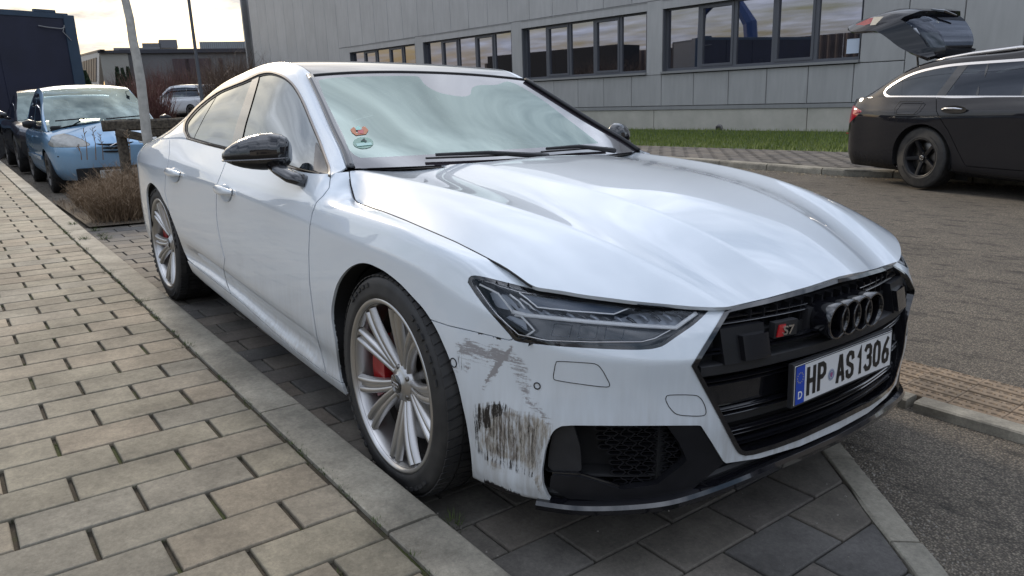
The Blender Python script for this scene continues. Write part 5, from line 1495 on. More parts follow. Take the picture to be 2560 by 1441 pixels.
# grit and small stones on the bay, kerb foot and asphalt
gr = MB(); 
for k in range(900):
    u = random.random()
    if u < .35: x = random.uniform(-3, 1.4); y = ye(x)+abs(random.gauss(0, .035)); z = .002
    elif u < .75: t_ = random.uniform(-.5, 1.1); o_ = random.gauss(.11, .05); x, y = np.array([.737, .346])+dv*t_+nv_*o_; z = .0
    else: x = random.uniform(.3, 3.4); y = random.uniform(-1.0, 1.1); z = 0
    s_ = random.uniform(.0015, .0050)*(1.5 if random.random() < .06 else 1)
    a = random.uniform(0, PI)
    V = [(x+s_*math.cos(a+q)*random.uniform(.7, 1.2), y+s_*math.sin(a+q)*random.uniform(.7, 1.2), z-.001) for q in (0, 1.57, 3.14, 4.7)]+[(x+jit(s_*.3), y+jit(s_*.3), z+s_*random.uniform(.6, 1.1))]
    gr.add(V, [(0, 1, 4), (1, 2, 4), (2, 3, 4), (3, 0, 4)])
o = gr.build('loose_grit', mat('grit', (.24,.22,.19), .8, noise_amt=.6, nscale=90)); tag(o, 'loose pale grit along the kerb foot and on the bay', 'grit', kind='stuff')
# moss and weeds in the joints
ms = MB()
def tuft(b, x, y, z, n, h, r, sp=.4, w=.0012):
    for k in range(n):
        a = random.uniform(0, 2*PI); x1, y1 = x+r*random.random()*math.cos(a), y+r*random.random()*math.sin(a); hh = h*random.uniform(.4, 1.1); l = sp*hh
        dx, dy = l*math.cos(a), l*math.sin(a); px_, py_ = -math.sin(a)*w, math.cos(a)*w
        b.add([(x1-px_, y1-py_, z), (x1+px_, y1+py_, z), (x1+dx, y1+dy, z+hh)], [(0, 1, 2)])
for k in range(150):
    x = random.uniform(-9, .9); tuft(ms, x, -1.163+jit(.005), .078, random.randint(6, 22), .012, .022, .8)
for k in range(420):
    kk = random.randint(-40, 13); x = -.640+kk*.180+random.choice((-.092, .092, jit(.09))); y = -1.17-random.randint(0, 7)*.315-(.170 if kk % 2 == 0 else .006)+jit(.006); tuft(ms, x, y, .070, random.randint(5, 16), .013, .014, .6, .0016)
for x in (-5.47, -4.53, -3.58, -2.64, -1.65): tuft(ms, x, -1.165, .078, 50, .025, .05, .9)
for (px_, py_, n, h) in ((265, 598, 60, .05), (250, 590, 40, .04), (240, 578, 40, .05), (215, 622, 60, .035), (185, 583, 60, .03), (1140, 1318, 26, .03), (1130, 1300, 16, .03)):
    p = CAM+ray(px_, py_)*((0-CAM[2])/ray(px_, py_)[2]); tuft(ms, p[0], p[1], 0.0 if px_ > 220 else .08, n, h, .05, .9, .0016)
o = ms.build('joint_moss', mat('moss_green', (.060,.085,.018), .8, noise_amt=.5, nscale=20)); tag(o, 'green moss and small weeds growing in the paving joints', 'moss', kind='stuff')
# ------------------------------------------------------------------ the industrial hall
WP = np.array([-9, 16.9, 0.]); WA = math.atan2(.0524, .9986)
WM = GM(WP[0], WP[1], 0, WA)      # local: x along the wall, y into the building, z up
HALL = empty('industrial_hall', M=WM); tag(HALL, 'long grey panel-clad hall with dark window bands and pale concrete base', 'building')
def clad_mat(name, col):
    m, t, b = nt(name); N = t.nodes.new; ge = N('ShaderNodeNewGeometry')
    n = N('ShaderNodeTexNoise'); n.inputs['Scale'].default_value = .8; n.inputs['Detail'].default_value = 6; lnk(t, ge.outputs['Position'], n.inputs['Vector'])
    n2 = N('ShaderNodeTexNoise'); n2.inputs['Scale'].default_value = 9; n2.inputs['Detail'].default_value = 6
    mm = N('ShaderNodeMapping'); mm.inputs['Scale'].default_value = (1, 1, .12); lnk(t, ge.outputs['Position'], mm.inputs[0]); lnk(t, mm.outputs[0], n2.inputs['Vector'])
    oi = N('ShaderNodeObjectInfo')
    a = N('ShaderNodeMath'); a.operation = 'ADD'; lnk(t, n.outputs['Fac'], a.inputs[0]); lnk(t, n2.outputs['Fac'], a.inputs[1])
    r = N('ShaderNodeMapRange'); r.inputs[1].default_value = .7; r.inputs[2].default_value = 1.3; r.inputs[3].default_value = .90; r.inputs[4].default_value = 1.08; lnk(t, a.outputs[0], r.inputs[0])
    r2 = N('ShaderNodeMapRange'); r2.inputs[3].default_value = .96; r2.inputs[4].default_value = 1.04; lnk(t, oi.outputs['Random'], r2.inputs[0])
    mu = N('ShaderNodeMath'); mu.operation = 'MULTIPLY'; lnk(t, r.outputs[0], mu.inputs[0]); lnk(t, r2.outputs[0], mu.inputs[1])
    s_ = N('ShaderNodeVectorMath'); s_.operation = 'SCALE'; s_.inputs[0].default_value = col; lnk(t, mu.outputs[0], s_.inputs['Scale'])
    lnk(t, s_.outputs[0], b.inputs['Base Color']); b.inputs['Roughness'].default_value = .45; b.inputs['Metallic'].default_value = .25
    return m
M['clad'] = clad_mat('grey_cladding', (.40,.395,.39)); M['cladd'] = clad_mat('grey_trim', (.30,.30,.30)); M['winf'] = mat('window_frame_grey', (.10,.104,.118), .45, metal=.2)
M['sill'] = mat('sill_aluminium', (.30,.30,.30), .4, metal=.5)
def conc_mat():
    m, t, b = nt('plinth_concrete'); N = t.nodes.new; ge = N('ShaderNodeNewGeometry')
    n = N('ShaderNodeTexNoise'); n.inputs['Scale'].default_value = 1.5; n.inputs['Detail'].default_value = 10; n.inputs['Roughness'].default_value = .65; lnk(t, ge.outputs['Position'], n.inputs['Vector'])
    r = N('ShaderNodeValToRGB'); r.color_ramp.elements[0].position = .3; r.color_ramp.elements[0].color = (.38,.36,.31,1); r.color_ramp.elements[1].position = .7; r.color_ramp.elements[1].color = (.50,.47,.41,1)
    lnk(t, n.outputs['Fac'], r.inputs[0]); lnk(t, r.outputs[0], b.inputs['Base Color']); b.inputs['Roughness'].default_value = .85; return m
M['conc'] = conc_mat()
M['hglass'] = glass_mat('hall_window_glass', (.80,.80,.90), 5.0, .25, (.01,.012,.015))
def wb_(name, a, b_, m, parent=HALL, bev=0.0):
    k = MB(); k.box(a, b_, bev); return k.build(name, m, parent)
Z0, Z1, ZT = .70, 3.68, 8.6
wb_('wall_core', (-38.35, .95, -.3), (9.5, 8.0, 8.5), mat('room_dark', (.012,.012,.015), .9))
# plinth slabs
xj = [-38.4, -31.4, -26.4, -21.4, -16.2, -10.9, -5.72, -.5, 4.7, 9.6]
for a, b_ in zip(xj[:-1], xj[1:]): wb_('plinth_slab', (a+.012, .0, -.4), (b_-.012, .10, Z0-.03), M['conc'], bev=.01)
# windows: groups of five lights
groups = [(-25.15, -19.2), (-18.55, -12.6), (-11.98, -6.03), (-5.38, .80)]
pitch = 1.2235; xp = [-10.32+pitch*k for k in range(-23, 17)]
def panel_me(w, h):
    key = (round(w, 3), round(h, 3))
    if key not in pm_cache:
        b = MB(); g = .006; e = .012
        V = [(g, 0, 0), (w-g, 0, 0), (w-g, 0, h), (g, 0, h), (g+e*0, .0, 0)]
        b.V = []; b.F = []
        b.add([(g, .02, g), (w-g, .02, g), (w-g, .02, h-g), (g, .02, h-g), (g+e, 0, g+e), (w-g-e, 0, g+e), (w-g-e, 0, h-g-e), (g+e, 0, h-g-e), (g, .09, g), (w-g, .09, g), (w-g, .09, h-g), (g, .09, h-g)],
              [(4, 5, 6, 7), (0, 1, 5, 4), (1, 2, 6, 5), (2, 3, 7, 6), (3, 0, 4, 7), (8, 9, 1, 0), (9, 10, 2, 1), (10, 11, 3, 2), (11, 8, 0, 3)])
        pm_cache[key] = b.me('cladding_panel', M['clad'])
    return pm_cache[key]
pm_cache = {}
def put_panel(x, z, w, h): inst('cladding_panel', panel_me(w, h), HALL, Matrix.Translation((x, -.02, z)))
ing = lambda x: any(a-.02 < x < b_+.02 for a, b_ in groups)
ZH = 3.95
for a, b_ in zip(xp[:-1], xp[1:]):
    mid = (a+b_)/2
    if a < -38.4 or b_ > 9.5: continue
    if ing(mid) or any(a < g0 < b_ or a < g1 < b_ for g0, g1 in groups): 
        put_panel(a, Z0+.08, b_-a, 1.62-Z0-.08+.13)
        put_panel(a, ZH, b_-a, ZT-ZH)
    else:
        put_panel(a, Z0+.08, b_-a, ZT-Z0-.08)
for g0_, g1_ in groups:
    for xe, sg_ in ((g0_, -1), (g1_, 1)):
        nx_ = [x for x in xp if (x-xe)*sg_ > 0]
        if not nx_: continue
        nx_ = min(nx_, key=lambda x: abs(x-xe)); a_, b2_ = sorted((xe+.01*sg_, nx_))
        if ing((a_+b2_)/2) or b2_-a_ < .02 or any(abs(a_-p0) < .8 and abs(b2_-p0) < .9 for p0 in (-18.9, -12.3, -5.7)): continue
        put_panel(a_, 1.75+0, b2_-a_, ZH-1.75)
wb_('base_flashing', (-38.4, -.03, Z0-.03), (9.55, .02, Z0+.075), M['cladd'])
wb_('corner_trim', (-38.46, -.035, Z0), (-38.30, .3, ZT), M['cladd'])
prev = None
edges_ = [g for grp in groups for g in grp]
for a, b_ in ((-19.2, -18.55), (-12.6, -11.98), (-6.03, -5.38)): wb_('window_pier', (a+.02, -.03, 1.75), (b_-.02, .09, ZH-.004), M['clad'])
for (a, b_) in groups:
    wb_('window_header', (a-.02, -.034, Z1), (b_+.02, .05, ZH-.004), M['cladd'] if 0 else M['clad'])
    wb_('window_header_drip', (a-.02, -.05, ZH-.03), (b_+.02, -.034, ZH-.006), M['cladd'])
    wb_('window_sill', (a-.04, -.10, 1.765), (b_+.02, .14, 1.83), M['sill'])
    wb_('window_reveal', (a, -.02, 1.83), (a+.02, .20, Z1), M['winf']); wb_('window_reveal', (b_-.02, -.02, 1.83), (b_, .20, Z1), M['winf'])
    k = MB(); k.add([(a+.02, -.03, Z1-.001), (b_-.02, -.03, Z1-.001), (b_-.02, .2, Z1-.001), (a+.02, .2, Z1-.001)], [(0, 1, 2, 3)]); k.build('window_reveal', M['winf'], HALL)
    W = b_-a-.04; lights = 5; lw = W/lights
    for i in range(lights):
        x0, x1 = a+.02+lw*i, a+.02+lw*(i+1)
        wn_e = empty('window'); wn_e.parent = HALL; wn_e.location = (x0, .12, 1.83)
        op = i in (1, 3); f = .055; h = Z1-1.83
        fr2 = MB()
        for p0, p1 in (((0, 0, 0), (f, .07, h)), ((lw-f, 0, 0), (lw, .07, h)), ((f, 0, 0), (lw-f, .07, f+.03)), ((f, 0, h-f), (lw-f, .07, h))): fr2.box(p0, p1)
        if op:
            g = f; 
            for p0, p1 in (((g, -.02, g+.03), (g+.07, .05, h-g)), ((lw-g-.07, -.02, g+.03), (lw-g, .05, h-g)), ((g+.07, -.02, g+.03), (lw-g-.07, .05, g+.10)), ((g+.07, -.02, h-g-.07), (lw-g-.07, .05, h-g))): fr2.box(p0, p1)
        fr2.build('window_frame', M['winf'], wn_e)
        k = MB(); k.add([(f, .045, f), (lw-f, .045, f), (lw-f, .045, h-f), (f, .045, h-f)], [(0, 1, 2, 3)]); k.build('pane', M['hglass'], wn_e)
# things seen behind the panes of the third band, and the paper on the last
wb_('gable_wall', (-38.34, .0, -.3), (-38.30, 7.9, 8.55), M['clad'])
def loose(name, a, b_, m, label, cat):
    k = MB(); c = ((a[0]+b_[0])/2, (a[1]+b_[1])/2, a[2]); k.box([a[i]-c[i] for i in range(3)], [b_[i]-c[i] for i in range(3)], .01); o = k.build(name, m); o.matrix_world = WM @ Matrix.Translation(c); tag(o, label, cat); return o
loose('cabinet', (-10.62, .40, 1.84), (-9.98, .7, 2.85), mat('mint_cabinet', (.16,.27,.25), .6), 'pale green cabinet standing inside the second window light', 'cabinet')
loose('green_bin', (-8.05, .4, 1.84), (-6.95, .8, 2.3), mat('green_crate', (.02,.12,.06), .5), 'dark green crate behind the right lights of the window band', 'crate')
loose('yellow_box', (-9.25, .3, 1.84), (-8.75, .5, 1.93), mat('yellow_box_mat', (.45,.34,.10), .5), 'low yellow box on the inner sill, left one of two', 'box')
loose('yellow_box', (-8.72, .3, 1.84), (-8.35, .5, 1.95), D.materials['yellow_box_mat'], 'low yellow box on the inner sill, right one of two', 'box')
loose('paper_sheet', (.38, .150, 2.0), (.70, .155, 2.36), mat('paper_pale', (.55,.62,.72), .6), 'pale paper sheet stuck in the corner of the end window', 'paper')
loose('spray_bottle', (-2.2, .28, 1.84), (-2.12, .36, 2.02), mat('bottle_white', (.6,.6,.6), .4), 'small white bottle on the inner window sill', 'bottle')
# the round lamp at the wall foot
def disc_cap(name, s, z, label):
    e = empty(name, M=WM @ Matrix.Translation((s, -.02, z))); tag(e, label, 'vent')
    MB().lathe([(0, -.03), (.08, -.03), (.10, -.02), (.11, .0), (.115, .02)], 24, 'y').build('grille_disc', mat('vent_grey', (.16,.15,.14), .5, noise_amt=.5, nscale=25), e, True)
    k = MB()
    for i in range(5): k.box((-.09+.036*i, -.045, -.05), (-.075+.036*i, -.03, .05))
    k.build('grille_bars', M['rubber'], e)
p = onG(1846, 321); disc_cap('wall_vent', -3.24, .12, 'round grey vent low on the concrete base above the grass')
# ------------------------------------------------------------------ grass strip, far pavement, far kerb
g0 = onG(1600, 371); g1 = onG(2080, 388)
gdir = (g1-g0)/np.linalg.norm(g1-g0)
ga, gb = g0-gdir*40, g0+gdir*26
wa = lambda s: np.array([WP[0]+s*.9986, WP[1]+s*.0524, 0.])
V = [G2W(ga+np.array([0, 0, .02])), G2W(gb+np.array([0, 0, .02])), G2W(wa(17)+np.array([0, .05, .05])), G2W(wa(-44)+np.array([0, .05, .05]))]
lawn = obj('lawn', V, [(0, 1, 2, 3)], soil_mat('lawn_soil', (.030,.045,.012), (.055,.085,.02), 8)); lawn['kind'] = 'structure'
gb_ = MB(); nb = 42000
rr = rng.random((nb, 5))
for k in range(nb):
    u, v, a_, h_, c_ = rr[k]; s = -16+u*24
    pA = ga+gdir*((s+WP[0]-ga[0])/gdir[0]); pB = wa(s); P = pA+(pB-pA)*(.002+v*.99); P[2] = .03
    h = .045+.06*h_*(1.5 if v > .93 else 1)*(1.2 if v < .03 else 1); an = a_*PI; w = .008
    P = G2W(P); dx, dy = w*math.cos(an), w*math.sin(an); lx, ly = (c_-.5)*.06, (a_-.5)*.06
    n = len(gb_.V); gb_.V += [(P[0]-dx, P[1]-dy, P[2]), (P[0]+dx, P[1]+dy, P[2]), (P[0]+lx, P[1]+ly, P[2]+h)]; gb_.F.append((n, n+1, n+2))
def leaf_mat(name, cols, rough=.7):
    m, t, b = nt(name); N = t.nodes.new; ge = N('ShaderNodeNewGeometry'); r = N('ShaderNodeValToRGB'); e = r.color_ramp.elements
    n = N('ShaderNodeTexNoise'); n.inputs['Scale'].default_value = 1.2; n.inputs['Detail'].default_value = 4; lnk(t, ge.outputs['Position'], n.inputs['Vector'])
    a = N('ShaderNodeMath'); a.operation = 'ADD'; lnk(t, ge.outputs['Random Per Island'], a.inputs[0]); lnk(t, n.outputs['Fac'], a.inputs[1])
    a2 = N('ShaderNodeMath'); a2.operation = 'MULTIPLY'; a2.inputs[1].default_value = .62; lnk(t, a.outputs[0], a2.inputs[0])
    e[0].position = .15; e[0].color = (*cols[0], 1); e[1].position = .85; e[1].color = (*cols[-1], 1)
    for k in range(1, len(cols)-1): q = e.new(.15+.7*k/(len(cols)-1)); q.color = (*cols[k], 1)
    lnk(t, a2.outputs[0], r.inputs[0]); lnk(t, r.outputs[0], b.inputs['Base Color']); b.inputs['Roughness'].default_value = rough; b.inputs['Specular IOR Level'].default_value = .25
    return m
o = gb_.build('grass', leaf_mat('grass_blades', [(.075,.11,.02), (.13,.18,.035), (.20,.24,.06)])); tag(o, 'short green lawn grass between the hall and the far pavement', 'grass', kind='stuff')
kpx = [(1500, 393), (1640, 401), (1740, 408), (1800, 412.5), (1843, 416), (1937, 423), (2040, 431), (2117, 436), (2200, 438), (2330, 446)]
kl = [onG(x, y) for x, y in kpx]
kx = [p[0] for p in kl]; 
kl = [kl[0]+(kl[0]-kl[2])*4]+kl+[kl[-1]+(kl[-1]-kl[-4])*6]
FP = empty('far_pavement'); FP['kind'] = 'structure'
V = []; F = []
for p in kl: 
    q = ga+gdir*((p[0]-ga[0])/gdir[0]); V += [G2W(p+np.array([0, 0, .055])), G2W(q+np.array([0, 0, .055]))]
for i in range(len(kl)-1): F.append((2*i, 2*i+2, 2*i+3, 2*i+1))
o = obj('paving_bed', V, F, M['jointd'], FP)
FK = empty('far_kerb'); FK['kind'] = 'structure'
kk_ = np.array(kl[1:-1]+[kl[-1]]); tt = np.concatenate([[0], np.cumsum(np.linalg.norm(np.diff(kk_, axis=0), axis=1))]); L = 0
while L < tt[-1]-1.0:
    q = pchip(tt, kk_, np.linspace(L+.006, L+.99, 4)); V = []; F = []
    for i, p in enumerate(q):
        t_ = q[min(i+1, 3)]-q[max(i-1, 0)]; t_ /= np.linalg.norm(t_); n_ = np.array([-t_[1], t_[0], 0]); n_ = n_ if n_[1] > 0 else -n_
        for (o_, z) in ((-.01, -.10), (-.005, .045), (.02, .068), (.15, .070), (.15, .0)): V.append(G2W(p+n_*o_+np.array([0, 0, z])))
    for i in range(3):
        for j in range(4): F.append((i*5+j, i*5+j+1, (i+1)*5+j+1, (i+1)*5+j))
    F += [(0, 1, 2, 3, 4), (19, 18, 17, 16, 15)]
    o = obj('kerb_stone', V, F, M['kerb'], FK); fixn(o); L += 1.0
fpb = brick_me('far_paver', .29, .17, .03, .005, brick_mat('paver_far', [(.13,.115,.098), (.155,.135,.112), (.12,.11,.10), (.17,.145,.118)])); items = []
x = -12.0; i = 0
while x < -2.0:
    q0 = ga+gdir*((x-ga[0])/gdir[0]); yk = np.interp(x, [p[0] for p in kl], [p[1] for p in kl]); j = 0
    y = q0[1]-.1
    while y > yk+.26:
        P = G2W([x+(.15 if j % 2 else 0), y, .062]); px_ = proj(P)
        if 1480 < px_[0] < 2330: items.append((P[0], P[1], P[2], math.atan2(gdir[1], gdir[0]), 0, 0, 0))
        y -= .18; j += 1
    x += .30; i += 1
lay(items, fpb, FP, 'paver', 250)
# litter strip at the far kerb foot
o = MB()
for k in range(2600):
    t_ = random.random()*tt[-1]; p = pchip(tt, kk_, [t_])[0]; p = p+np.array([jit(.05), -abs(random.gauss(.12, .14)), .004]); P = G2W(p); P[2] = zf(P[0], P[1])-.026; s_ = random.uniform(.006, .018); a = random.uniform(0, PI)
    o.add([(P[0]+s_*math.cos(a), P[1]+s_*math.sin(a), P[2]), (P[0]-s_*math.sin(a), P[1]+s_*math.cos(a), P[2]+s_*.5), (P[0]-s_*math.cos(a), P[1]-s_*math.sin(a), P[2]+.001)], [(0, 1, 2)])
o = o.build('gutter_litter', leaf_mat('dry_litter', [(.16,.11,.06), (.26,.20,.12), (.34,.29,.2)])); tag(o, 'pale brown leaf litter lying along the far kerb', 'leaf litter', kind='stuff')
# ------------------------------------------------------------------ the dark estate car with its tailgate up
hd = math.atan2(-.331, .944)
EST = empty('estate_car', M=GM(-2.186, 7.327, 0, hd)); tag(EST, 'dark brown-black estate car with raised tailgate and black five-spoke wheels', 'car')
# local: x forward, y to its left (away from the camera), near side at y = 0
M['dark'] = paint_mat('anthracite_paint', (.016,.016,.019), dirt=(.03,.028,.026), dz=(.1,.45), dmax=.12, rough=.4)
M['dark'].node_tree.nodes['Principled BSDF'].inputs['Specular IOR Level'].default_value = 0.
M['dark'].node_tree.nodes['Principled BSDF'].inputs['Coat IOR'].default_value = 1.5
M['dglass'] = glass_mat('tinted_glass', (.55,.6,.7), 1.9, .35, (.006,.006,.008))
HWd = .93
def erow(x, ys, zs): return [(x, y, z) for y, z in zip(ys, zs)]
E_ = [erow(-1.42, (.93,)*8, (.42,.50,.58,.66,.68,.69,.70,.70)),
      erow(-1.41, (.45,.45,.45,.45,.45,.45,.45,.45), (.26,.36,.52,.66,.73,.74,.76,.78)),
      erow(-1.36, (.25,.20,.18,.17,.19,.21,.23,.25), (.20,.32,.50,.70,.80,.92,.98,1.02)),
      erow(-1.25, (.18,.10,.08,.07,.08,.10,.15,.18), (.185,.30,.50,.70,.84,.93,.99,1.045)),
      erow(-1.0, (.16,.055,.04,.03,.03,.04,.10,.14), (.18,.28,.48,.70,.84,.90,.98,1.055)),
      erow(-.7, (.16,.04,.015,.0,.0,.015,.07,.11), (.17,.26,.46,.70,.84,.90,.98,1.06)),
      erow(0, (.16,.04,.01,-.005,-.005,.01,.06,.10), (.17,.26,.46,.70,.84,.905,.98,1.052)),
      erow(.7, (.16,.05,.035,.02,.01,.02,.06,.10), (.17,.23,.44,.68,.84,.903,.98,1.045)),
      erow(1.6, (.16,.06,.04,.025,.015,.02,.06,.10), (.17,.20,.42,.68,.83,.895,.97,1.035)),
      erow(2.5, (.16,.05,.02,.01,.01,.02,.06,.10), (.17,.20,.42,.68,.82,.87,.93,.985)),
      erow(3.3, (.18,.08,.03,.01,.02,.05,.10,.14), (.17,.20,.42,.66,.78,.81,.85,.885)), erow(3.65, (.28,.20,.17,.15,.18,.22,.27,.32), (.20,.25,.42,.60,.70,.74,.775,.80)),
      erow(3.80, (.50,.46,.44,.42,.44,.46,.50,.52), (.22,.28,.42,.57,.65,.68,.71,.735)), erow(3.84, (.93,)*8, (.24,.30,.42,.56,.64,.67,.70,.725))]
E_ = np.array(E_); E_ = E_[:, :, :]
tE = np.concatenate([[0], np.cumsum(np.linalg.norm(np.diff(E_[:, 3], axis=0), axis=1))]); tE[1:] = tE[1:]
NE = cspline(tE, E_, dense(tE, lambda i: .03))
es = S.grid(fillet(NE, [0, .4, .5, .5, .25, .25, .5, 0], [2, 3, 4, 4, 3, 3, 3], [0, 4, 4, 4, 3, 3, 4, 0]))
xzf = lambda poly, off=0.: (lambda V: sdpoly(V[:, [0, 2]], poly)+off)
xzi = lambda poly, off=0.: (lambda V: -sdpoly(V[:, [0, 2]], poly)+off)
arc = [(-.60*1+0, -.1)]+[(-.01+.415*math.cos(a), .355+.395*math.sin(a)) for a in np.linspace(PI*1.02, -.02*PI, 24)]+[(.44, -.1)]
arc[0] = (-.46, -.1)
def flipx(s): return s
esb = es.cut(xzi(arc)).cut(xzi([(p[0]+2.98, p[1]) for p in arc]))
doorp = [(.072, 1.2), (.072, 1.034), (.173, .892), (.363, .672), (.517, .427), (.60, .30), (1.35, .30), (2.40, .30), (2.42, 1.2)]
drr = esb.cut(xzf(doorp, -.004)); bodyr = esb.cut(xzi(doorp, -.004))
def ep(name, s, m, th=.012, flip=True):
    s2 = S(s.V, s.F); o = (s2.solid(th) if th else s2).obj(name, m, EST); fixn(o); autosmooth(o, 40); return o
lampp = [(-1.34, .69), (-1.36, .86), (-1.28, .965), (-1.22, .958), (-1.0, .892), (-1.10, .82), (-1.22, .745)]
ep('body', bodyr.cut(xzi(lampp)), M['dark']); ep('rear_door', drr, M['dark'])
tl = mat('tail_lamp_red', (.32,.008,.020), .12, coat=1); ep('tail_lamp', esb.cut(xzf(lampp, -.004)).offset(.0), tl, .02)
k = MB(); k.tube([(-1.34, .21, .80), (-1.22, .075, .835), (-1.06, .028, .882)], .010, 6); k.build('lamp_strip', mat('lamp_strip_pink', (.6,.12,.12), .2, coat=1), EST)
k = MB(); k.tube([(-1.33, .215, .74), (-1.22, .085, .775), (-1.14, .05, .81)], .007, 6); k.build('lamp_strip', D.materials['lamp_strip_pink'], EST)
k = MB(); k.box((-1.395, .16, .585), (-1.33, .20, .60)); k.build('reflector', tl, EST)
# dark inner body, sill, far side
V = es.V.copy(); V[:, 1] = 1.86-V[:, 1]; farS = S(V, [f[::-1] for f in es.F]); ep('body_far_side', farS, M['dark'])
k = MB(); k.box((-1.1, .12, .22), (2.5, 1.74, .60)); k.build('floor_pan', M['under'], EST)
k = MB(); k.box((-1.36, .30, .45), (-1.2, 1.56, .80), .02); k.build('load_sill', M['under'], EST)
# greenhouse
GBe = [(-1.22, .19, 1.045), (-.95, .14, 1.058), (-.6, .115, 1.06), (-.2, .105, 1.055), (.3, .10, 1.05), (.9, .10, 1.042), (1.5, .10, 1.035), (2.52, .10, .985)]
GRe = [(-1.17, .235, 1.06), (-.88, .25, 1.215), (-.655, .265, 1.335), (-.36, .275, 1.435), (.18, .28, 1.492), (.85, .28, 1.512), (1.45, .28, 1.485), (2.50, .15, 1.02)]
GTe = []
for b0, r0 in zip(GBe, GRe):
    b0 = np.array(b0); r0 = np.array(r0); h = r0-b0
    GTe.append([b0+np.array([0, -.01, -.03]), b0, b0+h*.4+np.array([0, -.018, 0])*min(1, h[2]/.3), b0+h*.78+np.array([0, -.022, .006])*min(1, h[2]/.3), b0+h*.95+np.array([0, -.008, .008])*min(1, h[2]/.3), r0+np.array([0, .03, .008])])
tE2 = np.arange(8); eg = S.grid(fillet(cspline(tE2, np.array(GTe), np.linspace(0, 7, 90)), [0, .2, .5, .5, .4, 0], [2, 6, 6, 3, 2], [0, 2, 5, 5, 4, 0]))
edlo = smoothpoly([(-.745, 1.075), (-.79, 1.123), (-.745, 1.195), (-.542, 1.300), (-.306, 1.369), (.033, 1.413), (.352, 1.426)], 4, False).tolist()+[(1.164, 1.432), (1.45, 1.395), (2.25, 1.055), (2.2, 1.01), (1.224, 1.025), (.08, 1.041), (-.661, 1.048)]
ep('roof_side', eg.cut(xzi(edlo)), M['dark'])
ctrim = mat('bright_window_trim', (.62,.62,.64), .25, metal=.8)
ep('window_trim', eg.cut(xzf(edlo)).cut(xzi(edlo, .028)), ctrim, .012)
egl = eg.cut(xzf(edlo, -.03)).offset(-.004)
pil = [(.10, 1.0), (.175, 1.06), (.335, 1.385), (.36, 1.5), (.23, 1.5), (.20, 1.36), (.045, 1.06), (.03, 1.0)]
pil2 = [(.562, 1.0), (.585, 1.5), (.615, 1.5), (.598, 1.0)]; pil3 = [(1.10, 1.0), (1.10, 1.5), (1.20, 1.5), (1.20, 1.0)]
gg = egl.cut(xzi(pil)).cut(xzi(pil2)).cut(xzi(pil3))
for a, b_, nm in ((-2, .12, 'quarter_window'), (.12, .59, 'side_window'), (.59, 1.15, 'side_window'), (1.15, 3, 'side_window')): 
    s_ = gg.cut(lambda V: np.minimum(V[:, 0]-a, b_-V[:, 0])) if 0 else gg.cut(xzf([(a, .9), (b_, .9), (b_+.10, 1.6), (a+.10, 1.6)]))
    if s_.F: ep(nm, s_, M['dglass'], 0)
for q in (pil, pil2, pil3): ep('door_pillar', egl.cut(xzf(q)).offset(.003), M['gloss'], .006)
V = eg.V.copy(); V[:, 1] = 1.86-V[:, 1]; ep('roof_far_side', S(V, [f[::-1] for f in eg.F]).cut(xzi(edlo)), M['dark'])
V = egl.V.copy(); V[:, 1] = 1.86-V[:, 1]; ep('side_window', S(V, [f[::-1] for f in egl.F]), M['dglass'], 0)
V = []; F = []
rp = [(-.62, 1.352), (-.36, 1.440), (.18, 1.498), (.85, 1.52), (1.2, 1.515), (1.45, 1.492)]
for x, z in rp:
    for u in np.linspace(0, 1, 9): V.append((x, .30+1.26*u, z+.035*(1-(2*u-1)**2)))
for i in range(5):
    for j in range(8): F.append((i*9+j, (i+1)*9+j, (i+1)*9+j+1, i*9+j+1))
o = obj('roof', V, F, M['dark'], EST); autosmooth(o, 40); fixn(o)
for yy in (.315, 1.545):
    k = MB(); k.tube([(-.30, yy, 1.445), (-.05, yy, 1.487), (.3, yy, 1.517), (.85, yy, 1.543), (1.2, yy, 1.538), (1.42, yy, 1.50)], [.010, .016, .018, .018, .016, .010], 8, flat=1.2); k.build('roof_rail', ctrim, EST, True)
for nm_, pr_s, mt_, y0_, y1_ in (('windscreen', [(1.45, 1.495), (1.8, 1.37), (2.15, 1.20), (2.52, 1.02)], M['dglass'], .26, 1.60), ('bonnet', [(2.45, 1.01), (2.8, .985), (3.2, .93), (3.55, .855), (3.74, .78), (3.82, .72)], M['dark'], .12, 1.74)):
    V = []; F = []; n_ = len(pr_s)
    for i, (x, z) in enumerate(pr_s):
        tp = 0 if nm_ == 'windscreen' else .28*max(0, (x-3.2)/.62)**2
        for u in np.linspace(0, 1, 9): V.append((x+.05*(1-(2*u-1)**2), y0_+tp-(.12*i/3 if nm_ == 'windscreen' else 0)+(y1_-y0_-2*tp+(.24*i/3 if nm_ == 'windscreen' else 0))*u, z+.025*(1-(2*u-1)**2)))
    for i in range(n_-1):
        for j in range(8): F.append((i*9+j, (i+1)*9+j, (i+1)*9+j+1, i*9+j+1))
    o = obj(nm_, V, F, mt_, EST); fixn(o); autosmooth(o, 50)
# cabin, rear opening
k = MB(); k.tube([(1.0, .5, .95), (.9, .5, 1.2), (.86, .5, 1.30)], [.20, .18, .11], 12, flat=.4); k.build('seat', mat('seat_grey', (.10,.11,.11), .8), EST, True)
k = MB(); k.box((-1.0, .25, .6), (-.2, 1.6, .75)); k.build('luggage_cover', M['under'], EST)
k = MB(); k.box((.2, .2, .7), (.35, 1.66, 1.30)); k.build('rear_seat_back', M['under'], EST)
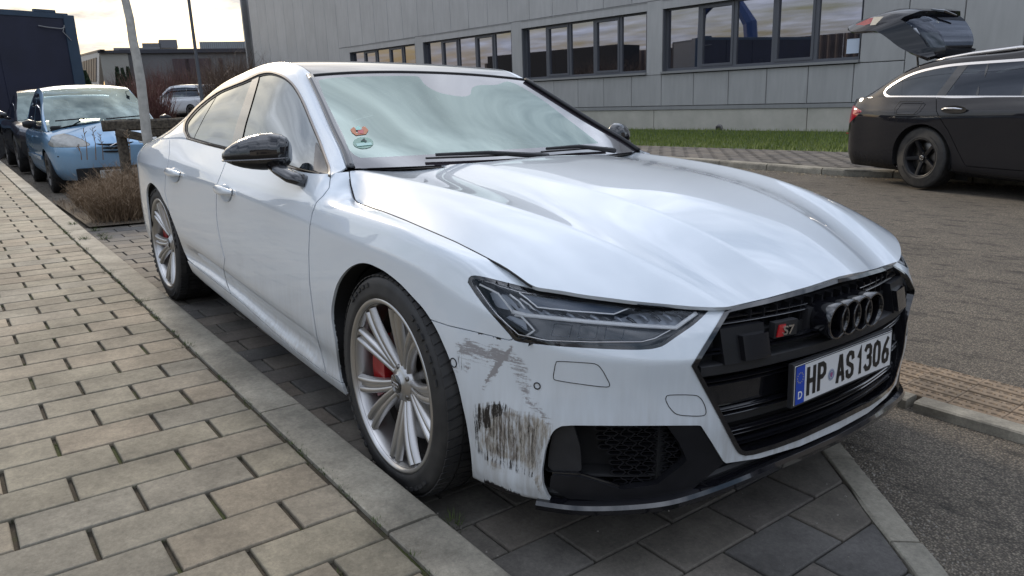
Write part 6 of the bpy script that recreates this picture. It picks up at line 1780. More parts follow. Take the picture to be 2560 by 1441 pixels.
# fuel flap seam, handle
k = MB(); fl = [(-.415, 1.0), (-.43, .93), (-.407, .862), (-.12, .859), (-.075, .90), (-.057, .998), (-.09, 1.007), (-.39, 1.007)]; k.tube([(x, -.012+(.055 if z > .95 else .008 if z > .9 else -.006), z) for x, z in fl], .0035, 5, closed=True); k.build('fuel_flap_seam', M['rubber'], EST)
H = empty('door_handle'); H.parent = EST
k = MB(); V = []; 
k.add([(.402, .012, .915)]+[(.402+.165*math.cos(a), .003, .915+.045*math.sin(a)) for a in np.linspace(0, 2*PI, 29)[:-1]], [(0, 1+i, 1+(i+1) % 28) for i in range(28)]); k.build('handle_recess', M['under'], H)
k = MB(); k.tube([(.27, -.02, .922), (.33, -.035, .930), (.45, -.035, .930), (.53, -.02, .922)], [.010, .016, .016, .010], 8, flat=.8); k.build('handle_bar', ctrim, H, True)
# rear wheel
for (x, y, sg) in ((0, .03, 0), (2.97, .03, 0), (0, 1.83, PI)):
    if x == 0 and sg == 0:
        w_e = make_wheel('rear_wheel', .360, .235, .222, 'black5', EST); w_e.location = (x-.02, y, .352); w_e.rotation_euler = (0, rad(-6), 0)
    else:
        c = copy_tree(w_e, EST); c.location = (x, y, .352); c.rotation_euler = (0, 0, sg)
V = []; F = []
for k in range(25):
    a = rad(-15)+rad(210)*k/24
    for y in (.02, .30): V.append((-.01+.42*math.cos(a), y, .355+.40*math.sin(a)))
for k in range(24): F.append((2*k, 2*k+2, 2*k+3, 2*k+1))
obj('wheel_arch_liner', V, F, M['under'], EST, True); obj('wheel_arch_liner', [(v[0]+2.98, v[1], v[2]) for v in V], F, M['under'], EST, True); obj('wheel_arch_liner', [(-.45, .3, .1), (.43, .3, .1), (.43, .3, .8), (-.45, .3, .8)], [(0, 1, 2, 3)], M['under'], EST)
# raised tailgate
TG2 = empty('tailgate'); TG2.parent = EST
tgp = [(-.36, 1.455), (-.43, 1.62), (-.53, 1.78), (-.70, 1.93), (-.95, 2.03), (-1.15, 2.045), (-1.40, 2.01), (-1.62, 1.985)]     # outer edge line near side, from hinge
inn_p = [(-.30, 1.47), (-.62, 1.60), (-.85, 1.74), (-1.0, 1.83), (-1.12, 1.865), (-1.30, 1.875), (-1.48, 1.885), (-1.60, 1.94)]
outl = [(-.25, 1.50), (-.20, 1.62), (-.27, 1.76), (-.42, 1.90), (-.62, 2.02), (-.90, 2.085), (-1.20, 2.075), (-1.62, 1.995)]
V = []; F = []; nu = 11
for i, ((x0, z0), (x1, z1)) in enumerate(zip(inn_p, outl)):
    for j in range(nu):
        u = j/(nu-1); wt = i/7; yy = (.30-.06*wt)+(.62+.66*wt)*u; bow = 1-(2*u-1)**2; w = min(1, bow*2.2)
        V.append((x0+(x1-x0)*w, yy, z0+(z1-z0)*w))
for i in range(7):
    for j in range(nu-1): F.append((i*nu+j, i*nu+j+1, (i+1)*nu+j+1, (i+1)*nu+j))
st = S(np.array(V), F)
skin = st; fine = S.grid(cspline(np.arange(8), np.array(V).reshape(8, nu, 3), np.linspace(0, 7, 57)))
co_u = np.repeat(np.linspace(0, 7, 57), nu); 
gmask = lambda lo, hi, e: np.minimum(np.minimum(co_u-lo, hi-co_u), np.tile(np.minimum(np.arange(nu)-e, nu-1-e-np.arange(nu)), 57)*.5)
gsel = gmask(.9, 4.1, .85)
o = fine.cut(-gsel+1e-6).solid(.05).obj('tailgate_shell', M['dark'], TG2); fixn(o); autosmooth(o, 40)
o = fine.cut(gsel).obj('tailgate_glass', M['dglass'], TG2, flip=False); fixn(o); autosmooth(o, 40)
k = MB(); k.add([(-1.64, .30, 1.985), (-1.64, 1.50, 1.985), (-1.30, 1.45, 1.99), (-1.30, .26, 1.99), (-1.55, .30, 1.885), (-1.55, 1.50, 1.885), (-1.15, 1.42, 1.87), (-1.15, .26, 1.87)], [(0, 1, 2, 3), (7, 6, 5, 4), (0, 4, 5, 1), (1, 5, 6, 2), (3, 7, 4, 0)]); o = k.build('tailgate_lower_panel', M['dark'], TG2); fixn(o)
k = MB(); k.add([(-1.50, .272, 2.00), (-1.26, .262, 2.052), (-1.16, .262, 2.056), (-1.22, .25, 1.985), (-1.40, .262, 1.965)], [(0, 1, 2, 3, 4)]); o = k.build('tailgate_lamp', tl, TG2)
k = MB(); k.add([(-1.17, .255, 2.06), (-1.0, .25, 2.05), (-1.12, .245, 1.96), (-1.22, .25, 1.965)], [(0, 1, 2, 3)]); k.build('tailgate_lamp_white', mat('lamp_white', (.6,.55,.45), .2, coat=1), TG2)
k = MB(); k.tube([(-.46, .85, 2.0), (-.55, .75, 2.06), (-.70, .70, 2.095)], [.012, .022, .016], 6); k.build('rear_wiper', M['gloss'], TG2)
for yy in (.50, 1.02):
    k = MB(); k.tube([(-.52, yy-.1, 1.36), (-.56, yy-.1, 1.56)], .012, 6); k.build('gas_strut', M['rubber'], TG2)
# white advert lettering on the glass: far too small in the photo to read as more than strokes
wst = mat('decal_white', (.60,.62,.66), .5)
BV7 = BVHTree.FromPolygons([Vector(v) for v in fine.V.tolist()], fine.F)
Ti = EST.matrix_world.inverted()
def hitT(px, py, off=.006):
    o_ = Ti @ Vector(CAM); d_ = (Ti.to_3x3() @ Vector(ray(px, py))).normalized(); r = BV7.ray_cast(o_, d_)
    if r[0] is None: return None
    n_ = np.array(r[1]); n_ = n_ if n_ @ (np.array(o_)-np.array(r[0])) > 0 else -n_; return np.array(r[0])+n_*off
for name, q in (('window_lettering', [(2242, 66.5), (2280, 65), (2280, 66.5), (2242, 68)]), ('window_lettering', [(2256, 73.5), (2281, 72.5), (2281, 73.8), (2256, 74.8)]), ('window_mark', [(2284, 70), (2292, 71), (2296, 79), (2301, 86.5), (2291, 87), (2287, 80)])):
    P = [hitT(*p) for p in q]
    if all(p is not None for p in P): obj(name, P, [tuple(range(len(P)))], wst, TG2)
hh = hitT(2251, 82); h2 = hitT(2284, 80); h3 = hitT(2252, 76)
if hh is not None and h2 is not None and h3 is not None:
    tm = text_me('window_lettering', 'BÖRDÖRFER', .09, wst, .0, 1., .001); ex = h2-hh; Lx = np.linalg.norm(ex); cw_ = max(v.co.x for v in tm.vertices)
    o = inst('window_lettering', tm, TG2, plane_M(hh, ex, h3-hh) @ Matrix.Scale(Lx/cw_, 4))
# ------------------------------------------------------------------ other parked cars on the left
def generic_car(name, Mx, sp, label, group=None):
    """hatch-shaped car: x forward from the front axle, y to its left, z up; sp holds sections and options"""
    R0 = empty(name, M=Mx); tag(R0, label, 'car', group)
    W = sp['W']/2; pm = sp['paint']
    rows = np.array([[(x, -W*k*y, z) for y, z in zip(sp['ys'], zs)]+[(x, 0, zc)] for x, k, zs, zc in sp['rows']])
    t_ = np.concatenate([[0], np.cumsum(np.linalg.norm(np.diff(rows[:, 3], axis=0), axis=1)+1e-4)])
    N_ = pchip(t_, rows, dense(t_, lambda i: .04))
    J = rows.shape[1]
    s = S.grid(fillet(N_, [0]+[.4]*(J-4)+[.45, .4, 0], [3]*(J-2)+[8], [0]+[4]*(J-2)+[0]))
    ra = sp['R']+.045
    for cx_ in (0, -sp['WB']):
        s = s.cut(lambda V, c=cx_: np.hypot(V[:, 0]-c, V[:, 2]-sp['R'])-ra if 1 else 0)
    x0, x1 = sp['cab']; 
    s = s.cut(lambda V: -np.minimum(np.minimum(V[:, 0]-x0, x1-V[:, 0]), V[:, 2]-(sp['zb']-.03)) if 1 else 0)
    for poly_n, poly, mt_, th in sp.get('front', []):     # traced on (y, z) of the near half, mirrored
        sel = lambda V, a=0.: np.minimum(sdpoly(V[:, [1, 2]], poly)+a, (V[:, 0]-sp['fx']))
        f1 = s.cut(lambda V: sel(V, -.004)); s = s.cut(lambda V: -sel(V))
        for q in (f1, f1.mirror()):
            if q.F: o = q.solid(.01).obj(poly_n, mt_, R0); fixn(o); autosmooth(o, 40)
    for poly_n, poly, mt_ in sp.get('door', []):
        f1 = s.cut(lambda V: np.minimum(sdpoly(V[:, [0, 2]], poly)-.005, -V[:, 1]-.3)); s = s.cut(lambda V: -np.minimum(sdpoly(V[:, [0, 2]], poly), -V[:, 1]-.3))
        for q in (f1, f1.mirror()):
            if q.F: o = q.solid(.01).obj(poly_n, mt_, R0); fixn(o); autosmooth(o, 40)
    o = s.both().solid(.01).obj('body', pm, R0); fixn(o); autosmooth(o, 40)
    # greenhouse
    g = sp['gh']                      # list of (bx, by, bz, rx, ry, rz)
    GTg = []
    for bx, by, bz, rx, ry, rz in g:
        b0 = np.array([bx, -by, bz]); r0 = np.array([rx, -ry, rz]); h = r0-b0; k = min(1, abs(h[2])/.3)
        GTg.append([b0+np.array([0, .01, -.03]), b0, b0+h*.4+np.array([0, -.02*k, 0]), b0+h*.8+np.array([0, -.02*k, 0]), r0])
    tq = np.arange(len(g)); gs_ = S.grid(fillet(cspline(tq, np.array(GTg), np.linspace(0, len(g)-1, 60)), [0, .2, .5, .5, 0], [2, 5, 5, 4], [0, 2, 4, 4, 0]))
    win = sp['side_win']; gfr = gs_.cut(lambda V: -sdpoly(V[:, [0, 2]], win)); gw = gs_.cut(lambda V: sdpoly(V[:, [0, 2]], win)).offset(-.006)
    for q in (gfr, gfr.mirror()): o = q.solid(.01).obj('roof_side', pm, R0); fixn(o); autosmooth(o, 40)
    pils = sp.get('pillars', [])
    for q in (1, -1):
        w_ = gw
        for x_, lean in pils:
            pp2 = [(x_-.03, sp['zb']-.1), (x_+.03, sp['zb']-.1), (x_+.03+lean, 2.0), (x_-.03+lean, 2.0)]
            f1 = w_.cut(lambda V: sdpoly(V[:, [0, 2]], pp2)); w_ = w_.cut(lambda V: -sdpoly(V[:, [0, 2]], pp2))
            if f1.F: (f1 if q > 0 else f1.mirror()).offset(.004).obj('door_pillar', M['gloss'], R0)
        (w_ if q > 0 else w_.mirror()).obj('side_window', M['dglass'], R0)
    # roof, windscreen, rear screen
    i0, i1 = sp['roof_i']
    def cr_(idx, cz, px_, pz_, nm, mt_, th=.01):
        r_ = np.array([GTg[i][-1] for i in idx]); c_ = np.array(cz); q = crown(r_, c_, px_, pz_, 14, np.arange(len(idx)), np.linspace(0, len(idx)-1, 5*len(idx)))
        o = S.grid(q).both(); o = (o.solid(th) if th else o).obj(nm, mt_, R0); fixn(o); autosmooth(o, 40)
        return q
    cr_(range(i0, i1+1), sp['roof_c'], 2., 2.4, 'roof', sp.get('roofm', pm))
    cr_(range(i1, len(g)), sp['ws_c'], 2.2, 2.2, 'windscreen', sp.get('wsm', M['sglass2']), 0)
    cr_(range(0, i0+1), sp['rw_c'], 2.2, 2.2, 'rear_window', M['dglass'], 0)
    k = MB(); k.box((-sp['WB']-.4, -W*.8, .22), (.5, W*.8, .5)); k.build('floor_pan', M['under'], R0)
    for cx_ in (0, -sp['WB']):
        for sg in (-1, 1):
            V = []; F = []
            for j in range(21):
                a = rad(-10)+rad(200)*j/20
                for y in (W*.96, W*.55): V.append((cx_+(ra+.01)*math.cos(a), sg*y, sp['R']+(ra+.01)*math.sin(a)))
            for j in range(20): F.append((2*j, 2*j+2, 2*j+3, 2*j+1))
            obj('wheel_arch_liner', V, F, M['under'], R0, True)
            obj('wheel_arch_liner', [(cx_-ra, sg*W*.55, .1), (cx_+ra, sg*W*.55, .1), (cx_+ra, sg*W*.55, sp['R']*2+.1), (cx_-ra, sg*W*.55, sp['R']*2+.1)], [(0, 1, 2, 3)], M['under'], R0)
    first = None
    for nm, cx_, sg in (('front_wheel', 0, -1), ('rear_wheel', -sp['WB'], -1), ('front_wheel', 0, 1), ('rear_wheel', -sp['WB'], 1)):
        if first is None: c = make_wheel(nm, sp['R'], .19, sp['R']-.10, sp.get('wheel', 'seven'), R0); first = c
        else: c = copy_tree(first, R0); c.name = nm
        c.location = (cx_, sg*(W-.015), sp['R']); c.rotation_euler = (0, 0, 0 if sg < 0 else PI)
    return R0
M['sglass2'] = glass_mat('car_window_glass', (.80,.95,.90), 2.6, .55)
M['blue'] = paint_mat('light_blue_paint', (.20,.37,.56), dirt=(.16,.15,.13), dz=(.15,.6), dmax=.4, rough=.3, metal=.35)
M['graph'] = paint_mat('graphite_paint', (.022,.022,.030), dirt=(.08,.075,.065), dz=(.1,.6), dmax=.35, rough=.3, metal=.2)
M['whitec'] = paint_mat('plain_white_paint', (.62,.63,.65), rough=.35)
# small light-blue hatchback facing the camera
YS = [.86, .95, .985, 1.0, .985, .93]
C3 = dict(W=1.67, R=.295, WB=2.46, paint=M['blue'], ys=YS, zb=.93, cab=(-2.75, .02), fx=.30,
  rows=[(-3.08, 0, (.28,.36,.45,.62,.80,.90), .93), (-3.05, .62, (.26,.34,.45,.62,.80,.90), .94), (-2.92, .90, (.22,.30,.42,.62,.80,.90), .95), (-2.46, .99, (.20,.28,.40,.62,.80,.92), .96),
        (-1.3, 1.0, (.19,.27,.38,.60,.80,.90), .95), (-.5, 1.0, (.19,.27,.38,.60,.80,.89), 1.03), (-.15, 1.0, (.19,.27,.38,.60,.80,.895), 1.045), (.10, .99, (.19,.27,.38,.60,.79,.875), 1.00), (.32, .955, (.19,.27,.38,.58,.75,.82), .93),
        (.50, .88, (.19,.27,.38,.56,.70,.755), .855), (.62, .76, (.19,.27,.38,.55,.66,.705), .79), (.70, .58, (.20,.28,.38,.54,.63,.67), .735), (.745, .36, (.20,.28,.38,.54,.62,.655), .70), (.765, 0, (.20,.28,.38,.54,.62,.65), .685)],
  gh=[(-2.98,.70,.93,-2.97,.66,1.00), (-2.85,.745,.94,-2.72,.60,1.30), (-2.55,.765,.93,-2.42,.585,1.455), (-2.0,.78,.92,-1.9,.60,1.505), (-1.4,.785,.91,-1.35,.61,1.515), (-.95,.785,.905,-.98,.615,1.47), (-.6,.785,.90,-.72,.64,1.355), (-.2,.78,.895,-.36,.70,1.15), (.10,.76,.86,.06,.74,.885)],
  roof_i=(2, 5), roof_c=[(-2.45,0,1.50), (-1.92,0,1.56), (-1.36,0,1.56), (-.90,0,1.505)], ws_c=[(-.90,0,1.505), (-.58,0,1.395), (-.12,0,1.185), (.16,0,.985)], rw_c=[(-3.02,0,1.02), (-2.80,0,1.33), (-2.45,0,1.50)],
  side_win=[(-2.62, .985), (-2.50, 1.25), (-2.2, 1.40), (-1.6, 1.455), (-1.1, 1.43), (-.75, 1.28), (-.30, 1.03), (-.22, .95)], pillars=[(-1.25, -.10)],
  front=[('headlight', [(-.80,.70), (-.72,.835), (-.60,.86), (-.44,.80), (-.30,.685), (-.36,.655), (-.60,.655), (-.76,.665)], mat('clouded_lamp', (.27,.27,.25), .2, coat=.6, noise_amt=.25, nscale=14), .01)],
  door=[('front_door', [(-1.25,.33), (-1.25,.98), (-.22,.98), (-.22,.60), (-.36,.33)], M['blue']), ('rear_door', [(-2.15,.65), (-2.3,.98), (-1.27,.98), (-1.27,.33), (-2.0,.33)], M['blue'])])
c3p = CAM+(onG(134, 480, .13)-CAM)*1.0
c3z = .10; pf = onG(134, 481, c3z); pr_ = onG(91.6, 455, c3z)
c3h = math.atan2(pf[1]-pr_[1], pf[0]-pr_[0])
# near wheels sit at local y = -W/2
ofs = np.array([-math.sin(c3h), math.cos(c3h)])*.80
BLU = generic_car('hatchback', GM(pf[0]+ofs[0], pf[1]+ofs[1], c3z, c3h), C3, 'small light blue hatchback parked behind the wooden rail and dry shrubs')
k = MB()
for j, z in enumerate((.685, .635, .585)):
    w = .43-.02*j; P = [(.775-.16*(abs(y)/.36)**2.2, y, z-.02*(1-abs(y)/.36)) for y in np.linspace(-w, w, 17)]; k = MB(); k.tube(P, .017, 6, flat=.8); k.build('grille_slot', M['under'], BLU)
for z in (.672, .628):
    P = [(.80, -.085, z-.03), (.805, 0, z+.012), (.80, .085, z-.03)]; k = MB(); k.tube(P, .012, 5, flat=.6); k.build('chevron_emblem', M['chr2'], BLU)
k = MB(); k.box((.735, -.55, .20), (.765, .55, .36), .01); k.build('lower_intake', M['under'], BLU)
k = MB(); k.tube([(.74-.22*(abs(y)/.72)**2.4, y, .535) for y in np.linspace(-.72, .72, 17)], .012, 6); k.build('bumper_strip', M['rubber'], BLU)
k = MB(); k.box((.77, -.26, .205), (.785, .26, .315), .003); npb = k.build('number_plate', mat('plate_dirty', (.42,.42,.40), .5), BLU)
tm = text_me('plate_text', 'T 5555', .10, pblk, .0005, 1.05, .004); inst('plate_text', tm, npb, Matrix(((0, 0, 1, .787), (1, 0, 0, -.20), (0, 1, 0, .225), (0, 0, 0, 1))))
for sg in (-1, 1):
    k = MB(); k.tube([(-.20, sg*.80, .93), (-.17, sg*.87, .955)], .03, 8); k.tube([(-.16, sg*.85, .985), (-.15, sg*.93, .99), (-.18, sg*1.0, .985)], [.05, .075, .045], 10, flat=.9); k.build('door_mirror', M['satin'], BLU, True)
    k = MB(); k.tube([(-1.1, sg*.842, .80), (-.95, sg*.85, .80)], .012, 6); k.build('door_handle', M['blue'], BLU)
    k = MB(); k.box((-2.1, sg*.845-.006, .46), (-.3, sg*.845+.006, .52), .004); k.build('door_moulding', M['blue'], BLU)
    k = MB(); k.tube([(.16, sg*.33-.30, 1.02), (.10, sg*.33, 1.035), (-.02, sg*.33+.30, 1.05)], .010, 5); k.build('wiper', M['under'], BLU)
    for yy in ((.38, .0) if sg > 0 else (-.38,)):
        pass
for yy in (-.36, .36):
    k = MB(); k.tube([(-1.05, yy, .7), (-1.12, yy, 1.0), (-1.2, yy, 1.16)], [.22, .22, .16], 12, flat=.35); k.tube([(-1.2, yy, 1.20), (-1.22, yy, 1.33)], [.12, .10], 10, flat=.5); k.build('seat', M['under'], BLU, True)
k = MB(); k.box((-.5, -.70, .80), (.1, .70, .95), .02); k.build('dashboard', M['under'], BLU)
# dark coupe-like car behind it
DK = dict(W=1.93, R=.36, WB=2.80, paint=M['graph'], ys=YS, zb=1.02, cab=(-3.1, -.35), fx=.25,
  rows=[(-3.72, 0, (.35,.45,.55,.75,.92,1.0), 1.03), (-3.66, .62, (.33,.43,.55,.75,.92,1.0), 1.05), (-3.5, .88, (.30,.40,.52,.74,.92,1.0), 1.06), (-2.8, 1.0, (.26,.36,.48,.72,.90,1.01), 1.05),
        (-1.5, .97, (.25,.34,.46,.70,.88,.98), 1.02), (-.6, .975, (.25,.34,.46,.70,.88,.97), 1.08), (-.2, 1.0, (.25,.34,.46,.70,.90,.98), 1.05), (.2, .985, (.25,.34,.46,.68,.87,.94), 1.0),
        (.52, .92, (.25,.33,.45,.64,.80,.86), .93), (.72, .80, (.25,.33,.45,.62,.75,.80), .86), (.84, .60, (.25,.33,.45,.60,.70,.745), .79), (.90, .36, (.25,.33,.45,.60,.68,.72), .745), (.93, 0, (.25,.33,.45,.60,.67,.70), .73)],
  gh=[(-3.5,.72,1.0,-3.45,.66,1.08), (-3.2,.80,1.02,-3.0,.62,1.35), (-2.8,.84,1.01,-2.6,.60,1.50), (-2.2,.86,1.0,-2.1,.62,1.56), (-1.6,.865,.985,-1.5,.64,1.575), (-1.2,.865,.98,-1.15,.66,1.53), (-.9,.86,.975,-.9,.69,1.41), (-.6,.855,.97,-.62,.75,1.22), (-.36,.84,.93,-.32,.80,.985)],
  roof_i=(2, 5), roof_c=[(-2.62,0,1.54), (-2.1,0,1.615), (-1.5,0,1.615), (-1.05,0,1.56)], ws_c=[(-1.05,0,1.56), (-.76,0,1.44), (-.42,0,1.24), (-.10,0,1.035)], rw_c=[(-3.5,0,1.08), (-3.02,0,1.38), (-2.62,0,1.54)],
  side_win=[(-3.0, 1.06), (-2.7, 1.38), (-2.2, 1.49), (-1.5, 1.51), (-1.15, 1.44), (-.7, 1.20), (-.55, 1.03)], pillars=[(-1.6, -.05)],
  front=[('headlight', [(-.92,.74), (-.84,.90), (-.66,.91), (-.56,.82), (-.62,.70), (-.80,.69)], mat('smoked_lamp', (.06,.065,.08), .12, coat=1), .01), ('air_intake', [(-.90,.36), (-.88,.60), (-.50,.60), (-.45,.36)], M['under'], .01)],
  door=[('front_door', [(-1.6,.40), (-1.6,1.05), (-.5,1.05), (-.45,.70), (-.60,.40)], M['graph'])], wheel='seven')
dz_ = .13; pf = onG(52, 431, dz_); pr_ = onG(19.5, 409, dz_); dh = c3h; ofs = np.array([-math.sin(dh), math.cos(dh)])*.94
DRK = generic_car('coupe_suv', GM(pf[0]+ofs[0], pf[1]+ofs[1]+.0, dz_, dh), DK, 'dark graphite car at the far left, half hidden behind the light blue hatchback')
for sg in (-1, 1):
    k = MB(); k.tube([(-.55, sg*.90, 1.03), (-.50, sg*.99, 1.06)], .03, 8); k.tube([(-.46, sg*.97, 1.10), (-.44, sg*1.05, 1.11), (-.50, sg*1.14, 1.10)], [.06, .085, .05], 10, flat=.9); k.build('door_mirror', M['gloss'], DRK, True)
# small distant white SUV
SV = dict(W=1.80, R=.34, WB=2.67, paint=M['whitec'], ys=YS, zb=1.03, cab=(-3.3, -.25), fx=5,
  rows=[(-3.72, 0, (.40,.48,.60,.80,.95,1.0), 1.03), (-3.69, .70, (.38,.46,.60,.80,.95,1.0), 1.04), (-3.58, .93, (.34,.42,.56,.78,.95,1.02), 1.05), (-2.67, 1.0, (.30,.38,.50,.76,.93,1.02), 1.04), (-1.3, .99, (.28,.36,.48,.74,.92,1.0), 1.02),
        (-.3, 1.0, (.28,.36,.48,.74,.92,.98), 1.07), (.3, .96, (.30,.38,.48,.72,.90,.95), 1.0), (.62, .84, (.30,.38,.48,.70,.84,.88), .93), (.78, .55, (.32,.4,.5,.68,.78,.82), .87), (.85, 0, (.32,.4,.5,.68,.76,.80), .84)],
  gh=[(-3.62,.78,1.03,-3.60,.72,1.10), (-3.5,.80,1.03,-3.40,.64,1.50), (-3.2,.82,1.02,-3.2,.63,1.62), (-2.2,.83,1.01,-2.2,.64,1.66), (-1.4,.83,1.0,-1.4,.65,1.65), (-1.0,.83,.99,-.98,.67,1.58), (-.6,.82,.985,-.62,.72,1.35), (-.3,.80,.985,-.25,.78,1.08)],
  roof_i=(2, 5), roof_c=[(-3.25,0,1.65), (-2.2,0,1.70), (-1.4,0,1.69), (-.92,0,1.61)], ws_c=[(-.92,0,1.61), (-.5,0,1.38), (-.1,0,1.10)], rw_c=[(-3.70,0,1.08), (-3.52,0,1.52), (-3.25,0,1.65)],
  side_win=[(-3.30, 1.07), (-3.15, 1.48), (-2.2, 1.55), (-1.3, 1.54), (-.95, 1.45), (-.45, 1.08)], pillars=[(-2.35, -.02), (-1.35, -.02)], wheel='seven')
ps = G_at(468, 297, 43.0)
SUV = generic_car('suv', GM(ps[0], ps[1], ps[2], rad(205)) @ Matrix.Translation((1.6, -.3, 0)), SV, 'small white off-road car far behind the rail, seen from its rear corner')
rl = mat('rear_lamp_red', (.30,.015,.03), .3)
for sg in (-1, 1):
    k = MB(); k.box((-3.66, sg*.72-.16, .93), (-3.50, sg*.72+.16, 1.06), .02); k.build('rear_lamp', rl, SUV)
    k = MB(); k.tube([(-.5, sg*.88, 1.08), (-.5, sg*1.05, 1.08)], .08, 8); k.build('door_mirror', M['whitec'], SUV)
k = MB(); k.box((-3.76, -.30, .72), (-3.71, .30, .86), .01); k.build('number_plate', D.materials['plate_dirty'], SUV)
# ------------------------------------------------------------------ dark blue lorry box
M['tblue'] = mat('lorry_tarp_navy', (.012,.014,.034), .5, noise_amt=.3, nscale=1.2); M['tframe'] = mat('lorry_frame_blue', (.030,.055,.09), .45, noise_amt=.2, nscale=2)
ta = onG(156, 33.5, 3.92); tb = onG(1, 22.5, 3.92); tc_ = onG(190, 38, 3.92)
tdir = (tb-ta); tdir /= np.linalg.norm(tdir); tn = np.array([-tdir[1], tdir[0], 0])
if tn @ (ta-CAM) < 0: tn = -tn
ang = math.atan2(tdir[1], tdir[0])
LOR = empty('lorry', M=GM(ta[0], ta[1], 0, ang)); tag(LOR, 'tall dark navy lorry box standing behind the parked cars at the far left', 'lorry')
flip_ = 1 if (math.cos(ang)*tn[1]-math.sin(ang)*tn[0]) > 0 else -1
def lbox(name, a, b_, m, bev=.01):
    k = MB(); y0, y1 = sorted((a[1]*flip_, b_[1]*flip_)); k.box((a[0], y0, a[2]), (b_[0], y1, b_[2]), bev); return k.build(name, m, LOR)
lbox('box_side', (.0, .02, 1.15), (7.6, .06, 3.80), M['tblue']); lbox('box_side', (.0, 2.44, 1.15), (7.6, 2.48, 3.80), M['tblue']); lbox('box_end', (.02, .1, 1.15), (.06, 2.4, 3.8), M['tframe']); lbox('box_roof', (0, .03, 3.80), (7.6, 2.47, 3.86), M['tframe'])
lbox('top_rail', (-.14, 0, 3.78), (7.65, .09, 3.92), M['tframe']); lbox('corner_post', (-.30, -.01, 1.0), (.0, .30, 3.88), M['tframe']); lbox('bottom_rail', (-.2, 0, 1.0), (7.65, .09, 1.16), M['tframe']); lbox('chassis', (0, .5, .7), (7.6, 2.0, 1.05), M['under'])
for k_ in range(1, 4): lbox('tarp_strap', (1.75*k_, .005, 1.2), (1.75*k_+.05, .022, 3.78), M['tblue'])
lbox('roof_bracket', (.18, .0, 3.92), (.75, .1, 3.99), M['tframe'])
k = MB(); k.tube([(.02, -.03*flip_, 3.55), (.12, -.05*flip_, 3.5), (.5, -.04*flip_, 3.52), (.72, -.03*flip_, 3.55)], .014, 5); k.tube([(.02, -.03*flip_, 3.6), (.1, -.05*flip_, 3.42), (-.1, -.04*flip_, 3.2)], .012, 5); k.build('tarp_rope', mat('rope_grey', (.25,.25,.25), .8), LOR)
for x_ in (1.2, 2.5, 6.2):
    for y_ in (.25, 2.2):
        k = MB(); k.lathe([(.0, .0), (.25, .0), (.27, .02), (.48, .01), (.50, .04), (.50, .26), (.0, .27)], 32, 'y', (x_, (y_ if flip_ > 0 else -y_-.2), .50)); k.build('wheel', M['tyre'], LOR)
# ------------------------------------------------------------------ wooden rail
def wood_mat():
    m, t, b = nt('weathered_wood'); N = t.nodes.new; tcn = N('ShaderNodeTexCoord'); mm = N('ShaderNodeMapping'); mm.inputs['Scale'].default_value = (.6, 9, 9); lnk(t, tcn.outputs['Object'], mm.inputs[0])
    n = N('ShaderNodeTexNoise'); n.inputs['Scale'].default_value = 4; n.inputs['Detail'].default_value = 8; lnk(t, mm.outputs[0], n.inputs['Vector'])
    r = N('ShaderNodeValToRGB'); r.color_ramp.elements[0].position = .35; r.color_ramp.elements[0].color = (.028,.023,.018,1); r.color_ramp.elements[1].position = .68; r.color_ramp.elements[1].color = (.11,.092,.068,1)
    lnk(t, n.outputs['Fac'], r.inputs[0]); lnk(t, r.outputs[0], b.inputs['Base Color']); b.inputs['Roughness'].default_value = .85; return m
M['wood'] = wood_mat()
RL = empty('wooden_rail', M=GM(0, 0, 0)); tag(RL, 'weathered wooden rail on posts in front of the light blue hatchback', 'rail')
A = G_at(258, 316, 10.9); B = G_at(520, 306, 10.6)
def beam(name, A, B, w, h, parent=RL, m='wood', ends=True, n=10):
    ax = (B-A)/np.linalg.norm(B-A); s_ = np.cross(ax, [0, 0, 1] if abs(ax[2]) < .9 else [1, 0, 0]); s_ /= np.linalg.norm(s_); u_ = np.cross(s_, ax); V = []; F = []
    for i in range(n+1):
        p = A+(B-A)*i/n
        for (a_, b_) in ((-1, -.7), (-.7, -1), (.7, -1), (1, -.7), (1, .7), (.7, 1), (-.7, 1), (-1, .7)): V.append(p+s_*a_*w/2*(1+jit(.03))+u_*b_*h/2*(1+jit(.04)))
    for i in range(n):
        for q in range(8): F.append((i*8+q, i*8+(q+1) % 8, (i+1)*8+(q+1) % 8, (i+1)*8+q))
    F += [tuple(range(8))[::-1], tuple(n*8+i for i in range(8))]; o = obj(name, V, F, M[m], parent); fixn(o); return o
beam('top_beam', A, B, .13, .135)
for pxp, dd in ((300, 10.85), (402, 10.75)):
    T_ = G_at(pxp, 322, dd); Bq = T_.copy(); Bq[2] = -.1; beam('post', Bq, T_, .115, .115, n=6)
beam('brace', G_at(290, 330, 10.8), G_at(378, 348, 10.7), .05, .10); beam('beam_shoe', G_at(362, 333, 10.78), G_at(432, 329, 10.7), .14, .11)
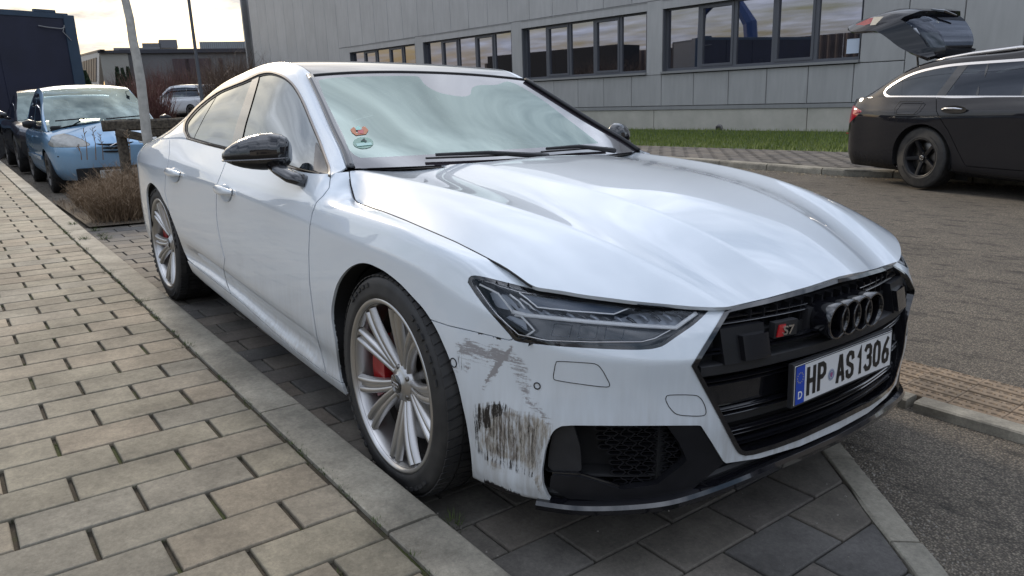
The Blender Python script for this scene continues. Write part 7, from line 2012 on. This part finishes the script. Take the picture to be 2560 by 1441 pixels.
# ------------------------------------------------------------------ young tree with limewashed trunk
TR = empty('young_tree', M=GM(*G_at(381, 420, 10.2), 0)); b0 = G_at(381, 420, 10.2); tag(TR, 'leaning young tree with pale limewashed trunk behind the wooden rail', 'tree')
pts = [(381, 425), (375, 385), (367, 330), (358.5, 262), (351, 206), (343.5, 147), (332, 100), (323, 46), (314.5, 0), (300, -60), (285, -140), (268, -240)]
P = [G_at(x, y, 10.2)-b0 for x, y in pts]; P = [np.array([p[0], p[1]+.006*math.sin(i*2.1), p[2]]) for i, p in enumerate(P)]
k = MB(); k.tube(P, [.062, .060, .057, .055, .053, .050, .049, .046, .043, .038, .030, .02], 14)
lime = mat('limewash', (.42,.41,.38), .9, noise_amt=.22, nscale=14, bump=.6, bscale=60); k.build('trunk', lime, TR, True)
k = MB()
for j in range(26):
    i0 = random.choice((8, 9, 10, 11)); p = P[i0]; a = random.uniform(0, 2*PI); L_ = random.uniform(.5, 1.4); d_ = np.array([math.cos(a)*.6, math.sin(a)*.6, .8]); k.tube([p, p+d_*L_*.5+np.array([jit(.1), jit(.1), 0]), p+d_*L_+np.array([0, 0, .15])], [.018, .011, .003], 5)
bark = mat('twig_brown', (.07,.05,.038), .9); k.build('crown', bark, TR)
# ------------------------------------------------------------------ street lamp
pl0 = G_at(512, 300, 24); pl1 = G_at(472, -2, 24)
LP = empty('street_lamp', M=GM(pl0[0], pl0[1], 0)); tag(LP, 'slim dark grey street lamp pole rising beside the hall corner', 'street lamp')
k = MB(); k.lathe([(.060, 0), (.057, 1.0), (.052, 1.02), (.040, 4.5), (.032, 8.2), (0, 8.25)], 14, 'z'); k.build('pole', mat('pole_grey', (.07,.075,.085), .5), LP, True)
k = MB(); k.tube([(0, 0, 8.1), (.3, .1, 8.35), (1.0, .3, 8.4)], .03, 8); k.build('arm', D.materials['pole_grey'], LP, True); k = MB(); k.box((.8, .15, 8.35), (1.5, .5, 8.47), .03); k.build('lamp_head', D.materials['pole_grey'], LP)
# ------------------------------------------------------------------ far buildings beyond the hedges
def far_box(name, px0, px1, top, Dm, depth, m, label, cat='building', yaw=0., z0=-.5, parent=None):
    a, b_ = G_at(px0, top, Dm), G_at(px1, top, Dm); w = np.linalg.norm((b_-a)[:2]); ang = math.atan2(b_[1]-a[1], b_[0]-a[0])+yaw
    e = empty(name, M=GM(a[0], a[1], 0, ang)) if parent is None else parent
    if parent is None: tag(e, label, cat)
    k = MB(); k.box((0, 0, z0), (w, depth, a[2]), .02); k.build('walls', m, e)
    return e, w, a[2]
wgr = mat('far_wall_grey', (.16,.155,.155), .7, noise_amt=.1, nscale=.3); wwh = mat('far_wall_white', (.50,.48,.45), .7); wcr = mat('far_wall_cream', (.33,.32,.285), .7); wdk = mat('far_dark', (.035,.035,.045), .5)
e, w, z = far_box('warehouse', 306, 660, 131, 62, 20, wgr, 'long low grey warehouse behind the brown hedge')
k = MB(); k.box((-.2, -.25, z-.10), (w, 0, z+.18), .02); k.build('roof_edge', wdk, e)
for x_ in (w*.33, w*.42, w*.66):
    k = MB(); k.box((x_, -.06, z-2.6 if x_ < w*.5 else 0), (x_+(2.6 if x_ < w*.4 else .25), -.01, z-.5), .0); k.build('door_panel', mat('far_maroon', (.07,.045,.05), .6), e)
e, w, z = far_box('pale_hall', 248, 318, 129, 58, 14, wcr, 'pale cream hall with a flat roof left of the leaning tree')
k = MB(); k.box((-.1, -.2, z-.12), (w+.1, 0, z+.05)); k.build('roof_edge', wdk, e)
k = MB(); k.box((w*.42, -.05, 2.2), (w*.75, -.01, 3.1)); k.build('sign_board', mat('sign_faded', (.40,.42,.50), .6), e); k = MB(); k.box((w*.70, -.06, 1.9), (w*.78, -.02, 3.5)); k.build('sign_board', wdk, e)
# its white glazed gable, receding to the left
gA, gB = G_at(248, 128, 58), G_at(198, 142, 72)
e2 = empty('glazed_gable', M=GM(0, 0, 0)); tag(e2, 'white gable wall with a tall dark-framed window strip, far left beyond the lorry', 'building')
def vq(name, px0, t0, b0_, px1, t1, b1_, m, lift=0.):
    def pt(px, py):
        d = rayG(px, py); n_ = np.cross(gB-gA, [0, 0, 1.]); t_ = (n_ @ (gA-OG))/(n_ @ d); return OG+d*(t_-lift)
    F4 = [pt(px0, t0), pt(px0, b0_), pt(px1, b1_), pt(px1, t1)]; n_ = np.cross(gB-gA, [0, 0, 1.]); n_ /= np.linalg.norm(n_); n_ = n_ if n_ @ (OG-gA) < 0 else -n_
    F8 = F4+[p+n_*.3 for p in F4]
    o = obj(name, F8, [(0, 1, 2, 3), (4, 7, 6, 5), (0, 4, 5, 1), (1, 5, 6, 2), (2, 6, 7, 3), (3, 7, 4, 0)], m, e2); fixn(o); return o
vq('walls', 248, 127, 235, 196, 141, 235, wwh)
vq('roof_edge', 249, 124, 129, 195, 138, 143, wdk, .3)
for i in range(6):
    x0, x1 = 205+6*i, 205+6*i+4.6; f0, f1 = (x0-204)/37, (x1-204)/37
    vq('window', x0, 155-11*f0, 205-0*f0, x1, 155-11*f1, 205, wdk, .5)
e, w, z = far_box('roof_plant', 283, 400, 120, 66, 3, mat('roof_plant_grey', (.13,.13,.14), .6), 'grey roof plant on the pale hall behind the tree trunk', 'roof plant', z0=4.0)
for x_, h_ in ((2.0, .35), (3.2, .6)):
    k = MB(); k.box((x_, .2, z), (x_+1.3, 2, z+h_)); k.build('unit', D.materials['roof_plant_grey'], e)
e, w, z = far_box('far_block', 498, 622, 105, 120, 20, mat('far_block_blue', (.24,.27,.29), .6), 'pale blue-grey flat block far behind the hedge tops')
for i in range(24):
    k = MB(); k.box((i*w/24, -.05, z-2.6), (i*w/24+.06, 0, z)); k.build('facade_rib', wgr, e)
# ------------------------------------------------------------------ hedges, shrubs and conifers
def twig_bush(name, Mx, rx, ry, h, n, m, label, cat='bush', group=None, stem=.012, seed=1, lean=.35, w=.010, base=0.):
    rs = random.Random(seed); e = empty(name, M=Mx); tag(e, label, cat, group); k = MB(); V = k.V; F = k.F
    for i in range(n):
        a = rs.uniform(0, 2*PI); r = math.sqrt(rs.random()); bx, by = rx*r*math.cos(a)*.75, ry*r*math.sin(a)*.75; env = math.sqrt(max(0.05, 1-r*r*.7))*(.75+.5*rs.random())
        x, y, z = bx, by, base*rs.random(); L = h*env; seg = 4; dx, dy = math.cos(a)*lean*r+rs.uniform(-.2, .2), math.sin(a)*lean*r+rs.uniform(-.2, .2)
        prev = np.array([x, y, z]); wd = w*(.8+.6*rs.random()); ang = rs.uniform(0, PI); px_, py_ = math.cos(ang), math.sin(ang)
        for s_ in range(seg):
            q = prev+np.array([dx*L/seg+rs.uniform(-.05, .05)*L, dy*L/seg+rs.uniform(-.05, .05)*L, L/seg*(1-.08*s_)]); w0 = wd*(1-s_/seg); w1 = wd*(1-(s_+1)/seg)+.0015
            b_ = len(V); V += [(prev[0]-px_*w0, prev[1]-py_*w0, prev[2]), (prev[0]+px_*w0, prev[1]+py_*w0, prev[2]), (q[0]+px_*w1, q[1]+py_*w1, q[2]), (q[0]-px_*w1, q[1]-py_*w1, q[2])]; F.append((b_, b_+1, b_+2, b_+3))
            # side twigs
            for t_ in range(2):
                aa = rs.uniform(0, 2*PI); l2 = L*rs.uniform(.08, .26); r2 = q+np.array([math.cos(aa)*l2, math.sin(aa)*l2, l2*rs.uniform(.3, 1.1)]); b_ = len(V); w2 = w1*.6+.001
                V += [(q[0]-px_*w2, q[1]-py_*w2, q[2]), (q[0]+px_*w2, q[1]+py_*w2, q[2]), tuple(r2)]; F.append((b_, b_+1, b_+2))
            prev = q
    k.build('twigs', m, e); return e
hm = leaf_mat('hedge_twigs', [(.050,.034,.026), (.095,.062,.045), (.15,.105,.075)]); hr = leaf_mat('hedge_twigs_red', [(.075,.032,.030), (.13,.055,.048), (.17,.09,.07)])
hedge = [(362, 166, 30, 1.3, hr), (395, 148, 56, 6.4, hr), (440, 146, 57, 6.6, hr), (486, 140, 58, 6.8, hm), (535, 135, 60, 6.0, hm), (588, 120, 29, 1.3, hm), (612, 112, 27, 1.2, hm), (412, 195, 54, 4.2, hm), (470, 205, 54, 4.8, hm), (592, 190, 26, 1.0, hm)]
hl = ['reddish leafless shrub just right of the leaning tree', 'tall reddish leafless shrub, second from the leaning tree', 'reddish leafless shrub above the white off-road car', 'brown leafless shrub left of the street lamp', 'brown leafless shrub right of the street lamp', 'tall brown shrub near the hall corner', 'tallest brown shrub touching the hall corner', 'low brown shrub in front of the red ones', 'low brown shrub behind the white off-road car', 'low brown shrub behind the coupe roof']
for i, (px_, top, Dm, rxm, m_) in enumerate(hedge):
    pb = G_at(px_, 285, Dm); pt = G_at(px_, top, Dm); h_ = pt[2]+.2
    twig_bush('shrub', GM(pb[0], pb[1], 0, rad(75)), rxm*.62, 1.6, h_*.86, 620, m_, hl[i], 'shrub', 'leafless shrubs behind the parked cars', seed=20+i, w=.030, lean=.22)
cm = leaf_mat('conifer_green', [(.008,.016,.010), (.018,.035,.018), (.035,.055,.028)])
for i, (px_, top, wd, lab) in enumerate(((226, 181, 16, 'dark conifer in front of the white gable'), (209+2, 196, 8, 'smaller dark conifer hugging the lorry edge'), (306, 171, 8, 'slim dark conifer left of three by the cream hall'), (319, 174, 8, 'slim dark conifer between two others by the cream hall'), (333, 171, 9, 'dark conifer right next to the leaning trunk'))):
    Dm = 48; pb = G_at(px_, 260, Dm); pt = G_at(px_, top, Dm); H_ = pt[2]; R_c = wd/1860*Dm*1.05; e = empty('conifer', M=GM(pb[0], pb[1], 0)); tag(e, lab, 'tree', 'small dark conifers by the pale halls')
    k = MB(); k.lathe([(.10, 0), (.06, H_*.9), (0, H_)], 8, 'z'); k.build('trunk', bark, e)
    k = MB(); rs = random.Random(i)
    for j in range(2600):
        z_ = H_*rs.random()**1.1; r_ = R_c*(1-(z_/H_)**2.2)*(.55+.5*rs.random()); a = rs.uniform(0, 2*PI); c_ = np.array([r_*math.cos(a), r_*math.sin(a), z_]); s_ = .10
        k.add([c_+np.array([rs.uniform(-s_, s_), rs.uniform(-s_, s_), -s_*.3]), c_+np.array([rs.uniform(-s_, s_), rs.uniform(-s_, s_), -s_*.2]), c_+np.array([math.cos(a)*s_*.7, math.sin(a)*s_*.7, s_*1.3])], [(0, 1, 2)])
    k.build('crown', cm, e)
# dry planting between the bays
pl_ = [(-9.2, -.86), (-6.10, -.90), (-6.05, 1.2), (-9.2, 1.2)]
V = [(x, y, float(zf(x, y))+.02) for x, y in pl_]; tag(obj('planter_bed', V, [(0, 1, 2, 3)], M['soil']), kind='structure')
dm = leaf_mat('dry_stems', [(.10,.065,.040), (.19,.13,.08), (.28,.205,.135)])
dl = ['dry brown seed-head shrub nearest the kerb corner', 'dry brown shrub behind the rear wheel of the white saloon', 'dry brown shrub below the rail post', 'dry brown shrub at the kerb beside the light blue hatchback', 'dry brown shrub between rail post and saloon tail', 'dry stems under the limewashed tree', 'low dry stems at the back of the planter bed']
for i, (x, y, rx_, h_) in enumerate(((-6.55, -.58, .40, .42), (-6.6, .15, .46, .50), (-7.3, -.25, .50, .48), (-8.0, -.55, .34, .30), (-8.0, .35, .5, .46), (-8.7, .0, .36, .40), (-7.3, .65, .5, .52))):
    twig_bush('dry_shrub', Matrix.Translation((x, y, float(zf(x, y)))), rx_, rx_*.8, h_, 460, dm, dl[i], 'shrub', 'dry shrubs in the planter bed', seed=60+i, w=.0042, lean=.5, base=.05)
sh = MB(); rs = random.Random(5)
for k_ in range(3400):
    x = rs.uniform(-9.1, -6.12); y = rs.uniform(-.88, 1.1); z = float(zf(x, y))+.02; a = rs.uniform(0, 2*PI); h_ = rs.uniform(.03, .22)*(1.0 if y > -.7 else .5); l_ = rs.uniform(0, .12); w_ = .0022
    sh.add([(x-w_*math.sin(a), y+w_*math.cos(a), z), (x+w_*math.sin(a), y-w_*math.cos(a), z), (x+l_*math.cos(a), y+l_*math.sin(a), z+h_)], [(0, 1, 2)])
o = sh.build('dry_ground_cover', dm); tag(o, 'matted dry stalks and leaves covering the planter bed', 'ground cover', kind='stuff')
tl_ = MB()
for j, (x_, top) in enumerate(((222, 322), (244, 318), (262, 335), (330, 325), (208, 365))):
    b0 = G_at(x_-4, 400, 9.6); t0 = G_at(x_-14, top, 9.6); tl_.tube([b0, (b0+t0)/2+np.array([.02, .01, 0]), t0], [.005, .004, .002], 4)
    for q in range(7):
        u = .6+.055*q; c_ = b0+(t0-b0)*u; tl_.tube([c_, c_+np.array([jit(.035), jit(.035), .03])], [.002, .004], 4)
o = tl_.build('tall_seed_stalks', dm); tag(o, 'tall thin dry seed stalks sticking up before the hatchback bonnet', 'stalks', kind='stuff'); o.matrix_world = MGm
# ------------------------------------------------------------------ the street behind the camera, seen in glass and paint
fm = mat('sheet_fence_brown', (.075,.055,.048), .7, noise_amt=.3, nscale=1.5)
FE = empty('sheet_fence', M=GM(0, 0, 0)); tag(FE, 'tall brown corrugated fence mirrored in the hall windows', 'fence')
def corr(x0, x1, y, h, name='fence_sheet'):
    V = []; F = []; n = int((x1-x0)/.12)
    for i in range(n+1):
        x = x0+(x1-x0)*i/n; yy = y+(.06 if (i//2) % 2 else 0); V += [(x, yy, -.3), (x, yy, h)]
    for i in range(n): F.append((2*i, 2*i+2, 2*i+3, 2*i+1))
    obj(name, V, F, fm, FE)
for i in range(9): corr(-52+4*i, -48.02+4*i, -9.0, 4.2+.0*i)
e, _, _ = None, 0, 0
def back_house(name, x, y, w, d, h, m, label, rz=0.):
    e = empty(name, M=GM(x, y, 0, rz)); tag(e, label, 'building'); k = MB(); k.box((0, 0, -.3), (w, d, h), .03); k.build('walls', m, e)
    k = MB(); k.add([(-.4, -.4, h), (w+.4, -.4, h), (w+.4, d+.4, h), (-.4, d+.4, h), (-.4, d/2, h+1.6), (w+.4, d/2, h+1.6)], [(0, 1, 5, 4), (3, 4, 5, 2), (0, 4, 3), (1, 2, 5)]); k.build('roof', mat(name+'_roof', (.09,.06,.05), .8), e)
    for i in range(5):
        for sy in (-.03, d+.0):
            k = MB(); k.box((1+i*w/5.5, sy, 1.1), (2.0+i*w/5.5, sy+.03, 2.4)); k.build('window', wdk, e)
    return e
back_house('house', 9.5, -19, 16, 8, 4.2, mat('house_plaster', (.34,.31,.27), .8), 'pale house behind the camera, mirrored in the headlight', rad(25))
back_house('workshop', 22, 10, 18, 9, 6.0, mat('workshop_grey', (.17,.17,.18), .8), 'grey workshop up the street, mirrored in the front grille', rad(100))
e = empty('trailer', M=GM(-46, -6.5, 0)); tag(e, 'dark box trailer mirrored in the middle window band', 'trailer'); k = MB(); k.box((0, 0, 1.1), (13, 2.5, 4.4), .03); k.build('box', M['under'], e)
for x_ in (1.5, 3, 10.5):
    k = MB(); k.lathe([(0, -.05), (.5, -.05), (.5, .3), (0, .3)], 24, 'y', (x_, .1, .5)); k.build('wheel', M['tyre'], e)
# blue excavator mirrored in the fourth band
bx = mat('excavator_blue', (.015,.05,.16), .4); e = empty('excavator', M=GM(-26.5, -12.5, 0)); tag(e, 'blue excavator behind the sheet fence, mirrored in the hall windows', 'excavator')
k = MB(); k.box((-1.3, -1.2, 1.2), (2.2, 1.2, 2.9), .1); k.build('body', bx, e); k = MB(); k.box((-1.6, -1.2, 1.4), (-.2, -.1, 4.3), .1); k.build('cab', wdk, e)
k = MB(); k.tube([(-1.2, 0, 2.4), (-1.6, 0, 5.6), (-3.4, 0, 8.2)], [.45, .5, .3], 8); k.build('boom', bx, e); k = MB(); k.tube([(-3.4, 0, 8.3), (-5.4, 0, 6.6), (-5.6, 0, 4.2)], [.35, .3, .2], 8); k.build('stick', bx, e)
k = MB(); k.box((-6.1, -.5, 3.3), (-5.2, .5, 4.3), .1); k.build('bucket', M['under'], e)
for sy in (-1.3, .7):
    k = MB(); k.box((-2, sy, 0), (2, sy+.6, .9), .2); k.build('track', M['under'], e)
